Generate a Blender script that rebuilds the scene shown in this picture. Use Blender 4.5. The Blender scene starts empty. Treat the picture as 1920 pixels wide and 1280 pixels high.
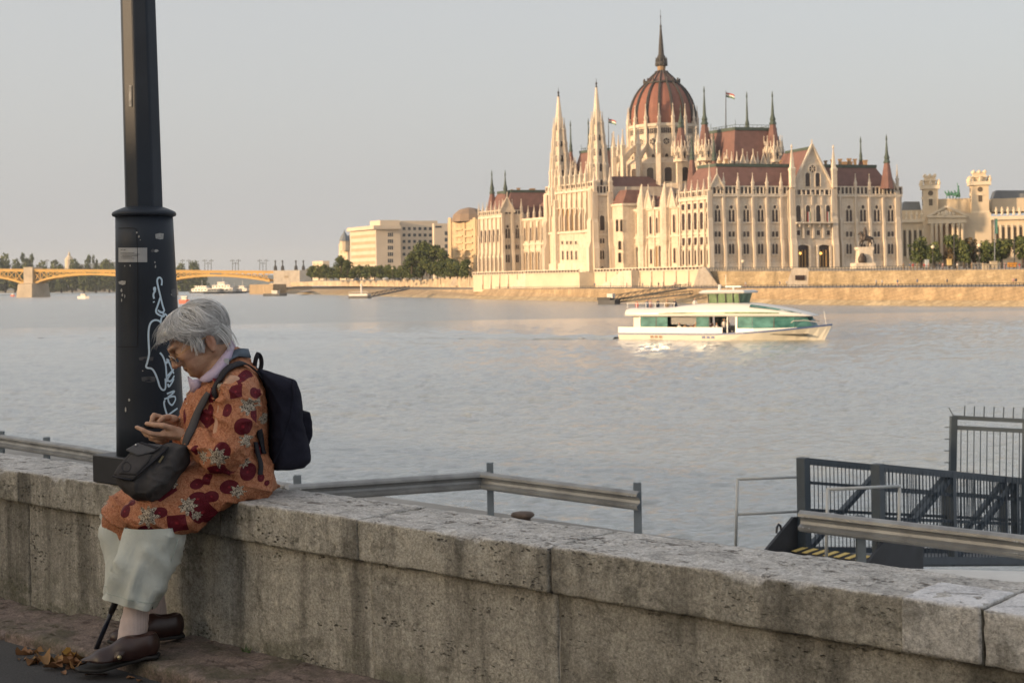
import bpy, math, random
import numpy as np
from mathutils import Vector, Matrix
from math import sin, cos, pi, radians, sqrt, atan2
random.seed(7); RNG = np.random.default_rng(7)
SC = bpy.context.scene
COL = SC.collection
# ---------------------------------------------------------------- camera
F, CX, CY, ROLL, ZC = 2667.0, 960.0, 525.0, radians(1.0), 1.342
cam_d = bpy.data.cameras.new('camera'); cam = bpy.data.objects.new('camera', cam_d); COL.objects.link(cam)
cam_d.sensor_width = 36.0; cam_d.lens = F * 36.0 / 1920.0
cam_d.shift_y = -(640.0 - CY) / 1920.0
cam_d.clip_start = 0.1; cam_d.clip_end = 20000
cam.matrix_world = Matrix.Translation((0, 0, ZC)) @ Matrix.Rotation(radians(90), 4, 'X') @ Matrix.Rotation(-ROLL, 4, 'Z')
cam_d.dof.use_dof = True; cam_d.dof.focus_distance = 4.85; cam_d.dof.aperture_fstop = 11.0
SC.camera = cam
# ---------------------------------------------------------------- light
SUN_EL, SUN_AZ = radians(10.0), radians(27.0)      # azimuth: angle of the sun behind the left-hand side
TO_SUN = Vector((-cos(SUN_AZ) * cos(SUN_EL), -sin(SUN_AZ) * cos(SUN_EL), sin(SUN_EL)))
W = bpy.data.worlds.new('World'); SC.world = W; W.use_nodes = True
wn = W.node_tree; wn.nodes.clear()
w_out = wn.nodes.new('ShaderNodeOutputWorld')
w_sky = wn.nodes.new('ShaderNodeTexSky'); w_sky.sky_type = 'NISHITA'; w_sky.sun_disc = False
w_sky.sun_elevation = SUN_EL; w_sky.sun_rotation = atan2(TO_SUN.x, TO_SUN.y)
w_sky.air_density = 1.0; w_sky.dust_density = 8.0; w_sky.ozone_density = 1.0
w_b1 = wn.nodes.new('ShaderNodeBackground'); w_b1.inputs[1].default_value = 0.10
w_b2 = wn.nodes.new('ShaderNodeBackground'); w_b2.inputs[0].default_value = (0.484, 0.483, 0.490, 1); w_b2.inputs[1].default_value = 1.0
w_add = wn.nodes.new('ShaderNodeAddShader')
w_tc = wn.nodes.new('ShaderNodeTexCoord'); w_sep = wn.nodes.new('ShaderNodeSeparateXYZ'); w_rp = wn.nodes.new('ShaderNodeValToRGB')
wn.links.new(w_tc.outputs['Generated'], w_sep.inputs[0]); wn.links.new(w_sep.outputs['Z'], w_rp.inputs[0]); wn.links.new(w_rp.outputs[0], w_b2.inputs[0])
w_rp.color_ramp.elements[0].position = 0.0; w_rp.color_ramp.elements[0].color = (.458, .470, .487, 1); w_rp.color_ramp.elements[1].position = .25; w_rp.color_ramp.elements[1].color = (.430, .422, .424, 1)
wn.links.new(w_sky.outputs[0], w_b1.inputs[0]); wn.links.new(w_b1.outputs[0], w_add.inputs[0])
wn.links.new(w_b2.outputs[0], w_add.inputs[1]); wn.links.new(w_add.outputs[0], w_out.inputs[0])
sun_d = bpy.data.lights.new('sun', 'SUN'); sun = bpy.data.objects.new('sun', sun_d); COL.objects.link(sun)
sun_d.energy = 5.0; sun_d.angle = radians(0.6); sun_d.color = (1.0, 0.685, 0.40)
sun.rotation_euler = TO_SUN.to_track_quat('Z', 'Y').to_euler()
SC.view_settings.view_transform = 'Standard'; SC.view_settings.look = 'None'
SC.view_settings.exposure = 0.14; SC.view_settings.gamma = 1.0; SC.view_settings.use_curve_mapping = False
SC.render.engine = 'CYCLES'
SC.cycles.max_bounces = 6; SC.cycles.diffuse_bounces = 3; SC.cycles.glossy_bounces = 3; SC.cycles.transparent_max_bounces = 8
SC.cycles.caustics_reflective = False; SC.cycles.caustics_refractive = False
try: SC.cycles.use_denoising = True
except Exception: pass
# ---------------------------------------------------------------- measuring: photo position + distance -> place
_cr, _sr = cos(ROLL), sin(ROLL)
def ray(px, py):
    ix, iy = px - CX, CY - py
    return (_cr * ix + _sr * iy) / F, (-_sr * ix + _cr * iy) / F
def at(px, py, D):
    u, v = ray(px, py); return Vector((u * D, D, ZC + v * D))
def gp(px, py, z):
    u, v = ray(px, py); D = (z - ZC) / v; return Vector((u * D, D, z))
def onp(px, py, P0, n):                               # where the sight line meets the vertical plane through P0
    u, v = ray(px, py); D = (P0.x * n.x + P0.y * n.y) / (u * n.x + n.y)
    return Vector((u * D, D, ZC + v * D))
# ---------------------------------------------------------------- noise on arrays of points
def _hash(ix, iy, iz, seed):
    h = (ix.astype(np.int64) * 374761393 + iy.astype(np.int64) * 668265263 + iz.astype(np.int64) * 2147483647 + seed * 1274126177) & 0xffffffff
    h = ((h ^ (h >> 13)) * 1274126177) & 0xffffffff
    h = ((h ^ (h >> 16)) * 2246822519) & 0xffffffff
    return ((h ^ (h >> 15)) & 0xffffff) / 16777215.0
def vnoise(P, sc=1.0, seed=0):
    P = np.asarray(P, dtype=np.float64) * sc
    i = np.floor(P); f = P - i; f = f * f * (3 - 2 * f); i = i.astype(np.int64)
    r = 0
    for dx in (0, 1):
        for dy in (0, 1):
            for dz in (0, 1):
                w = (f[:, 0] if dx else 1 - f[:, 0]) * (f[:, 1] if dy else 1 - f[:, 1]) * (f[:, 2] if dz else 1 - f[:, 2])
                r = r + w * _hash(i[:, 0] + dx, i[:, 1] + dy, i[:, 2] + dz, seed)
    return r * 2 - 1
def fbm(P, sc=1.0, oct=4, seed=0):
    r, a = 0, 1.0
    for o in range(oct):
        r = r + a * vnoise(P, sc * 2 ** o, seed + o * 17); a *= 0.5
    return r
# ---------------------------------------------------------------- materials
def lin(r, g, b): 
    f = lambda c: (c / 255 / 12.92) if c / 255 <= .04045 else ((c / 255 + .055) / 1.055) ** 2.4
    return (f(r), f(g), f(b))
class NT:
    def __init__(s, name):
        s.m = bpy.data.materials.new(name); s.m.use_nodes = True; s.t = s.m.node_tree; s.b = s.t.nodes['Principled BSDF']
    def n(s, typ, **kw):
        nd = s.t.nodes.new('ShaderNode' + typ)
        for k, v in kw.items():
            if k in nd.inputs: 
                s.put(nd.inputs[k], v)
            else: setattr(nd, k, v)
        return nd
    def put(s, sock, v):
        if hasattr(v, 'is_output') or isinstance(v, bpy.types.NodeSocket): s.t.links.new(v, sock)
        elif isinstance(v, tuple) and len(v) == 3 and sock.type == 'RGBA': sock.default_value = (*v, 1)
        else: sock.default_value = v
    def set(s, **kw):
        for k, v in kw.items(): s.put(s.b.inputs[k.replace('_', ' ')], v)
    def obj(s): return s.n('TexCoord').outputs['Object']
    def scale(s, vec, sc):
        m = s.n('Mapping'); s.t.links.new(vec, m.inputs['Vector']); m.inputs['Scale'].default_value = sc; return m.outputs[0]
    def noise(s, vec, sc, det=4, rough=.55, dist=0):
        nd = s.n('TexNoise'); s.t.links.new(vec, nd.inputs['Vector'])
        nd.inputs['Scale'].default_value = sc; nd.inputs['Detail'].default_value = det
        nd.inputs['Roughness'].default_value = rough; nd.inputs['Distortion'].default_value = dist
        return nd.outputs['Fac']
    def ramp(s, fac, stops, interp='LINEAR'):
        nd = s.n('ValToRGB'); s.t.links.new(fac, nd.inputs[0]); cr = nd.color_ramp; cr.interpolation = interp
        while len(cr.elements) < len(stops): cr.elements.new(0.5)
        for e, (p, c) in zip(cr.elements, stops):
            e.position = p; e.color = (*c, 1) if isinstance(c, tuple) else (c, c, c, 1)
        return nd.outputs[0]
    def mix(s, fac, a, b, mode='MIX'):
        nd = s.n('Mix', data_type='RGBA', blend_type=mode)
        for sock, v in ((nd.inputs[0], fac), (nd.inputs[6], a), (nd.inputs[7], b)):
            if isinstance(v, tuple): sock.default_value = (*v, 1)
            else: s.put(sock, v)
        return nd.outputs[2]
    def math(s, op, a, b=0.0):
        nd = s.n('Math', operation=op); s.put(nd.inputs[0], a); s.put(nd.inputs[1], b); return nd.outputs[0]
    def bump(s, h, strength=.5, dist=.01, prev=None):
        nd = s.n('Bump'); s.put(nd.inputs['Height'], h); nd.inputs['Strength'].default_value = strength; nd.inputs['Distance'].default_value = dist
        if prev is not None: s.put(nd.inputs['Normal'], prev)
        s.put(s.b.inputs['Normal'], nd.outputs[0]); return nd.outputs[0]
    def attr(s, name, out='Fac'):
        return s.n('Attribute', attribute_name=name).outputs[out]
MATS = {}
def plain(name, c, rough=.6, var=.18, sc=3.0, metal=0.0, bump=0.0, bsc=40, spec=.5, coat=0):
    """colour with a soft uneven tone, a little relief"""
    if name in MATS: return MATS[name]
    k = NT(name); o = k.obj()
    if var > 0:
        a = tuple(min(1, x * (1 + var)) for x in c); b = tuple(x * (1 - var) for x in c)
        k.set(Base_Color=k.ramp(k.noise(o, sc, 5, .6), [(.3, b), (.7, a)]))
        k.set(Roughness=k.math('MULTIPLY_ADD', k.noise(o, sc * 2.3, 3), .2)); 
        rr = k.t.nodes[-1]
        k.b.inputs['Roughness'].links and k.t.links.remove(k.b.inputs['Roughness'].links[0])
    else: k.set(Base_Color=c)
    k.set(Roughness=rough, Metallic=metal); k.b.inputs['Specular IOR Level'].default_value = spec
    if coat: k.b.inputs['Coat Weight'].default_value = coat
    if bump: k.bump(k.noise(o, bsc, 4), bump, .01)
    MATS[name] = k.m; return k.m
# ---------------------------------------------------------------- meshes
class MB:
    """collects shapes, then links them as ONE mesh object"""
    def __init__(s): s.v = []; s.f = []; s.mi = []; s.cur = 0; s.sm = []; s.smooth = False
    def mat(s, i): s.cur = i; return s
    def add(s, vs, fs):
        o = len(s.v); s.v += [tuple(p) for p in vs]
        for f in fs: s.f.append(tuple(o + i for i in f)); s.mi.append(s.cur); s.sm.append(s.smooth)
        return s
    def box(s, c, e, ex=Vector((1, 0, 0)), ey=Vector((0, 1, 0)), ez=Vector((0, 0, 1))):
        c = Vector(c); ex, ey, ez = Vector(ex) * e[0] / 2, Vector(ey) * e[1] / 2, Vector(ez) * e[2] / 2
        vs = [c + i * ex + j * ey + k * ez for k in (-1, 1) for j in (-1, 1) for i in (-1, 1)]
        return s.add(vs, [(0, 2, 3, 1), (4, 5, 7, 6), (0, 1, 5, 4), (2, 6, 7, 3), (0, 4, 6, 2), (1, 3, 7, 5)])
    def beam(s, p, q, w, h=None, up=Vector((0, 0, 1))):
        p, q = Vector(p), Vector(q); d = q - p; L = d.length
        if L < 1e-9: return s
        d = d / L; h = h or w
        if abs(d.dot(up)) > .99: up = Vector((0, 1, 0))
        x = d.cross(up).normalized(); y = x.cross(d).normalized()
        return s.box((p + q) / 2, (w, h, L), x, y, d)
    def prism(s, poly, dv, cap=True):
        """polygon (list of points) pushed along dv"""
        n = len(poly); dv = Vector(dv); a = [Vector(p) for p in poly]; b = [p + dv for p in a]
        fs = [(i, (i + 1) % n, n + (i + 1) % n, n + i) for i in range(n)]
        if cap: fs += [tuple(range(n - 1, -1, -1)), tuple(range(n, 2 * n))]
        return s.add(a + b, fs)
    def rings(s, rings, cap=True, closed=True):
        n = len(rings[0]); vs = [p for r in rings for p in r]; fs = []
        m = n if closed else n - 1
        for i in range(len(rings) - 1):
            for j in range(m):
                k = (j + 1) % n
                fs.append((i * n + j, i * n + k, (i + 1) * n + k, (i + 1) * n + j))
        if cap: fs.append(tuple(range(n - 1, -1, -1))); fs.append(tuple((len(rings) - 1) * n + j for j in range(n)))
        return s.add(vs, fs)
    def lathe(s, c, prof, n=12, ph=0.0, cap=True, sq=1.0):
        """prof: (radius, z) list round the vertical axis at c"""
        c = Vector(c)
        return s.rings([[c + Vector((r * cos(ph + 2 * pi * j / n), sq * r * sin(ph + 2 * pi * j / n), z)) for j in range(n)] for r, z in prof], cap)
    def tube(s, pts, r, n=6, cap=True):
        pts = [Vector(p) for p in pts]; N = len(pts)
        rs = r if isinstance(r, (list, tuple)) else [r] * N
        rg = []; up = None
        for i, p in enumerate(pts):
            d = (pts[min(i + 1, N - 1)] - pts[max(i - 1, 0)])
            d = d.normalized() if d.length > 1e-9 else Vector((0, 0, 1))
            if up is None: up = Vector((0, 0, 1)) if abs(d.z) < .9 else Vector((1, 0, 0))
            x = d.cross(up)
            x = x.normalized() if x.length > 1e-6 else d.orthogonal().normalized()
            y = d.cross(x).normalized(); up = -y if False else up
            rg.append([p + x * rs[i] * cos(2 * pi * j / n) + y * rs[i] * sin(2 * pi * j / n) for j in range(n)])
        return s.rings(rg, cap)
    def sphere(s, c, r, n=8, m=6, sq=(1, 1, 1)):
        c = Vector(c)
        return s.rings([[c + Vector((sq[0] * r * sin(pi * (i + .02) / (m + .04)) * cos(2 * pi * j / n), sq[1] * r * sin(pi * (i + .02) / (m + .04)) * sin(2 * pi * j / n), -sq[2] * r * cos(pi * (i + .02) / (m + .04)))) for j in range(n)] for i in range(m + 1)])
    def mesh(s, name, mats, off=None):
        me = bpy.data.meshes.new(name)
        v = s.v if off is None else [(p[0] - off[0], p[1] - off[1], p[2] - off[2]) for p in s.v]
        me.from_pydata(v, [], s.f)
        for m in (mats if isinstance(mats, (list, tuple)) else [mats]): me.materials.append(m)
        if me.polygons:
            me.polygons.foreach_set('material_index', s.mi)
            me.polygons.foreach_set('use_smooth', s.sm)
        fix_normals(me)
        return me
import bmesh
def fix_normals(me):
    b = bmesh.new(); b.from_mesh(me); bmesh.ops.recalc_face_normals(b, faces=b.faces); b.to_mesh(me); b.free(); me.update()
ROOTLOC = {}
def tag(o, label=None, cat=None, group=None, kind=None):
    for k, v in (('label', label), ('category', cat), ('group', group), ('kind', kind)):
        if v: o[k] = v
    return o
def empty(name, loc, rz=0, label=None, cat=None, group=None, kind=None):
    o = bpy.data.objects.new(name, None); COL.objects.link(o); o.empty_display_size = .2
    o.location = loc; o.rotation_euler = (0, 0, rz); ROOTLOC[o.name] = Vector(loc)
    return tag(o, label, cat, group, kind)
def link(name, me, parent=None, loc=None, rz=0, scale=None):
    o = bpy.data.objects.new(name, me); COL.objects.link(o)
    if parent is not None: o.parent = parent
    if loc is not None: o.location = loc
    if rz: o.rotation_euler = (0, 0, rz)
    if scale is not None: o.scale = scale
    return o
def obj(name, mb, mats, parent=None, world=True, label=None, cat=None, group=None, kind=None):
    """mesh given in world coordinates (world=True) or in its thing's own frame"""
    off = None
    if parent is not None and world:
        off = ROOTLOC[parent.name]
    elif parent is None and world and mb.v:
        a = np.array(mb.v); off = Vector(((a[:, 0].min() + a[:, 0].max()) / 2, (a[:, 1].min() + a[:, 1].max()) / 2, a[:, 2].min()))
    me = mb.mesh(name, mats, off)
    o = link(name, me, parent)
    if parent is None and off is not None: o.location = off
    ROOTLOC[o.name] = Vector(off) if off is not None else Vector((0, 0, 0))
    return tag(o, label, cat, group, kind)
def copy_tree(o, parent=None):
    c = o.copy(); COL.objects.link(c)
    if parent is not None: c.parent = parent
    ROOTLOC[c.name] = ROOTLOC.get(o.name, Vector((0, 0, 0)))
    for ch in o.children: copy_tree(ch, c)
    return c
def npmesh(name, V, Q, mats, smooth=True, attrs=None):
    me = bpy.data.meshes.new(name)
    me.from_pydata([tuple(p) for p in np.asarray(V).tolist()], [], [tuple(q) for q in np.asarray(Q).tolist()])
    for m in (mats if isinstance(mats, (list, tuple)) else [mats]): me.materials.append(m)
    me.polygons.foreach_set('use_smooth', [smooth] * len(me.polygons))
    for k, a in (attrs or {}).items():
        at_ = me.attributes.new(k, 'FLOAT', 'POINT'); at_.data.foreach_set('value', np.asarray(a, dtype=np.float32))
    me.update(); return me
# ---------------------------------------------------------------- organic solids: distance fields turned into one smooth skin
def V3(a): return np.array([a[0], a[1], a[2]], dtype=np.float32)
class Field:
    def __init__(s, lo, hi, h):
        s.lo = V3(lo); s.h = h; s.n = np.ceil((V3(hi) - s.lo) / h).astype(int) + 1
        s.d = np.full(tuple(s.n), 1.0, dtype=np.float32)
    def win(s, lo, hi):
        a = np.clip(np.floor((lo - s.lo) / s.h).astype(int), 0, s.n); b = np.clip(np.ceil((hi - s.lo) / s.h).astype(int) + 1, 0, s.n)
        sl = tuple(slice(int(i), int(j)) for i, j in zip(a, b))
        ax = [s.lo[i] + s.h * np.arange(a[i], b[i], dtype=np.float32) for i in range(3)]
        return sl, ax[0][:, None, None], ax[1][None, :, None], ax[2][None, None, :]
    def put(s, sl, e, k, sub=False):
        d = s.d[sl]
        if sub:
            e = -e; h = np.maximum(k - np.abs(d - e), 0) / k; s.d[sl] = np.maximum(d, e) + h * h * k / 4
        else:
            h = np.maximum(k - np.abs(d - e), 0) / k; s.d[sl] = np.minimum(d, e) - h * h * k / 4
    def cone(s, p, q, r0, r1, k=.01, sub=False):
        p, q = V3(p), V3(q); m = max(r0, r1) + k + 2 * s.h
        sl, X, Y, Z = s.win(np.minimum(p, q) - m, np.maximum(p, q) + m)
        v = q - p; L = max(float(v @ v), 1e-12)
        t = np.clip(((X - p[0]) * v[0] + (Y - p[1]) * v[1] + (Z - p[2]) * v[2]) / L, 0, 1)
        e = np.sqrt((X - p[0] - t * v[0]) ** 2 + (Y - p[1] - t * v[1]) ** 2 + (Z - p[2] - t * v[2]) ** 2) - (r0 + (r1 - r0) * t)
        s.put(sl, e, k, sub); return s
    def chain(s, pts, rs, k=.01):
        for i in range(len(pts) - 1): s.cone(pts[i], pts[i + 1], rs[i], rs[i + 1], k)
        return s
    def ell(s, c, r, R=None, k=.01, sub=False):
        """ellipsoid; R rows are the three axes"""
        c, r = V3(c), V3(r); m = float(max(r)) + k + 2 * s.h
        R = np.eye(3) if R is None else np.array([V3(a) for a in R])
        sl, X, Y, Z = s.win(c - m, c + m)
        x, y, z = X - c[0], Y - c[1], Z - c[2]
        a = [(x * R[i][0] + y * R[i][1] + z * R[i][2]) for i in range(3)]
        k0 = np.sqrt(sum((a[i] / r[i]) ** 2 for i in range(3))); k1 = np.sqrt(sum((a[i] / r[i] ** 2) ** 2 for i in range(3))) + 1e-9
        s.put(sl, k0 * (k0 - 1) / k1, k, sub); return s
    def box(s, c, half, R=None, rd=.01, k=.008, sub=False):
        c, hf = V3(c), V3(half); m = float(np.linalg.norm(hf)) + k + 2 * s.h
        R = np.eye(3) if R is None else np.array([V3(a) for a in R])
        sl, X, Y, Z = s.win(c - m, c + m)
        x, y, z = X - c[0], Y - c[1], Z - c[2]
        q = [np.abs(x * R[i][0] + y * R[i][1] + z * R[i][2]) - (hf[i] - rd) for i in range(3)]
        e = np.sqrt(sum(np.maximum(t, 0) ** 2 for t in q)) + np.minimum(np.maximum(np.maximum(q[0], q[1]), q[2]), 0) - rd
        s.put(sl, e, k, sub); return s
    def slab(s, poly, O, ax, ay, half, an, rd=.015, k=.008, sub=False):
        """rounded plate: 2-D outline (in axes ax, ay about O), thickness 2*half along an"""
        O, ax, ay, an = V3(O), V3(ax), V3(ay), V3(an)
        P = [O + ax * p[0] + ay * p[1] for p in poly]; P = np.array(P)
        m = half + k + 2 * s.h
        sl, X, Y, Z = s.win(P.min(0) - m, P.max(0) + m)
        x, y, z = X - O[0], Y - O[1], Z - O[2]
        U = x * ax[0] + y * ax[1] + z * ax[2]; Vv = x * ay[0] + y * ay[1] + z * ay[2]; Wn = x * an[0] + y * an[1] + z * an[2]
        d2 = None; inside = np.zeros(U.shape, bool); n = len(poly)
        for i in range(n):
            a, b = poly[i], poly[(i + 1) % n]; ex, ey = b[0] - a[0], b[1] - a[1]
            t = np.clip(((U - a[0]) * ex + (Vv - a[1]) * ey) / max(ex * ex + ey * ey, 1e-12), 0, 1)
            dd = (U - a[0] - t * ex) ** 2 + (Vv - a[1] - t * ey) ** 2
            d2 = dd if d2 is None else np.minimum(d2, dd)
            cr = ((a[1] > Vv) != (b[1] > Vv)) & (U < (b[0] - a[0]) * (Vv - a[1]) / ((b[1] - a[1]) if abs(b[1] - a[1]) > 1e-9 else 1e-9) + a[0])
            inside ^= cr
        e2 = np.where(inside, -1, 1) * np.sqrt(d2) + rd; e1 = np.abs(Wn) - half + rd
        e = np.sqrt(np.maximum(e2, 0) ** 2 + np.maximum(e1, 0) ** 2) + np.minimum(np.maximum(e1, e2), 0) - rd
        s.put(sl, e, k, sub); return s
    def skin(s, smooth=2):
        d = s.d; n = d.shape; sg = d < 0
        c = [sg[i:n[0] - 1 + i, j:n[1] - 1 + j, k:n[2] - 1 + k] for i in (0, 1) for j in (0, 1) for k in (0, 1)]
        al = c[0].copy(); an = c[0].copy()
        for x in c[1:]: al &= x; an |= x
        act = an & ~al
        I = np.argwhere(act); idx = -np.ones(act.shape, dtype=np.int64); idx[act] = np.arange(len(I))
        P = np.zeros((len(I), 3)); cnt = np.zeros(len(I))
        cor = [(i, j, k) for i in (0, 1) for j in (0, 1) for k in (0, 1)]
        val = {o: d[I[:, 0] + o[0], I[:, 1] + o[1], I[:, 2] + o[2]] for o in cor}
        for a in cor:
            for ax in range(3):
                if a[ax] == 0:
                    b = tuple(a[i] + (1 if i == ax else 0) for i in range(3))
                    va, vb = val[a], val[b]; m = (va < 0) != (vb < 0)
                    t = np.where(m, va / np.where(m, va - vb, 1), 0)
                    for i in range(3): P[:, i] += np.where(m, a[i] + (t if i == ax else 0), 0)
                    cnt += m
        P = (P / cnt[:, None] + I) * s.h + s.lo
        Q = []
        for ax in range(3):
            o1, o2 = [(1, 2), (2, 0), (0, 1)][ax]
            sa = [slice(None)] * 3; sb = [slice(None)] * 3; sa[ax] = slice(0, -1); sb[ax] = slice(1, None)
            df = sg[tuple(sa)] != sg[tuple(sb)]; E = np.argwhere(df); pos = sg[tuple(sa)][df]
            ok = (E[:, o1] > 0) & (E[:, o2] > 0) & (E[:, o1] < n[o1] - 1) & (E[:, o2] < n[o2] - 1); E = E[ok]; pos = pos[ok]
            def g(e1, e2):
                C = E.copy(); C[:, o1] -= e1; C[:, o2] -= e2; return idx[C[:, 0], C[:, 1], C[:, 2]]
            q = np.stack([g(1, 1), g(0, 1), g(0, 0), g(1, 0)], 1); q[~pos] = q[~pos][:, ::-1]; Q.append(q)
        Q = np.concatenate(Q); Q = Q[(Q >= 0).all(1)]
        for _ in range(smooth): P = relax(P, Q, .5)
        return P, Q
def relax(P, Q, w):
    S = np.zeros_like(P); C = np.zeros(len(P))
    for a, b in ((0, 1), (1, 2), (2, 3), (3, 0)):
        for i, j in ((Q[:, a], Q[:, b]), (Q[:, b], Q[:, a])):
            C += np.bincount(i, minlength=len(P))
            for k in range(3): S[:, k] += np.bincount(i, weights=P[j, k], minlength=len(P))
    return P * (1 - w) + w * S / np.maximum(C, 1)[:, None]
def vnormals(P, Q):
    fn = np.cross(P[Q[:, 2]] - P[Q[:, 0]], P[Q[:, 3]] - P[Q[:, 1]]); N = np.zeros_like(P)
    for a in range(4):
        for k in range(3): N[:, k] += np.bincount(Q[:, a], weights=fn[:, k], minlength=len(P))
    return N / (np.linalg.norm(N, axis=1)[:, None] + 1e-12)
# ================================================================= SETTING
WZ = -5.66                                            # water level
WT = 0.60; ZK = 0.10; ZP = 0.05                       # parapet top, kerb top, pavement
_p0 = gp(440, 942, WT); TH = radians(-41.1)
WX = Vector((cos(TH), sin(TH), 0)); WY = Vector((-sin(TH), cos(TH), 0)); W0 = Vector((_p0.x, _p0.y, 0))
def wl(x, y, z): return W0 + WX * x + WY * y + Vector((0, 0, z))     # parapet frame -> world
def wlx(px, py=None):                                                # photo position on the top front edge -> x in the parapet frame
    p = gp(px, 879 + .1432 * px if py is None else py, WT); return (p - W0).dot(WX)
# ---- sky dome is the world itself; water
def water_mat(name, r0, fine):
    k = NT(name); o = k.obj()
    n1 = k.noise(k.scale(o, (.30, .85, 1)), 1.0, 5, .6, .5); n2 = k.noise(k.scale(o, (1.5, 3.8, 1)), 1.0, 4, .6, .4); n3 = k.noise(k.scale(o, (.035, .06, 1)), 1.0, 4, .6, .8)
    if fine: nb_ = k.bump(k.noise(k.scale(o, (3.0, 7.0, 1)), 1.0, 5, .7, .4), 1.0, .10)
    else: nb_ = k.bump(n2, 1.0, .22, k.bump(n1, 1.0, 1.0))
    k.set(Base_Color=k.ramp(n3, [(.3, WATER_A), (.7, WATER_B)]), Roughness=k.math('MULTIPLY_ADD', n3, .10)); k.t.nodes[-1].inputs[2].default_value = r0
    k.b.inputs['IOR'].default_value = 1.33; k.b.inputs['Specular IOR Level'].default_value = 0.0
    lw = k.n('LayerWeight'); lw.inputs['Blend'].default_value = .5; k.t.links.new(nb_, lw.inputs['Normal']); fac = k.ramp(lw.outputs['Facing'], [(.44, .10), (.72, .82), (.93, 1.0)])
    gl = k.n('BsdfGlossy'); gl.inputs['Color'].default_value = (.96, .965, .96, 1); gl.inputs['Roughness'].default_value = r0 + .05; k.t.links.new(nb_, gl.inputs['Normal'])
    mx = k.n('MixShader'); k.t.links.new(fac, mx.inputs[0]); k.t.links.new(k.b.outputs[0], mx.inputs[1]); k.t.links.new(gl.outputs[0], mx.inputs[2]); k.t.links.new(mx.outputs[0], k.t.nodes['Material Output'].inputs['Surface']); return k.m
WATER_A, WATER_B = (.27, .30, .29), (.34, .365, .355)
M_water = water_mat('river_water', .15, False); M_water2 = water_mat('river_water_near', .07, True)
m = MB(); m.add([(-6000, 251, WZ), (6000, 251, WZ), (6000, 9000, WZ), (-6000, 9000, WZ)], [(0, 1, 2, 3)]); m.add([(-6000, -300, WZ - .35), (6000, -300, WZ - .35), (6000, 255, WZ - .35), (-6000, 255, WZ - .35)], [(0, 1, 2, 3)])
obj('river', m, M_water, kind='structure', label='broad grey river with small ripples')
# the nearer water: real waves, finer towards the bank
ds = [21.5]
while ds[-1] < 251: ds.append(ds[-1] + max(.11, ds[-1] ** 2 / 26000))
an = np.linspace(-.48, .48, 520); DD_, AA_ = np.meshgrid(np.array(ds), an, indexing='ij'); wp = np.stack([(DD_ * AA_).ravel(), DD_.ravel(), np.zeros(DD_.size)], 1)
wp[:, 0] += 0.02 * np.sin(wp[:, 1] * 9)
rot_ = wp @ np.array([[.94, .34, 0], [-.34, .94, 0], [0, 0, 1]])
hgt = .06 * vnoise(rot_ * np.array([.25, .8, 1]), 1, 3) + .045 * vnoise(rot_ * np.array([.8, 2.2, 1]), 1, 5) + .036 * vnoise(wp * np.array([1.6, 4.2, 1]), 1, 8) + .020 * vnoise(wp * np.array([3.0, 7.5, 1]), 1, 9)
calm = .7 + .5 * np.clip(vnoise(wp * np.array([.02, .05, 1]), 1, 12) + .4, 0, 1)
fade = np.clip((ds[-1] - wp[:, 1]) / 60, 0, 1); wp[:, 2] = hgt * calm * fade * 1.6
nr, nc = DD_.shape; ii = np.arange((nr - 1) * (nc - 1)); r_ = ii // (nc - 1); c_ = ii % (nc - 1); b_ = r_ * nc + c_
wq = np.stack([b_, b_ + 1, b_ + nc + 1, b_ + nc], 1)
o = link('river', npmesh('river', wp, wq, M_water2)); o.location = (0, 0, WZ + .004); o['kind'] = 'structure'
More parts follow.
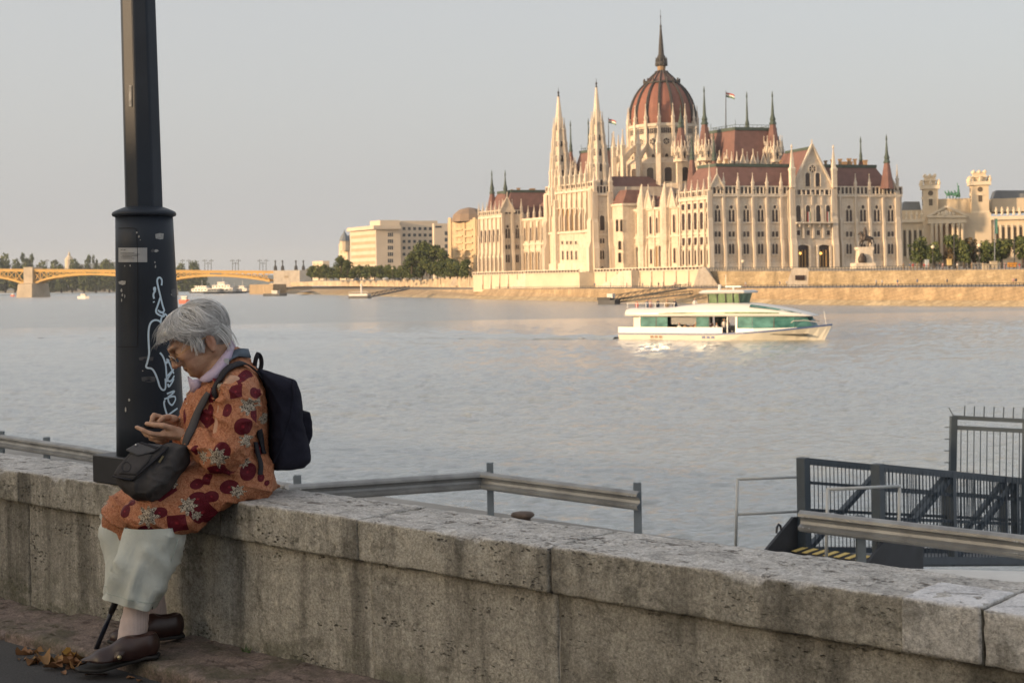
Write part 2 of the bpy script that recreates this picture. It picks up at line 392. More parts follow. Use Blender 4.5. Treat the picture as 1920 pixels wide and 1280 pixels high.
# ---- foreground stone
def stone_mat(name, face, top, seed, dark=.30, pit=1.0, LI=1.0):
    k = NT(name); tc = k.n('TexCoord').outputs['Object']
    mp = k.n('Mapping'); k.t.links.new(tc, mp.inputs['Vector']); mp.inputs['Location'].default_value = (seed * 3.7, seed * 1.9, seed * 2.3); o = mp.outputs[0]
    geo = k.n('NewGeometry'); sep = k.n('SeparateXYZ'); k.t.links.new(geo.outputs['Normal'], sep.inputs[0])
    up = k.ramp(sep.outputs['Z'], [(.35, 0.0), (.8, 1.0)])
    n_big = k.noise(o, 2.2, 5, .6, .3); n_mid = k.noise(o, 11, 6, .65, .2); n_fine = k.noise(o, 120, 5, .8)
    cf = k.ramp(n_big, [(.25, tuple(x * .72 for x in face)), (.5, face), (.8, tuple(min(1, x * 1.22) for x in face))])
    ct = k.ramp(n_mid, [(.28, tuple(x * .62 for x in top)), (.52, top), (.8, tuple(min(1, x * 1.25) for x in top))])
    # dark runs of dirt down the faces
    run = k.noise(k.scale(o, (5.5, 2.0, .55)), 1.0, 5, .6, .25); runm = k.ramp(run, [(.46, 0.0), (.62, 1.0)])
    run2 = k.noise(k.scale(o, (21, 8, 1.6)), 1.0, 4, .6); runm2 = k.ramp(run2, [(.5, 0.0), (.75, .7)])
    cf = k.mix(k.math('MULTIPLY', runm, .85), cf, tuple(x * dark for x in face))
    cf = k.mix(k.math('MULTIPLY', runm2, .7), cf, tuple(x * dark * .9 for x in face))
    # lichen blotches, grey and dark
    li = k.ramp(k.noise(o, 6.5, 7, .72, .5), [(.54, 0.0), (.64, 1.0)])
    cf = k.mix(k.math('MULTIPLY', li, .75), cf, (face[0] * .38, face[1] * .38, face[2] * .36))
    li2 = k.ramp(k.noise(k.scale(o, (11, 22, 20)), 1.0, 6, .72, .5), [(.585, 0.0), (.65, 1.0)])
    ct = k.mix(k.math('MULTIPLY', li2, .72 * LI), ct, (top[0] * .30, top[1] * .25, top[2] * .22))
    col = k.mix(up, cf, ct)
    # travertine holes lying along the bedding
    v = k.n('TexVoronoi', feature='F1'); nzv = k.n('TexNoise'); k.t.links.new(o, nzv.inputs['Vector']); nzv.inputs['Scale'].default_value = 70; nzv.inputs['Detail'].default_value = 3; dv_ = k.n('VectorMath', operation='MULTIPLY_ADD'); k.t.links.new(nzv.outputs['Color'], dv_.inputs[0]); dv_.inputs[1].default_value = (.02, .02, .012); k.t.links.new(o, dv_.inputs[2]); k.t.links.new(k.scale(dv_.outputs[0], (44, 44, 92)), v.inputs['Vector']); v.inputs['Scale'].default_value = 1.0; v.inputs['Randomness'].default_value = 1.0
    msk = k.ramp(k.noise(k.scale(o, (3.4, 3.4, 13)), 1.0, 5, .7), [(.525, 0.0), (.64, 1.0)])
    hole = k.math('MULTIPLY', k.ramp(v.outputs['Distance'], [(.20, 1.0), (.36, 0.0)]), msk)
    hb = k.noise(k.scale(o, (26, 26, 75)), 1.0, 5, .7, .6)
    fine_hole = k.ramp(hb, [(.28, 1.0), (.34, 0.0)])
    holes = k.math('MAXIMUM', hole, k.math('MULTIPLY', fine_hole, .8)); holes = k.math('MULTIPLY', holes, pit)
    col = k.mix(k.math('MULTIPLY', holes, .8), col, (face[0] * .16, face[1] * .15, face[2] * .13))
    col = k.mix(.6, col, k.ramp(n_fine, [(.32, .10), (.5, .5), (.68, .9)]), 'OVERLAY'); col = k.mix(.3, col, k.ramp(k.noise(o, 42, 4, .7), [(.32, .15), (.5, .5), (.68, .85)]), 'OVERLAY')
    sz = k.n('SeparateXYZ'); k.t.links.new(tc, sz.inputs[0]); low_ = k.ramp(sz.outputs['Z'], [(.10, 1.0), (.24, 0.0)]); ms = k.ramp(k.noise(k.scale(o, (6, 6, 10)), 1.0, 5, .7), [(.45, 0.0), (.62, 1.0)]); col = k.mix(k.math('MULTIPLY', k.math('MULTIPLY', low_, ms), .6), col, (.075, .08, .045))
    k.set(Base_Color=col, Roughness=.93); k.b.inputs['Specular IOR Level'].default_value = .25
    h = k.math('SUBTRACT', k.math('MULTIPLY_ADD', n_fine, .35), holes); k.t.nodes[-2].inputs[2].default_value = 0
    k.bump(k.math('SUBTRACT', k.math('ADD', h, k.math('MULTIPLY', n_mid, .8)), k.math('MULTIPLY', li2, k.math('MULTIPLY', up, .8))), 1.0, .010)
    return k.m
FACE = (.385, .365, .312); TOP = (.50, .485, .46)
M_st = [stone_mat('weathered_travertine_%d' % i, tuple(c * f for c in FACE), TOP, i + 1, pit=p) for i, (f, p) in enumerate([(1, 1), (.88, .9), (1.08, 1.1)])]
M_new = stone_mat('smooth_repair_stone', (.52, .505, .47), (.66, .66, .67), 9, dark=.85, pit=.05, LI=.3)
M_kerb = stone_mat('red_brown_kerb_stone', (.215, .165, .14), (.225, .178, .155), 5, dark=.6, pit=.2, LI=.35)
def stone(x0, x1, y0, y1, z0, z1, res, rd, seed, rough=.003, chip=.0, wob=.004):
    """worn block in the parapet frame, every face gridded, corners rounded, skin broken by noise"""
    L = np.array([x1 - x0, y1 - y0, z1 - z0]); n = np.maximum(2, np.round(L / res)).astype(int)
    ids = {}; P = []; Q = []
    def vid(i, j, k):
        t = (i, j, k)
        if t not in ids: ids[t] = len(P); P.append((x0 + L[0] * i / n[0], y0 + L[1] * j / n[1], z0 + L[2] * k / n[2]))
        return ids[t]
    for k in (0, n[2]):
        for i in range(n[0]):
            for j in range(n[1]):
                q = [vid(i, j, k), vid(i + 1, j, k), vid(i + 1, j + 1, k), vid(i, j + 1, k)]; Q.append(q if k else q[::-1])
    for j in (0, n[1]):
        for i in range(n[0]):
            for k in range(n[2]):
                q = [vid(i, j, k), vid(i + 1, j, k), vid(i + 1, j, k + 1), vid(i, j, k + 1)]; Q.append(q[::-1] if j else q)
    for i in (0, n[0]):
        for j in range(n[1]):
            for k in range(n[2]):
                q = [vid(i, j, k), vid(i, j + 1, k), vid(i, j + 1, k + 1), vid(i, j, k + 1)]; Q.append(q if i else q[::-1])
    P = np.array(P); Q = np.array(Q)
    lo = np.array([x0, y0, z0]) + rd; hi = np.array([x1, y1, z1]) - rd
    C = np.clip(P, lo, hi); D = P - C; ln = np.linalg.norm(D, axis=1)[:, None] + 1e-9; nrm = D / ln
    P = C + nrm * rd
    e = ((np.abs(nrm) > .25).sum(1) > 1)                     # on an edge
    dz = np.minimum(P[:, 2] - z0, z1 - P[:, 2]); dy = P[:, 1] - y0
    near = np.exp(-(np.minimum(z1 - P[:, 2], 1) + np.minimum(np.abs(dy), 1)) / .018)   # closeness to the front top edge
    P += nrm * (fbm(P, 26, 4, seed)[:, None] * rough + fbm(P, 4.0, 3, seed + 5)[:, None] * wob)
    if chip:
        c = np.clip(fbm(P * np.array([1, .6, .6]), 9, 4, seed + 9) - .05, 0, 1.2) * chip * near
        P[:, 2] -= c * .8; P[:, 1] += c * .9
    return P, Q
wall = empty('parapet_wall', (W0.x, W0.y, 0), TH, 'low weathered travertine parapet wall the woman sits on', 'wall')
cop = [-2.6, wlx(33), wlx(412), wlx(671), wlx(1030), wlx(1842), 4.2, 6.5]
for i in range(len(cop) - 1):
    sd = 20 + i
    dyf = [0, .002, -.003, -.001, .003, 0, 0][i]; dz = [0, .001, .004, .001, .003, .001, 0][i]
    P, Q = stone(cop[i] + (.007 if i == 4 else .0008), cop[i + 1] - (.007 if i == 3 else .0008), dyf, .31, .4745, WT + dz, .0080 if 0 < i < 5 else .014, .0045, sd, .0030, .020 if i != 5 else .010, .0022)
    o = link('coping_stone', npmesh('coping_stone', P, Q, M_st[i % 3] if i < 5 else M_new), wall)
    if i == 5: o['label'] = 'smooth pale replacement coping stone'
# pale repair set into the end of the long coping stone
P, Q = stone(wlx(1690), wlx(1839), -.003, .20, .478, WT + .0055, .009, .006, 77, .0012, .006, .001)
P[:, 0] += np.clip((.14 - P[:, 1]) * -.9, -.16, 0) * 0
link('repair_patch', npmesh('repair_patch', P, Q, M_new), wall)['label'] = 'smooth grey repair patch let into the coping'
low = [-2.6, wlx(45) - .02, wlx(690) - .02, wlx(1047) - .03, 3.1, 6.5]
for i in range(len(low) - 1):
    P, Q = stone(low[i] + .001, low[i + 1] - .001, .030 + [0, .002, 0, .002, .0][i], .285, .03, .4745, .011 if 0 < i < 4 else .02, .005, 50 + i, .0024, 0, .005)
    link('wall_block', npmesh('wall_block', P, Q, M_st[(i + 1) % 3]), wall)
M_mort = plain('old_mortar', (.40, .38, .34), .95, .25, 30, bump=.6, bsc=90)
for xj in (low[2], low[3]): m = MB(); m.box((xj, .06, .27), (.009, .048, .40)); link('mortar_joint', m.mesh('mortar_joint', M_mort), wall)
for xj in (cop[3], cop[4]): m = MB(); m.box((xj, .155, .535), (.012 if xj == cop[3] else .03, .285, .115)); link('mortar_joint', m.mesh('mortar_joint', plain('dark_mortar', (.20, .18, .15), .95, .25, 30, bump=.6, bsc=90)), wall)
m = MB(); m.box((2, .155, -1.5), (9.2, .24, 3.15)); link('footing', m.mesh('footing', M_st[1]), wall)
# kerb course
kx = [-2.6, -1.75, wlx(0) + .42, -.30, .75, 1.9, 3.0, 4.5, 6.5]; kx[2] = -1.03
for i in range(len(kx) - 1):
    P, Q = stone(kx[i] + .004, kx[i + 1] - .004, -.295, .04, -.1, ZK + [-.05, -.042, -.018, .002, 0, .003, 0, 0][i], .010, .022, 90 + i, .005, .02, .007)
    link('kerb_stone', npmesh('kerb_stone', P, Q, M_kerb))['kind'] = 'structure'
    ob = bpy.data.objects[-1] if False else COL.objects[-1]
    ob.location = (W0.x, W0.y, 0); ob.rotation_euler = (0, 0, TH)
# pavement
k = NT('worn_asphalt'); o = k.obj(); nf = k.noise(o, 160, 4, .7); nb = k.noise(o, 3, 5)
k.set(Base_Color=k.mix(.6, k.ramp(nb, [(.3, (.040, .040, .042)), (.7, (.066, .064, .063))]), k.ramp(nf, [(.3, .15), (.7, .85)]), 'OVERLAY'), Roughness=.9)
k.bump(k.math('ADD', nf, k.math('MULTIPLY', nb, .5)), .8, .006); M_asph = k.m
m = MB(); m.rings([[wl(x, y, z) for x, z in ((-120, .0), (-3, .005), (-1.5, .015), (-.9, .035), (-.4, ZP), (1, ZP), (120, ZP))] for y in (-80, -.02)], cap=False, closed=False)
obj('pavement', m, M_asph, kind='structure')
# lower quay between the parapet and the river
ZQ = -3.05
M_conc = plain('quay_concrete', (.27, .26, .24), .9, .25, .8, bump=.3)
m = MB()
q = [wl(-90, .25, 0), wl(90, .25, 0)]; e0, e1 = Vector((.55, 26.05, 0)) - Vector((.72, -.694, 0)) * 110, Vector((.55, 26.05, 0)) + Vector((.72, -.694, 0)) * 90
m.prism([Vector((q[0].x, q[0].y, -8)), Vector((q[1].x, q[1].y, -8)), Vector((e1.x, e1.y, -8)), Vector((e0.x, e0.y, -8))], (0, 0, 8 + ZQ))
obj('lower_quay', m, M_conc, kind='structure')
# apartment row on the near bank, behind the photographer: its shade lies over the foreground
M_apw = plain('apartment_render', (.42, .37, .30), .9, .12, .3); M_apg = plain('apartment_glass', (.03, .035, .04), .15, 0); M_apr = plain('apartment_roof', (.16, .08, .06), .9)
for i in range(4):
    t0 = -74 + i * 27
    c = W0 - WY * 26 + WX * (t0 + 13)
    r = empty('apartment_house', (c.x, c.y, 0), TH, ['ochre', 'grey', 'cream', 'brown'][i] + ' apartment house on the near bank behind the pavement', 'building')
    H = [6.9, 7.2, 6.8, 7.1][i]
    m = MB(); m.box((0, -7, H / 2), (26.6, 14, H)); link('wall', m.mesh('wall', M_apw), r)
    m = MB(); m.prism([(-13.5, .5, H + .01), (-13.5, -14.5, H + .01), (-13.5, -7, H + 1.2)], (27, 0, 0)); link('roof', m.mesh('roof', M_apr), r)
    pm = MB(); pm.box((0, .06, 0), (1.2, .12, 1.9)); pm = pm.mesh('window', M_apg)
    for fl in range(2):
        for cx in range(8): link('window', pm, r, (-11.5 + cx * 3.28, 0, 2.1 + fl * 2.9))
# ---- far bank ground
def course_mat(name, c, c2, bw, bh, seed):
    k = NT(name); o = k.obj(); br_ = k.n('TexBrick'); mp = k.n('Mapping'); k.t.links.new(o, mp.inputs['Vector']); mp.inputs['Rotation'].default_value = (pi / 2, 0, radians(22)); k.t.links.new(mp.outputs[0], br_.inputs['Vector'])
    br_.inputs['Color1'].default_value = (*c, 1); br_.inputs['Color2'].default_value = (*c2, 1); br_.inputs['Mortar'].default_value = (*[x * .55 for x in c], 1); br_.inputs['Scale'].default_value = 1; br_.inputs['Mortar Size'].default_value = .035; br_.inputs['Brick Width'].default_value = bw; br_.inputs['Row Height'].default_value = bh
    st = k.ramp(k.noise(k.scale(o, (.28, .28, .05)), 1.0, 5, .65), [(.42, 0.0), (.66, 1.0)]); col = k.mix(k.math('MULTIPLY', st, .55), br_.outputs['Color'], tuple(x * .42 for x in c))
    lt = k.ramp(k.noise(o, .16, 4, .6), [(.5, 0.0), (.68, 1.0)]); col = k.mix(k.math('MULTIPLY', lt, .5), col, tuple(min(1, x * 1.35) for x in c)); bl = k.ramp(k.noise(o, .9, 5, .7), [(.3, .25), (.7, .75)]); col = k.mix(.45, col, bl, 'OVERLAY')
    k.set(Base_Color=col, Roughness=.95); k.bump(k.noise(o, 1.3, 5, .7), .6, .15); return k.m
M_sand = course_mat('embankment_stone', (.42, .315, .195), (.36, .262, .16), 2.2, .7, 1)
M_slope = course_mat('bank_pitching', (.46, .37, .24), (.36, .28, .17), 1.6, .5, 2)
M_road = plain('quay_road', (.20, .18, .16), .9, .2, .05)
M_plaza = plain('plaza_paving', (.36, .31, .25), .9, .15, .05)
INL = Vector((.92, .38, 0))
shore = [gp(x, y, WZ) for x, y in [(2300, 580), (1920, 575), (1600, 572.5), (1300, 569), (1100, 565), (900, 561), (760, 557.5), (640, 553.5), (520, 550.5), (440, 548.5), (392, 547.5)]]
ZR = -1.75
prof = []
for i, p in enumerate(shore):
    t = min(1, max(0, (i - 4.6) / 2.0))
    A = [(0, WZ - .6), (2.8, -4.55), (3.3, -4.5), (3.7, ZR), (19, ZR + .1)]
    B = [(0, WZ - .6), (4.0, -4.9), (6.0, -4.7), (15, -2.6), (24, ZR + .1)]
    prof.append([(p + INL * (a[0] * (1 - t) + b[0] * t), a[1] * (1 - t) + b[1] * t) for a, b in zip(A, B)])
def strip(name, i, j, mt, **kw):
    m = MB()
    ra = [Vector((q[i][0].x, q[i][0].y, q[i][1])) for q in prof]; rb = [Vector((q[j][0].x, q[j][0].y, q[j][1])) for q in prof]
    m.rings([ra, rb], cap=False, closed=False); return obj(name, m, mt, **kw)
strip('river_bank', 0, 1, M_slope, kind='structure'); strip('bank_ledge', 1, 2, M_slope, kind='structure')
strip('embankment_wall', 2, 3, M_sand, label='long honey coloured stone embankment wall along the far waterline', cat='wall')
strip('quay_road', 3, 4, M_road, kind='structure')
m = MB(); ra = [Vector((q[4][0].x, q[4][0].y, q[4][1])) for q in prof]; rb = [p + INL * 900 for p in ra]; m.rings([ra, rb], cap=False, closed=False)
obj('far_bank_ground', m, M_road, kind='structure')
# far shore and hills upstream
M_far = plain('far_shore_soil', (.16, .15, .12), .95, .2, .01)
m = MB(); a = [gp(-300, 552, WZ), gp(60, 549.4, WZ), gp(230, 547.6, WZ), gp(380, 545, WZ), gp(520, 541.5, WZ)]
m.rings([[Vector((p.x, p.y, WZ - 1)) for p in a], [Vector((p.x, p.y, WZ + 4)) + Vector((-5, 25, 0)) for p in a], [Vector((p.x * 1.6, p.y * 1.6, WZ + 5)) for p in a]], cap=False, closed=False)
obj('far_shore', m, M_far, kind='structure')
M_hill = plain('wooded_hill', (.10, .11, .09), .95, .2, .002)
m = MB(); pts = [(-1200, 512), (-200, 508), (60, 505), (150, 496), (215, 491), (290, 498), (420, 513), (560, 517), (760, 519), (1000, 515)]
top = [at(x, y, 5200) for x, y in pts]; m.rings([[Vector((p.x, p.y - 700, WZ - 5)) for p in top], top, [Vector((p.x, p.y + 700, WZ - 5)) for p in top]], cap=False, closed=False)
obj('distant_hills', m, M_hill, kind='structure')
# ================================================================= LAMP POST on the parapet
M_post = plain('post_paint', (.027, .034, .046), .46, .3, 2.0, bump=.12, bsc=220, spec=.22)
M_post2 = plain('post_paint_dull', (.028, .029, .033), .45, .2, 6)
def pp(x, y, z): return wl(x, y, z)
px0, pyc = -.704, .155
base = wl(px0, pyc, WT)
post = empty('lamp_post', base, 0, 'tall dark blue lamp post with graffiti on a black base box', 'lamp post')
SPL = Vector((-.012, 0, 0))                                  # the post leans a little
def post_c(z): return base + SPL * (z - WT) + Vector((0, 0, z - WT))
m = MB(); m.box(wl(px0, .150, WT + .054), (.322, .30, .104), WX, WY); ob = obj('base_box', m, M_post2, post)
bv = ob.modifiers.new('edge', 'BEVEL'); bv.width = .004; bv.segments = 2
ZC0, ZC1 = WT + .106, 1.612
def post_r(z): return .1285 + (.107 - .1285) * (z - ZC0) / (ZC1 - ZC0)
def ringat(z, r, n=48, ph=0):
    c = post_c(z); return [c + Vector((r * cos(2 * pi * j / n + ph), r * sin(2 * pi * j / n + ph), 0)) for j in range(n)]
m = MB(); m.smooth = True; m.rings([ringat(ZC0 + (ZC1 - ZC0) * i / 8, post_r(ZC0 + (ZC1 - ZC0) * i / 8)) for i in range(9)]); obj('lower_sleeve', m, M_post, post)
m = MB(); m.smooth = True; m.rings([ringat(z, r) for z, r in [(1.606, .106), (1.610, .117), (1.617, .1205), (1.625, .117), (1.630, .108), (1.640, .085), (1.645, .07)]]); obj('collar', m, M_post, post)
m = MB(); m.rings([ringat(z, r, 8, radians(-3)) for z, r in [(1.632, .0735), (2.1, .0705), (4.6, .055), (6.2, .045)]]); ob = obj('shaft', m, M_post, post)
bv = ob.modifiers.new('edge', 'BEVEL'); bv.width = .006; bv.segments = 2
def on_post(px, py, lift=.0012):
    """point of the sleeve's skin seen at this photo position"""
    u, v = ray(px, py); d = Vector((u, 1, v)); o = Vector((0, 0, ZC)); D = base.y
    z = ZC + v * D
    for _ in range(5):
        c = post_c(z); r = post_r(z) + lift
        a = u * u + 1; b = -2 * (u * c.x + c.y); cc = c.x ** 2 + c.y ** 2 - r * r; ds = b * b - 4 * a * cc
        D = (-b - sqrt(max(ds, 0))) / (2 * a); z = ZC + v * D
    return Vector((u * D, D, z))
def post_n(p):
    c = post_c(p.z); return Vector((p.x - c.x, p.y - c.y, 0)).normalized()
def ribbon(mb, pts, w):
    """flat painted stroke lying on the sleeve"""
    P = []
    for i in range(len(pts) - 1):
        a, b = pts[i], pts[i + 1]; n = max(1, int(max(abs(b[0] - a[0]), abs(b[1] - a[1])) / 3))
        P += [(a[0] + (b[0] - a[0]) * t / n, a[1] + (b[1] - a[1]) * t / n) for t in range(n)]
    P.append(pts[-1]); W3 = [on_post(*p) for p in P]; L, R = [], []
    for i, p in enumerate(W3):
        d = (W3[min(i + 1, len(W3) - 1)] - W3[max(i - 1, 0)]).normalized(); s = d.cross(post_n(p)).normalized() * w / 2
        L.append(p + s); R.append(p - s)
    n = len(P); mb.add(L + R, [(i, i + 1, n + i + 1, n + i) for i in range(n - 1)])
def smooth_path(pts, it=2):
    for _ in range(it):
        q = [pts[0]]
        for a, b in zip(pts[:-1], pts[1:]): q += [(a[0] * .75 + b[0] * .25, a[1] * .75 + b[1] * .25), (a[0] * .25 + b[0] * .75, a[1] * .25 + b[1] * .75)]
        q.append(pts[-1]); pts = q
    return pts
M_tag = plain('pale_blue_spray', (.62, .76, .86), .6, .08, 40)
tags = [[(291, 548), (288, 541), (291, 538), (291, 545), (287, 552), (289, 560)], [(288, 565), (289, 567)],
        [(303, 535), (304, 524), (299, 519), (294, 524), (296, 536), (301, 556), (306, 577), (309, 583), (302, 587), (296, 581)],
        [(301, 556), (296, 572), (291, 585), (299, 591), (308, 594), (308, 588), (298, 583)],
        [(309, 588), (314, 592), (312, 603), (304, 611), (301, 605), (303, 594), (309, 588)],
        [(303, 612), (302, 604), (296, 600), (288, 600), (281, 606), (278, 622), (279, 648), (280, 664), (276, 680), (273, 688), (278, 690), (284, 690), (290, 697), (296, 712), (299, 724), (304, 731), (309, 731), (311, 724), (310, 709)],
        [(300, 661), (306, 668), (311, 684), (312, 700), (313, 716)], [(312, 673), (318, 676), (311, 681)], [(311, 681), (315, 674), (322, 692), (326, 700)],
        [(312, 706), (321, 697), (327, 690), (318, 704), (313, 712), (320, 716), (327, 704)], [(315, 719), (316, 727), (324, 715), (326, 709)],
        [(313, 738), (330, 731), (321, 740), (315, 744)], [(308, 748), (327, 741), (330, 748), (325, 757), (322, 760), (316, 754), (315, 746)],
        [(309, 750), (307, 756), (311, 771), (314, 779), (323, 772), (333, 765)]]
m = MB()
for t in tags: ribbon(m, smooth_path(t) if len(t) > 2 else t, .0070)
obj('graffiti', m, M_tag, post)['label'] = 'pale blue scrawled graffiti tag'
def patch(mb, x0, y0, x1, y1, lift=.0011, nx=6):
    a = [on_post(x0 + (x1 - x0) * i / nx, y0, lift) for i in range(nx + 1)]; b = [on_post(x0 + (x1 - x0) * i / nx, y1, lift) for i in range(nx + 1)]
    n = nx + 1; mb.add(a + b, [(i, i + 1, n + i + 1, n + i) for i in range(nx)])
M_lab = plain('silver_label', (.36, .37, .38), .5, .08, 30); M_ink = plain('label_ink', (.05, .05, .05), .7, 0)
m = MB(); patch(m, 222, 464.5, 276, 491.5); obj('label_sticker', m, M_lab, post)
m = MB(); patch(m, 226, 468, 230, 469, .0018); patch(m, 231.5, 468, 235.5, 469, .0018)
for y, a, b in [(474, 226, 252), (476.5, 226, 262), (479, 228, 258), (481.5, 226, 248), (484, 227, 252)]: patch(m, a, y, b, y + .7, .0018, 8)
obj('label_print', m, M_ink, post)
M_seam = plain('post_seam', (.006, .006, .008), .8, 0)
m = MB()
for pts in ([(256, 431), (258, 480), (258.5, 560), (258, 648)], [(222, 428), (240, 427.5), (253, 428), (256, 431)], [(221, 650), (258, 650)]): ribbon(m, pts, .0022)
obj('access_door_seam', m, M_seam, post)
M_scr = plain('tape_scrap', (.34, .34, .33), .6, .35, 60); M_scd = plain('tape_residue', (.075, .078, .085), .6, .3, 60)
m = MB(); rr = random.Random(4)
m2 = MB()
for x0, y0, x1, y1, f in [(291, 437, 307, 449, 0), (255, 434, 258, 438, 0), (259, 441, 262, 446, 0), (262, 449, 264, 451, 0), (288, 468, 297, 473, 0), (289, 490, 292, 493, 0), (290, 496, 293, 503, 0), (233, 497, 235, 500, 0), (243, 496, 245, 500, 0), (222, 526, 236, 534, 0), (226, 541, 229, 548, 0), (228, 550, 231, 556, 0), (233, 552, 235, 559, 0), (227, 560, 229, 566, 0), (240, 747, 244, 752, 0), (234, 763, 237, 773, 0), (243, 163, 243, 163, 0), (260, 668, 288, 677, 1), (265, 705, 292, 716, 1), (283, 467, 290, 473, 1), (321, 541, 331, 557, 1), (266, 694, 269, 696, 0), (320, 551, 323, 553, 0)]:
    if x0 == x1: continue
    t = m2 if f else m
    n = 8; c = [on_post((x0 + x1) / 2 + (x1 - x0) / 2 * cos(2 * pi * j / n) * rr.uniform(.75, 1.25), (y0 + y1) / 2 + (y1 - y0) / 2 * sin(2 * pi * j / n) * rr.uniform(.75, 1.25), .0014) for j in range(n)]
    if x1 - x0 > 9:
        c = [on_post(x, y, .0014) for x, y in [(x0, y0 + 2), (x0 + (x1 - x0) * .5, y0), (x1, y0 + 1), (x1 - 1, y1 - 1), (x0 + (x1 - x0) * .55, y1), (x0 + 1, y1 - 2)]]
    t.add(c, [tuple(range(len(c)))])
obj('tape_scraps', m, M_scr, post)['kind'] = 'stuff'; obj('tape_residue', m2, M_scd, post)['kind'] = 'stuff'
u, v = ray(244, 180); D = base.y - .068
m = MB(); m.rings([[Vector((ray(x, y)[0] * D, D, ZC + ray(x, y)[1] * D)) for x in (241.5, 246.5)] for y in (160, 172, 186, 200)], cap=False, closed=False)
obj('tape_strip', m, M_scr, post)
# ================================================================= GUARD RAILS on the lower quay
M_galv = plain('galvanised_rail', (.40, .40, .39), .42, .25, 3, metal=.55, bump=.1, bsc=60)
M_galv2 = plain('weathered_rail', (.27, .275, .275), .42, .3, 2, metal=.35, bump=.1, bsc=60)
M_gpost = plain('grey_blue_post', (.16, .19, .215), .6, .2, 4)
WP = [(-.155, .0), (-.150, .03), (-.115, .075), (-.075, .080), (-.040, .015), (0, .0), (.040, .015), (.075, .080), (.115, .075), (.150, .03), (.155, 0)]
def guard(name, pts, posts, label, mt, zt=-2.04):
    r = empty(name, (pts[0][0], pts[0][1], ZQ), 0, label, 'guardrail', 'steel guardrails on the lower quay')
    for i in range(len(pts) - 1):
        a, b = Vector((*pts[i], zt - .155)), Vector((*pts[i + 1], zt - .155))
        if len(pts[i]) > 2: pass
        d = (b - a).normalized(); n = Vector((d.y, -d.x, 0)); n = n if n.y < 0 else -n
        m = MB(); m.smooth = False
        rg = []
        for p in (a - d * .12, b + d * .12):
            o_ = [p + n * (y + .05 + .012 * i) + Vector((0, 0, z)) for z, y in WP]; rg.append(o_ + [q_ - n * .006 for q_ in reversed(o_)])
        m.rings(rg); ob = obj('rail', m, mt, r)
        m = MB()
        for q in ((a + d * .02), (b - d * .02)):
            for zz in (-.075, .075):
                for dd in (-.05, .05):
                    c = q + d * dd + n * (.138 + .012 * i) + Vector((0, 0, zz)); m.sphere(c, .014, 6, 4)
        obj('bolts', m, M_galv, r)['kind'] = 'stuff'
    for p in posts:
        c = Vector((p[0], p[1], 0)); m = MB(); top = zt + (.06 if len(p) < 3 else p[2])
        for off, e in (((0, .05), (.12, .012)), ((0, -.05), (.12, .012)), ((0, 0), (.012, .10))):
            m.box((c.x + off[0], c.y + off[1], (top + ZQ) / 2), (e[0], e[1], top - ZQ))
        obj('post', m, M_gpost, r)
    return r
g1 = guard('guardrail', [(-14.5, 35.8), (-9.0, 30.2), (-3.9, 24.35)], [(-12.0, 33.25), (-10.45, 31.75), (-6.0, 26.9)], 'guardrail running behind the lamp post at the left end of the wall', M_galv2)
g2 = guard('guardrail', [(-3.74, 24.1), (-.58, 25.26), (1.93, 22.7)], [(-3.72, 24.25, .12), (-.45, 25.3, .14), (1.95, 22.8, .10)], 'cranked guardrail beyond the wall just behind the seated woman', M_galv2)
g3 = guard('guardrail', [(4.22, 20.45), (6.53, 18.3), (9.5, 15.5)], [(4.85, 20.05, -.02), (7.6, 17.6, -.02)], 'guardrail in front of the steel gangway', M_galv2)
# mooring bollard
p = at(980, 967, 25.6); m = MB(); m.smooth = True
m.lathe((p.x, p.y, ZQ), [(.16, 0), (.14, .1), (.13, p.z - ZQ - .06), (.17, p.z - ZQ - .02), (.21, p.z - ZQ), (.215, p.z - ZQ + .03), (.19, p.z - ZQ + .06), (.05, p.z - ZQ + .075)], 16)
tag(obj('mooring_bollard', m, plain('rusty_iron', (.12, .085, .065), .8, .4, 8)), 'squat rusty mooring bollard on the quay edge', 'bollard')
# ================================================================= GANGWAY
M_gang = plain('slate_blue_steel', (.050, .068, .088), .5, .2, 3); M_gang2 = plain('dark_steel_plate', (.030, .033, .040), .6, .3, 3)
M_hand = plain('pale_grey_tube', (.48, .49, .48), .5, .15, 5)
ZD = -3.02; GE = Vector((.68, .73, -.155)).normalized(); N0 = Vector((5.55, 21.8, ZD)); F0 = Vector((4.59, 22.7, ZD)); GH = 1.40; PL = 2.5
gw = empty('steel_gangway', Vector((N0.x, N0.y, ZQ)), 0, 'dark slate steel gangway with lattice sides leading down off the quay', 'gangway')
GP_ = Vector((GE.y, -GE.x, 0)).normalized(); UPV = Vector((0, 0, 1))
def truss(O_):
    n = 5
    for nm, z, w in (('top_chord', GH, .11), ('bottom_chord', -.03, .13), ('mid_rail', 1.06, .05), ('mid_rail', .62, .05)):
        m = MB(); m.beam(O_ + UPV * z, O_ + GE * PL * n + UPV * z, w); obj(nm, m, M_gang, gw)
    for i in range(n + 1):
        p = O_ + GE * PL * i; m = MB(); w = .15 if i == 0 else .12; m.beam(p - UPV * .1, p + UPV * (GH + .05), w, w, GE); obj('upright', m, M_gang, gw)
    for i in range(n):
        m = MB(); m.beam(O_ + GE * (PL * i + .12), O_ + GE * (PL * (i + 1) - .08) + UPV * (GH - .08), .085); obj('diagonal_brace', m, M_gang, gw)
        for j in range(1, 20):
            p = O_ + GE * (PL * (i + j / 20)) + GP_ * .05; m = MB(); m.beam(p, p + UPV * GH, .013); obj('railing_bar', m, M_gang, gw)
truss(N0); truss(F0)
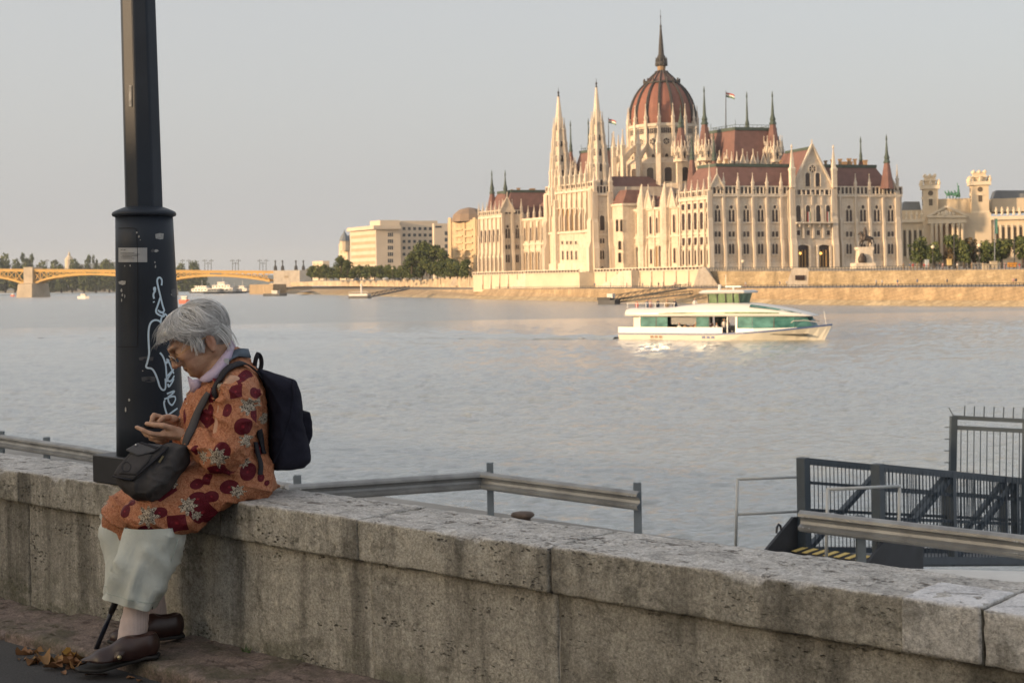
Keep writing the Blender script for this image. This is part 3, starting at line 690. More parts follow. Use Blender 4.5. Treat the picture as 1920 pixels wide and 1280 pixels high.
m = MB(); m.prism([N0 - UPV * .05, N0 + GE * PL * 5 - UPV * .05, F0 + GE * PL * 5 - UPV * .05, F0 - UPV * .05], (0, 0, -.08)); obj('deck', m, plain('gangway_deck', (.16, .17, .18), .8, .2, 3), gw)
GX = (N0 - F0).normalized(); EO = Vector((-GE.x, -GE.y, 0)).normalized()
fl_ = [F0 - GX * .1, N0 + GX * .1, N0 + GX * .15 + EO * 1.5 - UPV * .1, F0 - GX * .15 + EO * 1.5 - UPV * .1]
m = MB(); m.prism(fl_, (0, 0, -.03)); obj('landing_flap', m, M_gang2, gw)
M_yel = plain('hazard_yellow', (.66, .50, .17), .7, .15, 8); M_blk = plain('hazard_black', (.02, .02, .02), .7, .1, 8)
m = MB(); q0 = F0 + EO * .05 + UPV * .012; q1 = N0 + EO * .05 + UPV * .012; m.prism([q0, q1, q1 + EO * .34 - UPV * .02, q0 + EO * .34 - UPV * .02], (0, 0, .02)); obj('stripe_board', m, M_blk, gw)
for i in range(7):
    t0, t1 = (i + .08) / 7, (i + .56) / 7; sh = .45 / 7; v_ = q1 - q0
    m = MB(); m.prism([q0 + v_ * t0 + EO * .01 + UPV * .022, q0 + v_ * t1 + EO * .01 + UPV * .022, q0 + v_ * (t1 - sh + .05) + EO * .33 + UPV * .003, q0 + v_ * (t0 - sh + .05) + EO * .33 + UPV * .003], (0, 0, .006)); obj('hazard_stripe', m, M_yel, gw)
for O_ in (F0 - GX * .12, N0 + GX * .3):
    P_ = [O_ - UPV * .05, O_ + UPV * .50, O_ + EO * .18 + UPV * .52, O_ + EO * 1.25 - UPV * .02, O_ + EO * 1.25 - UPV * .10]
    if O_.x > 5: P_ = [O_ - EO * .75 - UPV * .25, O_ - EO * .75 + UPV * .46, O_ + UPV * .50] + P_[2:]
    m = MB(); m.prism(P_, GX * .05); obj('cheek_plate', m, M_gang2, gw)
    c = O_ + EO * .55 + UPV * .36; m = MB(); m.tube([c - EO * .07 - UPV * .02, c - EO * .05 + UPV * .06, c + UPV * .09, c + EO * .05 + UPV * .05, c + EO * .07 - UPV * .04], .02, 6); obj('lifting_eye', m, M_gang2, gw)
# pale handrails
def handrail(pts_list, lab, r=.025):
    b = pts_list[0][-1]; m = MB(); r_ = empty('handrail', Vector((b.x, b.y, ZQ)), 0, lab, 'handrail', 'pale handrails beside the gangway')
    for i, pts in enumerate(pts_list): m = MB(); m.smooth = True; m.tube(pts, r, 8); obj('post' if i < 2 else 'top_tube' if i == 2 else 'mid_tube', m, M_hand, r_)
handrail([[at(1383, 898, 24.2), at(1379, 1045, 24.2)], [at(1502, 893, 24.6), at(1500, 1045, 24.6)], [at(1382, 898, 24.2), at(1502, 893.5, 24.6)], [at(1380, 964, 24.2), at(1500, 958, 24.6)]], 'pale tubular handrail left of the gangway mouth')
handrail([[at(1552, 917, 21.0), at(1549, 1050, 21.0)], [at(1687, 910, 21.6), at(1684, 1050, 21.6)], [at(1551, 917, 21.0), at(1688, 911, 21.6)]], 'pale tubular handrail in front of the lattice side')
# barred gate with spikes over the gangway
GB = lambda x, y: at(x, y, 25.2 - (x - 1785) * .002)
gate = empty('spiked_gate', GB(1785, 1040), 0, 'tall barred steel gate with spikes standing over the gangway', 'gate')
for nm, a, b, w in (('gate_post', (1788, 780), (1783, 1040), .11), ('gate_post', (1925, 787), (1921, 1040), .11), ('top_rail', (1786, 782), (1990, 792), .07), ('cross_rail', (1791, 801), (1990, 811), .07)):
    m = MB(); m.beam(GB(*a), GB(*b), w); obj(nm, m, M_gang, gate)
for i in range(14):
    x = 1802 + i * 12.2; m = MB(); m.beam(GB(x, 803 + (x - 1802) * .05), GB(x - 2, 1000), .014); obj('gate_bar', m, M_gang, gate)
for i in range(9):
    x = 1808 + i * 18.3; m = MB(); m.beam(GB(x, 781 + (x - 1790) * .05), GB(x + 1, 760 + (x - 1790) * .03), .016); obj('spike', m, M_gang, gate)
for y in (801, 823, 845, 867): m = MB(); m.beam(GB(1787, y), GB(1771, y - .5), .014); obj('spike', m, M_gang, gate)
m = MB(); m.beam(GB(1788, 780), GB(1779, 764), .016); obj('spike', m, M_gang, gate)
# white pontoon roof under the gangway
pw = empty('white_platform', Vector((at(1860, 1090, 20).x, 18.5, ZQ)), 0, 'low white slab at the foot of the gangway side', 'platform')
zd = -2.75
pts = [gp(1640, 1064, zd), gp(2100, 1074, zd), gp(2300, 1112, zd), gp(1870, 1098, zd)]
m = MB(); m.prism([Vector((p.x, p.y, zd)) for p in pts], (0, 0, -.25)); obj('deck', m, plain('white_deck_paint', (.66, .65, .62), .6, .1, 2), pw)
m = MB(); m.prism([Vector((p.x, p.y, zd - .25)) for p in pts], (0, 0, ZQ - zd + .20)); obj('base', m, plain('platform_base', (.25, .26, .27), .6, .2, 1), pw)
# ================================================================= dry leaves in the gutter
k = NT('dry_leaf'); ca = k.attr('tone'); k.set(Base_Color=k.ramp(ca, [(0, (.10, .045, .022)), (.5, (.21, .105, .045)), (.85, (.30, .17, .06)), (1, (.48, .27, .06))]), Roughness=.75); M_leaf = k.m
rr = random.Random(11)
def leaf(name, c, s, tone, label, yaw, curl, tilt):
    n = 7; V = []; Q = []
    for i in range(n):
        t = i / (n - 1); w = sin(pi * min(1, t * 1.05 + .03)) ** .8 * .36 * (1 + .25 * sin(9 * t))
        for j in range(5):
            s_ = (j - 2) / 2; V.append(((t - .5), w * s_, curl * (s_ * w * 2.2) ** 2 + .35 * curl * (t - .5) ** 2 + .03 * rr.uniform(-1, 1)))
    for i in range(n - 1):
        for j in range(4): Q.append((i * 5 + j, i * 5 + j + 1, (i + 1) * 5 + j + 1, (i + 1) * 5 + j))
    R = Matrix.Rotation(yaw, 3, 'Z') @ Matrix.Rotation(tilt, 3, 'Y') @ Matrix.Rotation(tilt * .7, 3, 'X')
    V = [R @ Vector(v) * s for v in V]; z0 = min(v.z for v in V); V = [v - Vector((0, 0, z0)) for v in V]
    me = npmesh(name, V, Q, M_leaf, True, {'tone': [tone] * len(V)}); o = link(name, me); o.location = c
    return tag(o, label, 'leaf', 'fallen leaves in the gutter')
for i in range(22):
    x, y = rr.uniform(40, 150), rr.uniform(1229, 1250)
    y = 1226 + (x - 40) * .15 + rr.uniform(-2, 16)
    c = gp(x, y, ZP - .028 + .012 * (x - 62) / 88 * 2 + .010 * (i % 3)); leaf('fallen_leaf', c, rr.uniform(.04, .075), rr.uniform(.1, .9), 'curled dry brown leaf in the gutter pile beside the kerb', rr.uniform(0, 6.3), rr.uniform(.3, 1.1), rr.uniform(-.25, .25))
leaf('fallen_leaf', gp(132, 1243, ZP + .004), .075, 1.0, 'broad golden leaf upright at the front of the gutter pile', .6, .5, .55)
leaf('fallen_leaf', gp(98, 1252, ZP + .004), .075, .35, 'flat dark leaf lying alone in front of the pile', 2.9, .6, .05)
for x, y in ((15, 1224), (30, 1220), (120, 1262), (245, 1271), (262, 1276)): leaf('fallen_leaf', gp(x, y, ZP + .002 - (.03 if x < 40 else 0)), .03, .75 if x < 40 else .45, {15: 'small yellow leaf scrap farthest left on the pavement', 30: 'small yellow leaf scrap just left of the gutter pile', 120: 'small leaf scrap on the asphalt left of the shoe toe', 245: 'small leaf scrap under the shoe heel', 262: 'small leaf scrap right of the shoe heel at the picture bottom'}[x], rr.uniform(0, 6), .4, .1)
# weed at the wall foot
m = MB()
for i in range(14):
    b = wl(wlx(458) + rr.uniform(-.02, .02), -.005, ZK); a = rr.uniform(0, 6.3); l = rr.uniform(.015, .03)
    t = b + Vector((cos(a) * l * .7, sin(a) * l * .7, l)); s = Vector((-sin(a), cos(a), 0)) * .003
    m.add([b - s, b + s, t], [(0, 1, 2)])
tag(obj('weed', m, plain('weed_green', (.06, .09, .03), .7, .2)), 'tiny green weed at the foot of the wall', 'plant', kind='thing')
# ================================================================= PARLIAMENT (long river front runs away to the left, end front faces us)
C0 = Vector((62.4, 440.0, 0)); RA = Vector((-.517, .856, 0)); SB = Vector((.952, .307, 0))
NR = Vector((-.856, -.517, 0)); NS = Vector((.307, -.952, 0))
def AB(a, b, z=0): return C0 + RA * a + SB * b + Vector((0, 0, z))
def lime(name, c):
    k = NT(name); o = k.obj(); base_ = k.ramp(k.noise(o, .35, 5, .65), [(.3, tuple(x * .86 for x in c)), (.7, tuple(min(1, x * 1.07) for x in c))])
    st = k.ramp(k.noise(k.scale(o, (.9, .9, .12)), 1.0, 5, .65), [(.48, 0.0), (.70, 1.0)]); base_ = k.mix(k.math('MULTIPLY', st, .45), base_, tuple(x * f for x, f in zip(c, (.52, .47, .42))))
    fn = k.noise(k.scale(o, (1, 1, 1.3)), 1.6, 5, .75); base_ = k.mix(.4, base_, k.ramp(fn, [(.3, .2), (.5, .5), (.7, .8)]), 'OVERLAY')
    k.set(Base_Color=base_, Roughness=.92); k.bump(fn, .8, .25); MATS[name] = k.m; return k.m
M_lime = lime('pale_limestone', (.70, .605, .485))
M_lime2 = lime('limestone_trim', (.74, .65, .53))
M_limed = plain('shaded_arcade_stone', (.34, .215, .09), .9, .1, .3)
M_roof = plain('red_slate_roof', (.180, .094, .080), .75, .18, .5, bump=.3, bsc=3)
M_dome = plain('dome_red_tile', (.240, .100, .072), .7, .14, .3)
M_cop = plain('green_copper', (.060, .085, .070), .7, .2, .6)
M_rib = plain('dark_dome_rib', (.045, .042, .042), .7, .2, .6)
M_glass = plain('dark_window', (.045, .026, .022), .35, .2, .3)
M_brick = plain('chimney_brick', (.33, .22, .13), .9, .2, .5)
parl = empty('parliament_building', C0, 0, 'huge neo-gothic riverside building with a red dome and many spires', 'building')
def part(name, mb, mt, parent=None): 
    if parent is not None and parent is not parl:
        ROOTLOC[parent.name] = C0
        return obj(name, mb, mt, parent)
    return obj(name, mb, mt, parl)
def para(a0, a1, b0, b1, z0, z1):
    return [AB(a0, b0, z0), AB(a1, b0, z0), AB(a1, b1, z0), AB(a0, b1, z0)], (0, 0, z1 - z0)
def block(name, a0, a1, b0, b1, z0, z1, mt=None, parent=None):
    m = MB(); m.prism(*para(a0, a1, b0, b1, z0, z1)); return part(name, m, mt or M_lime, parent)
def frustum(name, a0, a1, b0, b1, z0, z1, ia, ib, mt, cap=None, parent=None):
    m = MB()
    lo = [AB(a0, b0, z0), AB(a1, b0, z0), AB(a1, b1, z0), AB(a0, b1, z0)]; hi = [AB(a0 + ia, b0 + ib, z1), AB(a1 - ia, b0 + ib, z1), AB(a1 - ia, b1 - ib, z1), AB(a0 + ia, b1 - ib, z1)]
    m.rings([lo, hi]); o = part(name, m, mt, parent)
    if cap:
        m = MB(); m.prism([AB(a0 + ia - .3, b0 + ib - .3, z1 - .25), AB(a1 - ia + .3, b0 + ib - .3, z1 - .25), AB(a1 - ia + .3, b1 - ib + .3, z1 - .25), AB(a0 + ia - .3, b1 - ib + .3, z1 - .25)], (0, 0, 1.0)); part('ridge_copper', m, cap, o)
    return o
# --- shared small pieces -----------------------------------------------------
def arch_poly(w, h, n=5, pointed=1.15):
    """outline of a pointed opening, bottom left, going round, x by z"""
    sp = h - w * .5 * pointed; P = [(-w / 2, 0), (w / 2, 0)]
    for i in range(n + 1): t = i / n; P.append((w / 2 * cos(t * pi / 2) ** .85, sp + (h - sp) * sin(t * pi / 2)))
    for i in range(n - 1, -1, -1): t = i / n; P.append((-w / 2 * cos(t * pi / 2) ** .85, sp + (h - sp) * sin(t * pi / 2)))
    return P
def frame_pane(mb, P, off, th, y0=0.0, depth=.22):
    """stone surround (material 0) proud of the wall and the dark pane (material 1) set back inside it"""
    cx = sum(p[0] for p in P) / len(P); cz = sum(p[1] for p in P) / len(P); n = len(P)
    O = []
    for x, z in P:
        d = Vector((x - cx, z - cz)); 
        O.append((x + (th if x > cx else -th), z + (th if z > cz else -th * .6)))
    a = [(x + off[0], y0 - depth, z + off[1]) for x, z in O]; b = [(x + off[0], y0 - depth, z + off[1]) for x, z in P]
    c = [(x + off[0], y0 - .02, z + off[1]) for x, z in P]; e = [(x + off[0], y0, z + off[1]) for x, z in O]
    mb.mat(0); vs = a + b + c + e; fs = []
    for i in range(n):
        j = (i + 1) % n
        fs += [(i, j, n + j, n + i), (n + i, n + j, 2 * n + j, 2 * n + i), (j, i, 3 * n + i, 3 * n + j)]
    mb.add(vs, fs); mb.mat(1); mb.add(c, [tuple(range(n))]); mb.mat(0)
WIN = {}
def win_mesh(kind):
    if kind in WIN: return WIN[kind]
    m = MB()
    if kind == 'double':            # two lancets with a round eye above, 1 wide x 1 high reference: w=2.4 h=5.4
        frame_pane(m, arch_poly(1.0, 3.9), (-.64, 0), .16); frame_pane(m, arch_poly(1.0, 3.9), (.64, 0), .16)
        frame_pane(m, [(.62 * cos(2 * pi * i / 10), .62 * sin(2 * pi * i / 10)) for i in range(10)], (0, 4.75), .16)
        m.box((0, -.2, -.3), (2.9, .5, .35))
    elif kind == 'doublearch':
        frame_pane(m, arch_poly(1.0, 3.0), (-.64, 0), .16); frame_pane(m, arch_poly(1.0, 3.0), (.64, 0), .16); m.box((0, -.2, -.3), (2.9, .5, .3))
    elif kind == 'pair':
        for s in (-.72, .72): frame_pane(m, [(-.5, 0), (.5, 0), (.5, 1.7), (-.5, 1.7)], (s, 0), .14)
        m.box((0, -.2, -.25), (2.9, .4, .25))
    elif kind == 'lancet':
        frame_pane(m, arch_poly(1.2, 4.2), (0, 0), .2)
    elif kind == 'small':
        frame_pane(m, [(-.5, 0), (.5, 0), (.5, 1.3), (-.5, 1.3)], (0, 0), .16)
    elif kind == 'rose':
        frame_pane(m, [(1.2 * cos(2 * pi * i / 14), 1.2 * sin(2 * pi * i / 14)) for i in range(14)], (0, 0), .28)
        for i in range(3):
            a = i * pi / 3; m.box((0, -.12, 0), (2.3, .12, .16), Vector((cos(a), 0, sin(a))), Vector((0, 1, 0)), Vector((-sin(a), 0, cos(a))))
    elif kind == 'arcade':          # tall opening with ochre shade inside
        frame_pane(m, arch_poly(1.0, 6.0), (0, 0), .16, depth=.4)
    elif kind == 'panel':
        frame_pane(m, [(-.5, 0), (.5, 0), (.5, 1), (-.5, 1)], (0, 0), .08, depth=.15)
    me = m.mesh('window', [M_lime2, M_glass]); WIN[kind] = me; return me
WREF = {'double': (2.6, 5.5), 'doublearch': (2.6, 3.2), 'pair': (2.6, 1.9), 'lancet': (1.2, 4.2), 'small': (1.0, 1.3), 'rose': (2.4, 2.4), 'arcade': (1.0, 6.0), 'panel': (1.0, 1.0)}
def win(kind, P, nrm, w, h, name='window', parent=None, me=None):
    """window standing on the wall at P (centre of its sill), outward normal nrm"""
    o = link(name, me or win_mesh(kind), parl, Vector(P) - C0, atan2(nrm.x, -nrm.y))
    rw, rh = WREF[kind]; s = w / rw; o.scale = (s, max(.6, min(1.6, s)), h / rh); return o
def winpx(kind, px, y0, y1, wpx, P0, nrm, **kw):
    """y0 top, y1 sill in the photo"""
    A, B = onp(px - wpx / 2, y1, P0, nrm), onp(px + wpx / 2, y1, P0, nrm); T = onp(px, y0, P0, nrm); S = onp(px, y1, P0, nrm)
    return win(kind, S + nrm * .01, nrm, (B - A).length, T.z - S.z, **kw)
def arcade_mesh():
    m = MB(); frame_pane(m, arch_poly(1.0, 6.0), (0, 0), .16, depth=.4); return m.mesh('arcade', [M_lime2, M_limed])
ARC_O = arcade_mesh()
# pinnacle: square shaft, gablets, pyramid and finial
m = MB(); m.box((0, 0, 1.2), (.9, .9, 2.4)); m.lathe((0, 0, 0), [(.75, 2.4), (.78, 2.7), (.5, 2.9), (.08, 5.6), (.22, 5.75), (.05, 6.2)], 4, pi / 4); PIN = m.mesh('pinnacle', M_lime2)
def pinnacle(P, s=1.0, sz=None): o = link('pinnacle', PIN, parl, Vector(P) - C0, TH_S); o.scale = (s, s, sz or s); return o
TH_S = atan2(SB.y, SB.x)
# stepped buttress, unit 1 m wide, 1 high
def buttress_mesh():
    m = MB(); P = [(0, 0), (-1.5, 0), (-1.5, .30), (-.95, .38), (-.95, .62), (-.62, .66), (-.62, 1.0), (0, 1.0)]
    m.prism([(-.5, y, z) for y, z in P], (1, 0, 0)); return m.mesh('buttress', M_lime)
BUT = buttress_mesh()
def buttress(P, nrm, w, h, dp=1.0): o = link('buttress', BUT, parl, Vector(P) - C0, atan2(nrm.x, -nrm.y)); o.scale = (w, dp, h); return o
# parapet strip with little openings
def band(name, P, Q, nrm, z0, z1, d, mt=None):
    m = MB(); a, b = Vector((P.x, P.y, 0)), Vector((Q.x, Q.y, 0)); m.prism([a + nrm * d + Vector((0, 0, z0)), b + nrm * d + Vector((0, 0, z0)), b - nrm * .2 + Vector((0, 0, z0)), a - nrm * .2 + Vector((0, 0, z0))], (0, 0, z1 - z0)); return part(name, m, mt or M_lime2)
def balustrade(P, Q, nrm, z0, z1, gap=1.6):
    """row of small dark openings between posts under a coping"""
    L = (Q - P).length; n = max(2, int(L / gap)); d = (Q - P) / n
    m = MB(); m.mat(0)
    up = Vector((0, 0, 1)); O = lambda i: Vector((P.x, P.y, 0)) + Vector((d.x, d.y, 0)) * i + nrm * .12
    m.beam(O(0) + up * z1, O(n) + up * z1, .5, .35); m.beam(O(0) + up * z0, O(n) + up * z0, .5, .3)
    for i in range(n + 1): m.beam(O(i) + up * z0, O(i) + up * z1, .42, .42)
    m.mat(1); a, b = O(0) - nrm * .1, O(n) - nrm * .1; m.add([a + up * z0, b + up * z0, b + up * z1, a + up * z1], [(0, 1, 2, 3)])
    return part('balustrade', m, [M_lime2, M_glass])
# --- masses --------------------------------------------------------------------
ZG, ZB = 3.5, -2.0
block('south_wing_wall', 0, 16.4, 0, 67.5, ZB, 26.4)
block('loggia_range', 16.4, 125, 7, 58, ZB, 24.3)
block('central_block', 58.4, 88.4, -4, 26, ZB, 33.0)
block('stair_turret', 51.5, 58.4, 2.5, 20, ZB, 26.0)
block('north_pavilion', 125, 145, 0, 40, ZB, 26.8)
frustum('mansard_roof', .8, 18.5, .8, 66.7, 26.5, 36.0, 4.4, 4.4, M_roof, M_cop)
frustum('mansard_roof', 18, 60, 8.5, 56, 24.4, 29.0, 3, 6.0, M_roof)
frustum('mansard_roof', 86, 127, 9.5, 56, 24.4, 32.0, 3, 6.0, M_roof)
frustum('mansard_roof', 125.5, 144.5, .8, 39, 26.9, 35.6, 4.5, 4.5, M_roof, M_cop)
frustum('mansard_roof', 61, 86, 3, 26, 33.1, 37.0, 4, 5, M_roof)
# --- river terrace -------------------------------------------------------------
M_terr = plain('terrace_stone', (.66, .56, .42), .9, .12, .15)
ZT = 3.55
m = MB(); m.prism([AB(-3, -5.5, ZB - 1), AB(140, -5.5, ZB - 1), AB(147, -1.5, ZB - 1), AB(147, 75, ZB - 1), AB(-3, 75, ZB - 1)], (0, 0, ZT - ZB + 1)); part('river_terrace', m, M_terr)
m = MB(); m.prism([AB(56, -11, ZB - 1), AB(91, -11, ZB - 1), AB(91, -5.6, ZB - 1), AB(56, -5.6, ZB - 1)], (0, 0, ZT - ZB + 1)); part('river_terrace', m, M_terr)
for a0, a1 in ((-3, 56), (91, 140)): balustrade(AB(a0, -5.5), AB(a1, -5.5), NR, ZT, ZT + 1.0, 1.8)
balustrade(AB(56, -11), AB(91, -11), NR, ZT, ZT + 1.0, 1.8)
for a0, a1, s in ((50, 30, 1), (108, 93, 1)):           # long ramped stairs on the river wall
    m = MB(); m.prism([AB(a0, -5.6, ZB), AB(a1, -5.6, ZB), AB(a1, -5.6, ZT + .3), AB(a1 + (a0 - a1) * .25, -5.6, ZT + .3)], NR * 3.2); part('ramp_stair', m, M_lime2)
for i in range(22):
    a = -2 + i * 6.4
    if 54 < a < 93: continue
    o = link('wall_pier', BUT, parl, AB(a, -5.5, ZB) - C0, atan2(NR.x, -NR.y)); o.scale = (.9, .5, ZT - ZB)
# --- end (south) front ------------------------------------------------------------
PS = AB(0, 0); dS = 1.4
def zs(y, px=1500): return onp(px, y, PS, NS).z
Z_par0, Z_par1 = zs(366), zs(353)
for b0, b1 in ((0, 27.0), (43.6, 67.5)):
    A, B = AB(-.05, b0), AB(-.05, b1); balustrade(A, B, NS, Z_par0 + .3, Z_par1 + .5, 1.35)
    band('cornice', A, B, NS, Z_par0 - .5, Z_par0 + .1, .5); band('string_course', A, B, NS, zs(419), zs(416), .25); band('string_course', A, B, NS, zs(447), zs(445), .2); band('plinth', A, B, NS, ZT - .2, zs(491), .35)
for px in (1345.5, 1371.7, 1399, 1426, 1453, 1591.7, 1618, 1643.8, 1669.7):
    dx = 0
    winpx('double', px, 384, 416, 13.5, PS, NS); winpx('pair', px, 433, 444, 12.5, PS, NS); winpx('doublearch', px, 455.5, 476, 12, PS, NS); winpx('small', px - 3, 492.5, 499, 5, PS, NS); winpx('small', px + 3, 492.5, 499, 5, PS, NS)
for px in (1332, 1358.5, 1385.5, 1413, 1439.5, 1466, 1480, 1577, 1605.5, 1631.5, 1657.5, 1684):
    S = onp(px, 505, PS, NS); buttress(Vector((S.x, S.y, ZT - .3)), NS, .78 if px not in (1332, 1684) else 1.6, Z_par1 - ZT - .4, .85)
    if px not in (1480, 1577): pinnacle(Vector((S.x, S.y, Z_par1 - .5)) + NS * .35, .8, 1.35 if px in (1332, 1684) else .85)
def gable(P, nrm, w, z0, z1, d=.7, name='gable', eye=True):
    t = Vector((-nrm.y, nrm.x, 0)); P = Vector((P.x, P.y, 0)); up = Vector((0, 0, 1)); m = MB()
    m.prism([P - t * w / 2 + up * z0, P + t * w / 2 + up * z0, P + up * z1], nrm * d); o = part(name, m, M_lime)
    m = MB()
    for s in (-1, 1): m.beam(P + t * s * (w / 2 + .15) + up * (z0 - .1) + nrm * (d + .05), P + up * (z1 + .3) + nrm * (d + .05), .5, .4)
    m.beam(P + up * z1 + nrm * d, P + up * (z1 + 2.2) + nrm * d, .3); part('gable_coping', m, M_lime2)
    return o
for px in (1345.5, 1669.7):
    S = onp(px, 505, PS, NS); gable(S, NS, 4.6, zs(352), zs(330), .6); w_ = winpx('rose', px, 346, 352, 6, PS + NS * .62, NS)
# gabled middle pavilion, standing 1.4 m forward
PG = PS + NS * dS
def zg_(y): return onp(1525, y, PG, NS).z
L, R = onp(1487, 500, PG, NS), onp(1565, 500, PG, NS); t_ = Vector((-NS.y, NS.x, 0)); up = Vector((0, 0, 1))
m = MB(); L0, R0 = Vector((L.x, L.y, 0)), Vector((R.x, R.y, 0)); m.prism([L0 + up * (ZT - .3), R0 + up * (ZT - .3), R0 + up * zg_(352), L0 + up * zg_(352)], -NS * 6); part('gable_pavilion', m, M_lime)
m = MB(); mid = (L0 + R0) / 2; m.prism([L0 + t_ * -1.2 * 0 + up * zg_(352), R0 + up * zg_(352), mid + up * zg_(273)], -NS * 1.0); part('gable', m, M_lime)
m = MB()
for E in (L0, R0): m.beam(E + up * (zg_(353)) + NS * .1, mid + up * zg_(271) + NS * .1, .8, .6)
m.beam(mid + up * zg_(273), mid + up * zg_(262), .35); part('gable_coping', m, M_lime2)
m = MB(); m.prism([L0 - NS * 1.1 + up * zg_(352), R0 - NS * 1.1 + up * zg_(352), mid - NS * 1.1 + up * zg_(278)], -NS * 17); part('pavilion_roof', m, M_roof)
m = MB(); m.beam(mid - NS * 1.2 + up * zg_(277), mid - NS * 17 + up * zg_(277), .5, .9); part('ridge_copper', m, M_cop)
for px in (1496.7, 1515, 1534, 1552.8):
    winpx('lancet', px, 385, 416, 9, PG, NS); winpx('small', px, 432, 441, 7, PG, NS)
winpx('rose', 1523, 303, 317, 13, PG, NS)
_rose = None
winpx('lancet', 1514, 324, 350, 9, PG, NS); winpx('lancet', 1533, 324, 350, 9, PG, NS)
for px in (1505, 1544):
    o = winpx('arcade', px, 459, 502, 21, PG, NS, name='entrance_arch'); o.scale[1] = 2.2
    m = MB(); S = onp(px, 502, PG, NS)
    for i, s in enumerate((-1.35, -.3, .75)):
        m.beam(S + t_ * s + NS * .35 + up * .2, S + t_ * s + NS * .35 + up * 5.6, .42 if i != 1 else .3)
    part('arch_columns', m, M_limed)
M_lit = bpy.data.materials.new('lit_lantern'); M_lit.use_nodes = True
_b = M_lit.node_tree.nodes['Principled BSDF']; _b.inputs['Base Color'].default_value = (.9, .5, .12, 1); _b.inputs['Emission Color'].default_value = (1, .55, .12, 1); _b.inputs['Emission Strength'].default_value = 2.2
for px in (1498.5, 1537):
    S = onp(px, 475, PG, NS) + NS * .6; m = MB(); m.sphere(S, .42, 6, 5); part('lantern', m, M_lit)
A, B = L0 + NS * 0, R0 + NS * 0
band('string_course', A, B, NS, zg_(420), zg_(416.5), .5); band('string_course', A, B, NS, zg_(447), zg_(445), .25); balustrade(A, B, NS, zg_(366), zg_(355), 1.5)
for px in (1487, 1506, 1525, 1543.5, 1565):
    S = onp(px, 505, PG, NS); e = px in (1487, 1565); buttress(Vector((S.x, S.y, ZT - .3)) if e else Vector((S.x, S.y, zg_(447))), NS, 1.9 if e else .7, (zg_(352) - ZT) if e else (zg_(360) - zg_(447)), 1.0 if e else .4)
    if e: pinnacle(Vector((S.x, S.y, zg_(352))) + NS * .4, 1.7, 2.2)
m = MB(); 
for px, c in ((1514.5, (.5, .05, .04)), (1551, (.5, .05, .04))):
    S = onp(px, 408, PG, NS) + NS * .9; m = MB(); M_fl = [plain('flag_red', (.38, .09, .08), .8, .1), plain('flag_white', (.72, .70, .67), .8, .05), plain('flag_green', (.10, .20, .12), .8, .1)]  # flag colours muted, with distance haze put into the paint
    for i in range(3): m.mat(i); m.box(S + up * .0 + t_ * (i - 1) * .35, (.35, .08, 3.6), t_, NS, up)
    part('flag_banner', m, M_fl)
m = MB(); m.box(onp(1525, 418, PG, NS) + NS * .9, (13.4, 1.6, .4), t_, NS, up)
for px in (1497, 1515, 1534, 1552): m.box(onp(px, 421, PG, NS) + NS * .6, (.6, 1.0, 1.5), t_, NS, up)
part('balcony', m, M_lime2)
# --- river front ------------------------------------------------------------------
def zr(y, px, b): return onp(px, y, AB(0, b), NR).z
def apx(px, b, y=440):
    p = onp(px, y, AB(0, b), NR); return (p - AB(0, b)).dot(RA) / RA.dot(RA)
PR0, PR7, PRM = AB(0, 0), AB(0, 7), AB(0, -4)
def strips(bplane, a0, a1, n, z0, z1, w=.7, dp=.7, pin=.8):
    for i in range(n + 1):
        a = a0 + (a1 - a0) * i / n; P = AB(a, bplane, z0); o = link('buttress', BUT, parl, P - C0, atan2(NR.x, -NR.y)); o.scale = (w, dp, z1 - z0)
        if pin: pinnacle(AB(a, bplane - .3, z1 - .4), pin)
# south pavilion, river side
strips(0, .6, 15.8, 5, ZT - .3, 27.2, .62, .75, .8)
for i in range(5):
    a = .6 + 15.2 * (i + .5) / 5
    for z, h, kd in ((5.2, 4.6, 'lancet'), (11.3, 2.4, 'small'), (16.2, 5.4, 'lancet'), (22.6, 1.8, 'small')): win(kd, AB(a, 0, z) + NR * .01, NR, 1.65, h)
balustrade(AB(0, -.05), AB(16.4, -.05), NR, 26.4, 28.2, 1.5); band('cornice', AB(0, 0), AB(16.4, 0), NR, 25.3, 26.1, .6); band('string_course', AB(0, 0), AB(16.4, 0), NR, 14.6, 15.1, .35); band('string_course', AB(0, 0), AB(16.4, 0), NR, 10.2, 10.6, .35)
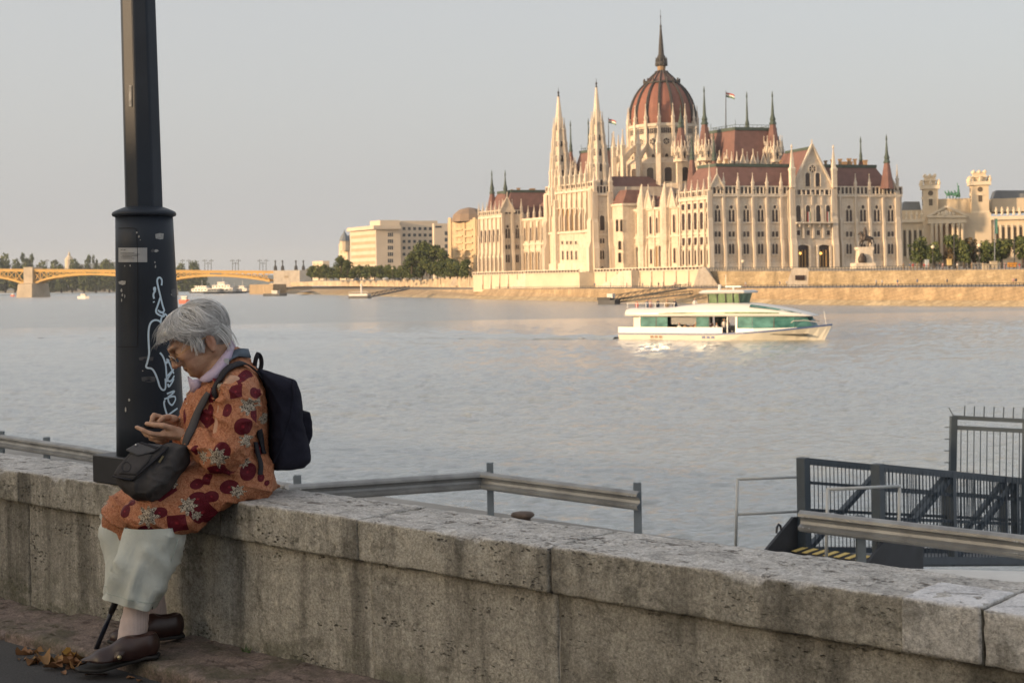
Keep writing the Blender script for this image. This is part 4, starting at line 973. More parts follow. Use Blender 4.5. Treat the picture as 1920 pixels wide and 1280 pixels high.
# loggia ranges
for a0, a1, n in ((19, 57.5, 9), (90, 124.5, 8)):
    strips(7, a0, a1, n, ZT, 25.2, .55, .55, .8)
    for i in range(n):
        a = a0 + (a1 - a0) * (i + .5) / n
        if i % 3 == 2 and a0 < 50:
            for z, h in ((6, 5), (16, 6)): win('lancet', AB(a, 7, z) + NR * .01, NR, 1.3, h)
            gable(AB(a, 6.8), NR, 4.2, 24.4, 30.5, .7)
            continue
        for s in (-.95, .95): win('arcade', AB(a + s, 7, 4.6) + NR * .01, NR, 1.15, 7.4, 'arcade_opening', me=None if s < 0 else ARC_O)
        win('panel', AB(a, 7, 16.0) + NR * .01, NR, 3.0, 5.6, 'blind_panel', me=BLIND if 'BLIND' in globals() else None) if False else None
        win('lancet', AB(a - .8, 7, 16.2) + NR * .01, NR, 1.05, 5.2, me=ARC_O); win('lancet', AB(a + .8, 7, 16.2) + NR * .01, NR, 1.05, 5.2)
        # red dormer on the roof behind the parapet
        m = MB(); P = AB(a, 8.0, 24.6); t2 = RA
        m.prism([P - t2 * 1.3 + NR * .2, P + t2 * 1.3 + NR * .2, P + up * 4.6 + NR * .2], -NR * 5); part('dormer_roof', m, M_roof)
    band('cornice', AB(a0 - 2, 7), AB(a1 + .5, 7), NR, 24.0, 24.8, .6); band('string_course', AB(a0 - 2, 7), AB(a1 + .5, 7), NR, 14.6, 15.2, .5); band('string_course', AB(a0 - 2, 7), AB(a1 + .5, 7), NR, 12.6, 13.0, .3)
# statue canopies / oriels between
for a in (33.5, 46.3):
    m = MB(); m.lathe(AB(a, 6.3, 0), [(1.6, 4), (1.6, 12), (2.0, 13.5), (1.8, 25), (1.5, 27), (.2, 33)], 8); part('oriel', m, M_lime)
# north pavilion
strips(0, 125.4, 144.6, 6, ZT - .3, 27.6, .62, .8, .8)
for i in range(6):
    a = 125.4 + 19.2 * (i + .5) / 6
    for z, h, kd in ((5.2, 4.6, 'lancet'), (16.2, 5.0, 'lancet')): win(kd, AB(a, 0, z) + NR * .01, NR, 1.4, h)
balustrade(AB(125, -.05), AB(145, -.05), NR, 26.8, 28.4, 1.5); band('cornice', AB(125, 0), AB(145, 0), NR, 25.6, 26.4, .6); band('string_course', AB(125, 0), AB(145, 0), NR, 10.2, 10.8, .35)
PN = AB(124.95, 0)                                        # its flank towards us
for px, wpx in ((952, 10), (970, 7)):
    winpx('double', px, 421, 447, wpx, PN, NS); winpx('pair', px, 458, 467, wpx - 1, PN, NS); winpx('doublearch', px, 476, 492, wpx - 1, PN, NS)
for px in (944, 962, 979):
    S = onp(px, 510, PN, NS); buttress(Vector((S.x, S.y, ZT)), NS, 1.0, 24, .9); pinnacle(Vector((S.x, S.y, 27)) + NS * .3, .9)
S = onp(952, 500, PN, NS); gable(S, NS, 6.0, 27.4, 33.0, .6); balustrade(onp(944, 400, PN, NS), onp(979, 400, PN, NS), NS, 26.6, 28.2)
# central block: river side
ac = [58.4 + 1.5, 88.4 - 1.5]
for i, px in enumerate((1043, 1051, 1059, 1067.5, 1076, 1084.5, 1092.5)):
    o = winpx('arcade', px, 391, 437, 5.2, PRM, NR, name='arcade_opening', me=ARC_O if i not in (0,) else None)
for px in (1039, 1047.5, 1055, 1064, 1071, 1080.5): winpx('small', px, 452, 458, 3.2, PRM, NR)
for px in (1040, 1048, 1056, 1064.6, 1072.5, 1081): winpx('lancet', px, 470, 487, 3, PRM, NR)
strips(-4, 62, 84.5, 7, 18.4, 34.6, .55, .9, 1.25)
for a in (59.2, 87.6): strips(-4, a, a + .01, 1, ZT - .3, 32, 2.2, 1.6, 0)
band('string_course', AB(58.4, -4), AB(88.4, -4), NR, 17.4, 18.2, .7); band('cornice', AB(58.4, -4), AB(88.4, -4), NR, 31.6, 32.4, .8); balustrade(AB(58.4, -4), AB(88.4, -4), NR, 33, 34.6, 1.5); band('plinth', AB(58.4, -4), AB(88.4, -4), NR, ZT - .3, 7, .7)
# its flank towards us
PF = AB(58.35, -4)
winpx('lancet', 1129, 404, 432, 9, PF, NS); winpx('pair', 1129, 446, 456, 9, PF, NS); winpx('doublearch', 1129, 468, 486, 9, PF, NS); winpx('small', 1129, 500, 506, 5, PF, NS)
for px in (1116.5, 1146): S = onp(px, 508, PF, NS); buttress(Vector((S.x, S.y, ZT - .3)), NS, 2.0, 28, 1.2); pinnacle(Vector((S.x, S.y, 31)) + NS * .5, 1.4)
A, B = onp(1113, 500, PF, NS), onp(1152, 500, PF, NS); balustrade(A, B, NS, 30.6, 33.2, 1.2); band('cornice', A, B, NS, 29.8, 30.5, .5); band('string_course', A, B, NS, zs(439, 1130) * 0 + 16.2, 16.7, .3)
PT = AB(51.45, 2.5)
for px in (1157, 1165): winpx('lancet', px, 412, 434, 4.5, PT, NS)
winpx('lancet', 1162, 452, 468, 5.5, PT, NS); winpx('lancet', 1162, 474, 492, 5.5, PT, NS)
m = MB(); m.prism([AB(51, 2, 26), AB(59, 2, 26), AB(59, 12, 26), AB(51, 12, 26)], (0, 0, .8)); part('cornice', m, M_lime2)
frustum('turret_roof', 51.3, 58.6, 2.5, 12, 26.8, 31.5, 1.5, 2.5, M_roof)
# --- tall white towers ---------------------------------------------------------------
def white_tower(px, ytip, D, ybase=400):
    p0 = at(px, ytip, D); z = lambda y: at(px, y, D).z; s = D / F; r = lambda w: w * s; c = (p0.x, p0.y, 0)
    dy = ytip - 155 if px > 1080 else ytip - 172
    if px > 1080: st = [(20.5, 425, 24), (332, 20.5), (300, 17), (268, 14.5), (237, 12)]
    T = 155 if px > 1080 else 172
    ys = [(T + 10 + k_) for k_ in (0,)]
    y_cone = 235 if px > 1080 else 246
    base_y = 360 if px > 1080 else 372
    lv = [(base_y + 40, 17), (base_y, 17), (base_y - 2, 17.8), (base_y - 28, 16.6), (base_y - 30, 17.4), (base_y - 58, 14.2), (base_y - 60, 15.2), (base_y - 88, 12.4), (base_y - 90, 13.2), (y_cone + 4, 10.2), (y_cone, 11)]
    m = MB(); m.lathe(c, [(r(w), z(y)) for y, w in lv], 8, pi / 8 + TH_S); body = part('white_tower', m, M_lime)
    m = MB(); m.lathe(c, [(r(8.6), z(y_cone)), (r(6.2), z(y_cone - 26)), (r(2.2), z(T + 12)), (r(2.6), z(T + 10)), (r(.8), z(T + 9))], 8, pi / 8 + TH_S); part('spire_cone', m, M_lime2, body)
    m = MB(); m.lathe(c, [(r(1.2), z(T + 10)), (r(2.0), z(T + 8)), (r(.9), z(T + 5)), (r(2.1), z(T + 2)), (r(.4), z(T - 2)), (r(.3), z(T - 8))], 6); part('finial', m, M_rib, body)
    for lev, (yb, rw, hs) in enumerate(((base_y + 6, 18.5, 2.3), (base_y - 30, 17.2, 2.0), (base_y - 60, 14.6, 1.7), (base_y - 90, 12.6, 1.5), (y_cone + 6, 10.4, 1.2))):
        for i in range(8):
            a = pi / 8 * 0 + i * pi / 4 + TH_S + pi / 8; P = Vector((c[0] + r(rw) * cos(a), c[1] + r(rw) * sin(a), z(yb + 8)))
            o = pinnacle(P, .75 + .12 * (4 - lev), hs)
    for yb, yt, rr_ in ((base_y + 34, base_y + 4, 16.9), (base_y - 4, base_y - 22, 16.7), (base_y - 34, base_y - 52, 14.6), (base_y - 64, base_y - 80, 12.6), (base_y - 94, base_y - 106, 10.8)):
        for i in range(8):
            a = i * pi / 4 + TH_S; n_ = Vector((cos(a), sin(a), 0)); P = Vector((c[0], c[1], z(yb))) + n_ * r(rr_) * .93
            if n_.y < .3: win('lancet', P + n_ * .3, n_, r(5.2), z(yt) - z(yb), 'tower_window')
    m = MB(); m.prism([Vector((c[0], c[1], 0)) + Vector((cos(a), sin(a), 0)) * r(24) + up * ZT for a in [TH_S + pi / 4 + i * pi / 2 for i in range(4)]], up * (z(base_y + 4) - ZT)); part('tower_base', m, M_lime, body)
white_tower(1118, 155, 494); white_tower(1047, 172, 511)
# --- red and green spires ---------------------------------------------------------------
def spire(px, ytip, ycop, ybase, D, wb=9.0, gab=True):
    p0 = at(px, ytip, D); z = lambda y: at(px, y, D).z; s = D / F; c = (p0.x, p0.y, 0)
    m = MB(); m.lathe(c, [(wb * s, z(ybase)), (wb * .60 * s, z(ycop + (ybase - ycop) * .35)), (wb * .36 * s, z(ycop))], 8, pi / 8 + TH_S); b = part('spire_roof', m, M_roof)
    m = MB(); m.lathe(c, [(wb * .48 * s, z(ycop + 2)), (wb * .50 * s, z(ycop)), (wb * .33 * s, z(ycop - 5)), (wb * .40 * s, z(ycop - 8)), (wb * .22 * s, z(ycop - 16)), (.18, z(ytip + 6)), (.32, z(ytip + 4)), (.07, z(ytip - 6))], 8, pi / 8 + TH_S); part('spire_tip', m, M_cop, b)
    if gab:
        m = MB(); m.lathe(c, [(wb * 1.12 * s, z(ybase + 18)), (wb * 1.12 * s, z(ybase)), (wb * 1.2 * s, z(ybase - 1)), (wb * .9 * s, z(ybase - 2))], 8, pi / 8 + TH_S); part('spire_base', m, M_lime, b)
        for i in range(8):
            a = i * pi / 4 + TH_S; n_ = Vector((cos(a), sin(a), 0)); P = Vector((c[0], c[1], z(ybase + 12))) + n_ * wb * 1.05 * s
            if n_.y < .35:
                win('lancet', P + n_ * .05, n_, 4.2 * s, 11 * s, 'spire_window'); gable(P, n_, 7.5 * s, z(ybase), z(ybase - 9), .3)
            a += pi / 8; pinnacle(Vector((c[0] + wb * 1.2 * s * cos(a), c[1] + wb * 1.2 * s * sin(a), z(ybase + 6))), .8, 1.1)
    return b
spire(922, 325, 362, 396, 562, 10.5, False); spire(947, 325, 362, 400, 553, 10.5, False)
spire(1069.5, 232, 283, 322, 548, 7.5, True); spire(1103, 228, 282, 320, 546, 7.5, False)
spire(1276, 203, 238, 286, 496, 13.5); spire(1320, 168, 232, 284, 476, 14); spire(1448, 177, 232, 287, 474, 14)
spire(1400, 178, 240, 258, 492, 10, False)
spire(1297, 262, 298, 348, 458, 11, False); spire(1338, 255, 300, 354, 450, 11, False)
spire(1613.5, 262, 301, 318, 474, 7.5, False); spire(1662, 258, 304, 354, 456, 13, False)
# --- high hall roofs ------------------------------------------------------------------
def hall(ac_, bc_, ztop):
    block('hall_wall', ac_ - 10, ac_ + 10, bc_ - 11, bc_ + 11, 24, 37.5)
    frustum('hall_roof', ac_ - 9.6, ac_ + 9.6, bc_ - 10.5, bc_ + 10.5, 37.4, ztop, 3.0, 3.0, M_roof, M_cop)
    for i in range(6):
        b_ = bc_ - 9.5 + i * 3.8; pinnacle(AB(ac_ - 10, b_, 36.8), .9); P = AB(ac_ - 10, b_ + 1.9)
        if i < 5: gable(P, NS, 2.6, 37.4, 41.0, .5); win('lancet', AB(ac_ - 10, b_ + 1.9, 33.2) + NS * .03, NS, 1.3, 4.2)
        a_ = ac_ - 9.5 + i * 3.8; pinnacle(AB(a_, bc_ - 11, 36.8), .9); P = AB(a_ + 1.9, bc_ - 11)
        if i < 5: gable(P, NR, 2.6, 37.4, 41.0, .5); win('lancet', AB(a_ + 1.9, bc_ - 11, 33.2) + NR * .03, NR, 1.3, 4.2)
    m = MB()
    A = [AB(ac_ + sa * 6.4, bc_ + sb * 7.2, ztop + .6) for sa, sb in ((-1, -1), (1, -1), (1, 1), (-1, 1))]
    for i in range(4):
        m.beam(A[i] + up * 1.0, A[(i + 1) % 4] + up * 1.0, .12)
        for j in range(9): q = A[i].lerp(A[(i + 1) % 4], j / 9); m.beam(q, q + up * (1.0 if j else 2.6), .12)
    part('roof_railing', m, M_cop)
hall(34, 35.5, 50.0); hall(112, 35, 50.0)
# rooftop chimneys along the wing ridge
for px, y, D, w in ((1548, 303, 470, 4), (1560, 301, 470, 3), (1575, 300, 470, 5), (1592, 299, 472, 6), (1603, 300, 472, 4), (1622, 302, 472, 7), (1465, 303, 465, 5), (1480, 305, 462, 4), (1350, 303, 466, 4), (1362, 300, 466, 5), (960, 357, 560, 5), (972, 354, 560, 7), (998, 355, 558, 12), (1588, 305, 476, 20)):
    p = at(px, y, D); m = MB(); m.box((p.x, p.y, p.z - 2.2), (w * .17, 1.2, 4.4)); m.box((p.x, p.y, p.z + .1), (w * .17 + .4, 1.5, .4)); part('chimney', m, M_brick)
# --- dome -----------------------------------------------------------------------------
DC = AB(79, 36); DD = DC.y; sD = DD / F
def zd_(y): return at(1242, y, DD).z
def R_(w): return w * sD
m = MB(); m.lathe(DC, [(R_(98), ZT), (R_(98), zd_(352)), (R_(96), zd_(350))], 16, pi / 16); part('dome_base', m, M_lime)
m = MB(); m.lathe(DC, [(R_(64), zd_(360)), (R_(64), zd_(244)), (R_(67), zd_(243)), (R_(67), zd_(238)), (R_(60), zd_(236))], 16, pi / 16); drum = part('drum', m, M_lime)
prof_d = [(60.5, 240), (61.5, 228), (61, 214), (58.5, 202), (54.5, 190), (49, 179), (42, 169), (34, 161), (30, 158)]
m = MB(); m.smooth = False; m.lathe(DC, [(R_(w), zd_(y)) for w, y in prof_d], 32, pi / 16); dome = part('dome', m, M_dome)
for i in range(16):
    a = i * 2 * pi / 16 + pi / 16; m = MB()
    P = [DC + Vector((cos(a), sin(a), 0)) * (R_(w) + .12) + up * zd_(y) for w, y in prof_d]; m.tube(P, .55, 5); part('dome_rib', m, M_rib, dome)
m = MB(); m.lathe(DC, [(R_(31), zd_(160)), (R_(34), zd_(158.5)), (R_(34), zd_(156)), (R_(30), zd_(155))], 16, pi / 16); part('dome_ring', m, M_rib, dome)
m = MB(); m.lathe(DC, [(R_(30), zd_(156)), (R_(21), zd_(146)), (R_(12), zd_(138)), (R_(10), zd_(134))], 16, pi / 16); part('upper_dome', m, M_roof, dome)
for i in range(16):
    a = i * 2 * pi / 16 + pi / 16; n_ = Vector((cos(a), sin(a), 0)); m = MB(); m.tube([DC + n_ * (R_(w) + .1) + up * zd_(y) for w, y in ((30, 156), (21, 146), (12, 138), (10, 134))], .3, 4); m.tube([DC + n_ * R_(33.5) + up * zd_(157), DC + n_ * R_(33.5) + up * zd_(149)], .28, 4); part('dome_rib', m, M_rib, dome)
m = MB(); m.lathe(DC, [(R_(10), zd_(136)), (R_(7), zd_(133)), (R_(7.5), zd_(124)), (R_(11), zd_(122)), (R_(11.5), zd_(117)), (R_(8), zd_(115)), (R_(7.5), zd_(106)), (R_(5.5), zd_(103)), (R_(4.2), zd_(84)), (R_(2.4), zd_(62)), (R_(1.6), zd_(52)), (R_(2.2), zd_(49)), (R_(.7), zd_(46)), (R_(.6), zd_(33)), (R_(1.2), zd_(31)), (R_(.4), zd_(29)), (R_(.3), zd_(19))], 12); part('lantern_spire', m, M_rib, dome)
for i in range(10):
    a = i * 2 * pi / 10; n_ = Vector((cos(a), sin(a), 0)); P = DC + n_ * R_(10.2)
    m = MB(); m.tube([P + up * zd_(124), P + up * zd_(108)], [.35, .08], 4); part('lantern_pinnacle', m, M_rib, dome)
m = MB(); m.lathe(DC, [(R_(6.9), zd_(134)), (R_(7.8), zd_(128)), (R_(7.8), zd_(125))], 10); part('lantern_windows', m, M_brick, dome)
for i in range(16):
    a = i * 2 * pi / 16; n_ = Vector((cos(a), sin(a), 0)); t2 = Vector((-n_.y, n_.x, 0))
    if n_.dot(Vector((0, -1, 0))) > -.35:
        P = DC + n_ * (R_(64) * cos(pi / 16))
        for s in (-1.5, -.75, 0, .75, 1.5): win('small', P + t2 * s * 1.0 + up * zd_(256) + n_ * .03, n_, .62, zd_(246) - zd_(256), 'drum_opening')
        win('rose', P + up * zd_(271) + n_ * .03, n_, R_(12), R_(12), 'rose_window'); win('double', P + up * zd_(342) + n_ * .03, n_, R_(14), zd_(292) - zd_(342))
    a += pi / 16; n_ = Vector((cos(a), sin(a), 0)); t2 = Vector((-n_.y, n_.x, 0))
    m = MB(); P = DC + n_ * R_(65); m.beam(P + up * zd_(345), P + up * zd_(232), 1.0, 1.2, n_); part('drum_buttress', m, M_lime2, drum)
    pinnacle(Vector((P.x, P.y, zd_(244))), 1.0, 1.35)
    # flying buttress and its outer pier
    Q = DC + n_ * R_(95); m = MB(); m.beam(Vector((Q.x, Q.y, ZT + 20)), Vector((Q.x, Q.y, zd_(296))), 1.7, 1.5, n_)
    m.prism([P + up * zd_(272) - t2 * .4, P + up * zd_(284) - t2 * .4, Q + up * zd_(312) - t2 * .4, Q + up * zd_(298) - t2 * .4], t2 * .8); part('flying_buttress', m, M_lime2, drum); pinnacle(Vector((Q.x, Q.y, zd_(300))), 1.5, 1.7)
m = MB(); m.lathe(DC, [(R_(84), zd_(352)), (R_(84), zd_(312)), (R_(66), zd_(300))], 16, pi / 16); part('ambulatory', m, M_lime)
for i in range(16):
    a = i * 2 * pi / 16; n_ = Vector((cos(a), sin(a), 0))
    if n_.y < .3: win('lancet', DC + n_ * R_(84) * cos(pi / 16) + up * zd_(346) + n_ * .03, n_, R_(13), zd_(320) - zd_(346), me=AMB if 'AMB' in globals() else None)
# flags on poles over the halls
def flag(px, ytop, ybot, D):
    a, b = at(px, ytop, D), at(px, ybot, D); m = MB(); m.tube([b, a], [.22, .1], 6); pole = part('flagpole', m, M_rib)
    m = MB(); n = 8
    for i in range(n):
        for j in range(3):
            m.mat(j)
            q = lambda u_, v_: a + Vector((2.8 * u_, .8 * sin(u_ * 5), -.6 - 1.6 * v_ - 1.1 * u_ * u_))
            m.add([q(i / n, j / 3), q((i + 1) / n, j / 3), q((i + 1) / n, (j + 1) / 3), q(i / n, (j + 1) / 3)], [(0, 1, 2, 3)])
    part('flag', m, M_fl, pole)
flag(1361, 170, 246, 481); flag(1141, 220, 285, 540)
# ================================================================= THE REST OF THE FAR BANK
UP = Vector((0, 0, 1))
# plaza south of the parliament and its retaining wall along the quay
M_rough = plain('rough_retaining_stone', (.50, .37, .21), .95, .38, .22, bump=.6, bsc=.9); M_rough = course_mat('rough_wall_stone', (.44, .345, .22), (.30, .23, .135), 1.1, .6, 3)
P1 = AB(-3, -5.5); P1 = Vector((P1.x, P1.y, 0)); pw_ = [P1 + Vector((1.0, -2, 0)), P1.lerp(Vector((120, 318, 0)), .5), Vector((120, 318, 0)), Vector((150, 258, 0))]
zt_ = [3.0, 2.2, 1.7, 1.6]
m = MB(); m.rings([[Vector((p.x, p.y, -3.5)) for p in pw_], [Vector((p.x, p.y, z)) + Vector((.3, .1, 0)) for p, z in zip(pw_, zt_)], [Vector((p.x, p.y, z)) + Vector((1.0, .4, 0)) for p, z in zip(pw_, zt_)]], cap=False, closed=False)
obj('retaining_wall', m, M_rough, label='rough yellow retaining wall below the plaza trees', cat='wall')
m = MB(); A = [Vector((p.x, p.y, z)) + Vector((1.0, .4, 0)) for p, z in zip(pw_, zt_)]; B = [AB(-3, -5.5, 3.3), AB(-3, 75, 3.2), AB(-3, 140, 3.0), AB(-10, 420, 2.8)]
B = [Vector((P1.x + 400, P1.y + 130, 3.3)) * 1.0 for _ in range(4)]; B[0] = Vector((P1.x, P1.y + 2, 3.2)); B[1] = AB(-1, 90, 3.2); B[2] = AB(-1, 260, 2.6); B[3] = Vector((420, 300, 1.8))
m.rings([A, B], cap=False, closed=False); m.add([B[1], B[2], B[2] + Vector((0, 500, 0)), B[1] + Vector((-100, 500, 0))], [(0, 1, 2, 3)])
obj('plaza', m, M_plaza, kind='structure')
# low flight of steps coming down from the entrance
st = empty('plaza_steps', gp(1505, 527, 1.0) if False else at(1505, 527, 392), 0, 'pale stone stair block below the entrance arches', 'stairs')
D_ = 392
m = MB(); m.prism([at(x, y, D_) for x, y in [(1474, 537), (1484, 506), (1490, 502), (1513, 502), (1536, 532), (1536, 537)]], (1.5, 6, 0)); obj('stair_block', m, M_lime2, st)
m = MB(); m.prism([at(x, y, D_ - .3) for x, y in [(1491, 525), (1491, 516), (1509, 516), (1509, 525)]], (0, .2, 0)); obj('grille', m, M_glass, st)
m = MB(); m.prism([at(x, y, 428) for x, y in [(1300, 537), (1310, 503), (1322, 501), (1348, 537)]], (1.5, 6, 0)); tag(obj('corner_stair', m, M_lime2), 'pale raking stair at the corner of the river terrace', 'stairs')
# ---- equestrian monument
ES = empty('equestrian_monument', at(1622, 503, 415), 0, 'dark horseman on a white carved plinth before the end front', 'monument')
def E(x, y, d=0): return at(x, y, 415 + d)
m = MB()
for poly, dp in (([(1605, 504), (1605, 493), (1642, 493), (1642, 504)], 7), ([(1610, 493), (1612, 470), (1609, 467), (1609, 463), (1639, 463), (1639, 467), (1636, 470), (1638, 493)], 4.4)):
    m.prism([E(x, y, -dp / 2) for x, y in poly], (0, dp, 0))
obj('plinth', m, M_lime2, ES)
m = MB(); m.smooth = True; m.sphere(E(1617, 487, -2.8), 1.3, 8, 6, (1, .6, 1.3)); m.sphere(E(1617, 479, -2.8), .7, 8, 6)
M_brz = plain('dark_bronze', (.055, .038, .028), .5, .2, 1); obj('seated_figure', m, M_brz, ES)
fl = Field(E(1600, 466, -2), E(1650, 420, 2), .16)
fl.ell(E(1624, 447), (1.9, .75, .85), None, .3); fl.cone(E(1617, 445), E(1614, 436), .55, .38, .3); fl.cone(E(1614, 436), E(1609, 440), .36, .22, .2)
for (a, b, c) in (((1616, 450), (1612, 456), (1611, 463)), ((1618, 451), (1617, 457), (1618, 463)), ((1631, 450), (1634, 456), (1632, 463)), ((1630, 451), (1629, 457), (1627, 463))):
    d = -.4 if a[0] in (1616, 1631) else .4; fl.chain([E(*a, d), E(*b, d), E(*c, d)], [.36, .22, .16], .1)
fl.cone(E(1636, 446), E(1639, 456), .22, .12, .1); fl.cone(E(1623, 441), E(1622, 432), .5, .5, .2); fl.ell(E(1622, 427.5), (.36, .36, .42), None, .1); fl.cone(E(1622, 434), E(1615, 437), .2, .15, .1); fl.cone(E(1623, 441, -.7), E(1620, 450, -.8), .3, .2, .1)
P, Q = fl.skin(1); P = P - np.array(ROOTLOC['equestrian_monument'])[None]; link('horse_and_rider', npmesh('horse_and_rider', P, Q, M_brz), ES)
# ---- museum with two crowned towers, at right
M_mus = plain('warm_museum_stone', (.64, .53, .38), .9, .12, .2); M_mus2 = plain('museum_trim', (.70, .60, .45), .9, .1, .3); M_lead = plain('grey_lead_roof', (.17, .19, .215), .7, .15, .2)
M_mwin = plain('museum_window', (.10, .075, .05), .6, .2, .2)
DM = 560.0; MU = empty('museum_building', at(1800, 505, DM), 0, 'colonnaded palace with pediment and two crowned towers', 'museum')
TM = Vector((.98, -.199, 0)); NM = Vector((-.199, -.98, 0)); PM = at(1790, 500, DM); PM = Vector((PM.x, PM.y, 0))
def Mp(px, py, out=0.0): return onp(px, py, PM + NM * out, NM)
def mq(mb, x0, y0, x1, y1, out, dep):
    a, b = Mp(x0, y1, out), Mp(x1, y1, out); zt = Mp((x0 + x1) / 2, y0, out).z; zb = Mp((x0 + x1) / 2, y1, out).z
    a, b = Vector((a.x, a.y, zb)), Vector((b.x, b.y, zb)); mb.prism([a, b, Vector((b.x, b.y, zt)), Vector((a.x, a.y, zt))], -NM * dep); return mb
def mpart(nm, x0, y0, x1, y1, out, dep, mt, parent=None): return obj(nm, mq(MB(), x0, y0, x1, y1, out, dep), mt, parent or MU)
mpart('wing_wall', 1680, 414, 1734, 512, 0, 30, M_mus); mpart('wing_wall', 1858, 408, 2060, 512, 0, 30, M_mus); mpart('middle_wall', 1732, 400, 1860, 512, 1.0, 30, M_mus); mpart('attic', 1760, 372, 1846, 410, -3, 24, M_mus)
mpart('cornice', 1680, 411, 1734, 417, 1.2, 2, M_mus2); mpart('cornice', 1858, 403, 2060, 410, 1.2, 2, M_mus2)
for x in list(range(1692, 1734, 10)): mpart('column', x - 1.6, 428, x + 1.6, 485, 1.1, 1.0, M_mus2); mpart('tall_window', x + 2.6, 432, x + 6.8, 480, .15, .3, M_mwin)
for x in list(range(1866, 2050, 11)): mpart('column', x - 1.7, 421, x + 1.7, 485, 1.1, 1.0, M_mus2); mpart('tall_window', x + 3.0, 426, x + 7.2, 475, .15, .3, M_mwin)
# portico
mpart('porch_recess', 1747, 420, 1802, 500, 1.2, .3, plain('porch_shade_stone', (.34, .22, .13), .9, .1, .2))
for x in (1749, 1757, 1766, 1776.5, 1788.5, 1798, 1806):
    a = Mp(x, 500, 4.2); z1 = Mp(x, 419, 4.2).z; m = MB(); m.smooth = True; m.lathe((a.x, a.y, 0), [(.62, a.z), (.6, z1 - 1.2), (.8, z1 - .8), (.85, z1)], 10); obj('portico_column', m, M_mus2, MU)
mpart('entablature', 1741, 406, 1812, 419, 5.2, 6, M_mus2)
m = MB(); pd = [Mp(1738, 406, 5.3), Mp(1816, 406, 5.3), Mp(1774, 387, 5.3)]; m.prism(pd, -NM * 8); ped = obj('pediment', m, M_mus, MU)
m = MB(); e3 = [q + NM * .3 for q in pd]
for a, b in ((e3[0], e3[2]), (e3[1], e3[2]), (e3[0], e3[1])): m.beam(a, b, .9, .8)
obj('pediment_rim', m, M_mus2, MU)
m = MB(); 
for x, r in ((1760, .8), (1767, 1.1), (1774, 1.5), (1781, 1.1), (1788, .8)): p = Mp(x, 401, 5.6); m.sphere(p, r, 6, 5, (.8, .5, 1))
obj('pediment_relief', m, M_mus2, MU)['kind'] = 'stuff'
def mtower(xc, yt, w, ybase):
    c = Mp(xc, ybase, 1.5) - NM * 4.5; s = DM / F; hw = w * s / 2; z = lambda y: at(xc, y, c.y).z
    sq = lambda r, y0, y1: MB().prism([Vector((c.x, c.y, 0)) + (TM * i + NM * j) * r + UP * z(y1) for i, j in ((-1, -1), (1, -1), (1, 1), (-1, 1))], UP * (z(y0) - z(y1)))
    b = obj('tower', sq(hw, yt + 25, ybase), M_mus, MU)
    obj('tower_cornice', sq(hw * 1.25, yt + 20, yt + 27), M_mus2, MU); obj('tower_crown', sq(hw * .72, yt + 2, yt + 20), M_mus, MU); obj('tower_cornice', sq(hw * .88, yt + 10, yt + 12), M_mus2, MU); obj('tower_cornice', sq(hw * 1.06, yt + 75, yt + 80), M_mus2, MU)
    for i, j in ((-1, -1), (1, -1), (1, 1), (-1, 1), (0, -1), (0, 1), (1, 0), (-1, 0)):
        q = Vector((c.x, c.y, 0)) + (TM * i + NM * j) * hw * 1.15; m = MB(); m.lathe(q, [(.55, z(yt + 20)), (.7, z(yt + 15)), (.3, z(yt + 13)), (.45, z(yt + 11)), (.05, z(yt + 9))], 6); obj('crown_urn', m, M_mus2, MU)
        q = Vector((c.x, c.y, 0)) + (TM * i + NM * j) * hw * .66; m = MB(); m.lathe(q, [(.6, z(yt + 4)), (.6, z(yt + .5)), (.1, z(yt - 2))], 6); obj('crown_urn', m, M_mus2, MU)
    for t_, nn in ((TM, NM), (NM, -TM)):
        q = Vector((c.x, c.y, 0)) + nn * (hw + .04)
        m = MB(); m.lathe((0, 0, 0), [(1.0, -.1), (1.0, .1)], 12); R = Matrix.Rotation(pi / 2, 4, 'X'); m.v = [tuple(R @ Vector(v)) for v in m.v]; o = link('round_window', m.mesh('round_window', M_mwin), MU, q + UP * z(yt + 35) - ROOTLOC[MU.name], atan2(nn.x, -nn.y))
        m = MB(); m.prism([(x, -.1, zz) for x, zz in arch_poly(1.4, 3.6, pointed=1.0)], (0, .2, 0)); link('arched_window', m.mesh('arched_window', M_mwin), MU, q + UP * z(yt + 58) - ROOTLOC[MU.name], atan2(nn.x, -nn.y))
        m = MB(); m.prism([(-1.5, -.3, 0), (1.5, -.3, 0), (0, -.3, 1.3)], (0, .35, 0)); link('window_hood', m.mesh('window_hood', M_mus2), MU, q + UP * z(yt + 46) - ROOTLOC[MU.name], atan2(nn.x, -nn.y))
mtower(1748, 328, 27, 505); mtower(1841, 321, 31, 505)
M_verd = plain('verdigris', (.075, .22, .15), .7, .2, .5)
for x, y in ((1778, 366), (1784, 365), (1790, 366), (1796, 365)):
    p = Mp(x, y, -1); m = MB(); m.smooth = True; m.sphere(p + UP * .3, .75, 7, 5, (1.3, .6, .9)); m.tube([p + UP * .6 - TM * .8, p + UP * 1.7 - TM * 1.3], [.35, .25], 5); 
    for s in (-.6, .5): m.tube([p + TM * s, p + TM * s - UP * 1.3], .16, 5)
    obj('quadriga_horse', m, M_verd, MU)
p = Mp(1797, 359, -2); m = MB(); m.smooth = True; m.tube([p - UP * 2.2, p, p + UP * 1.4], [.8, .5, .3], 7); m.sphere(p + UP * 1.9, .42, 6, 5); m.tube([p + UP * .8, p + UP * 3.4 - TM * .4], .14, 5); obj('quadriga_driver', m, M_verd, MU)
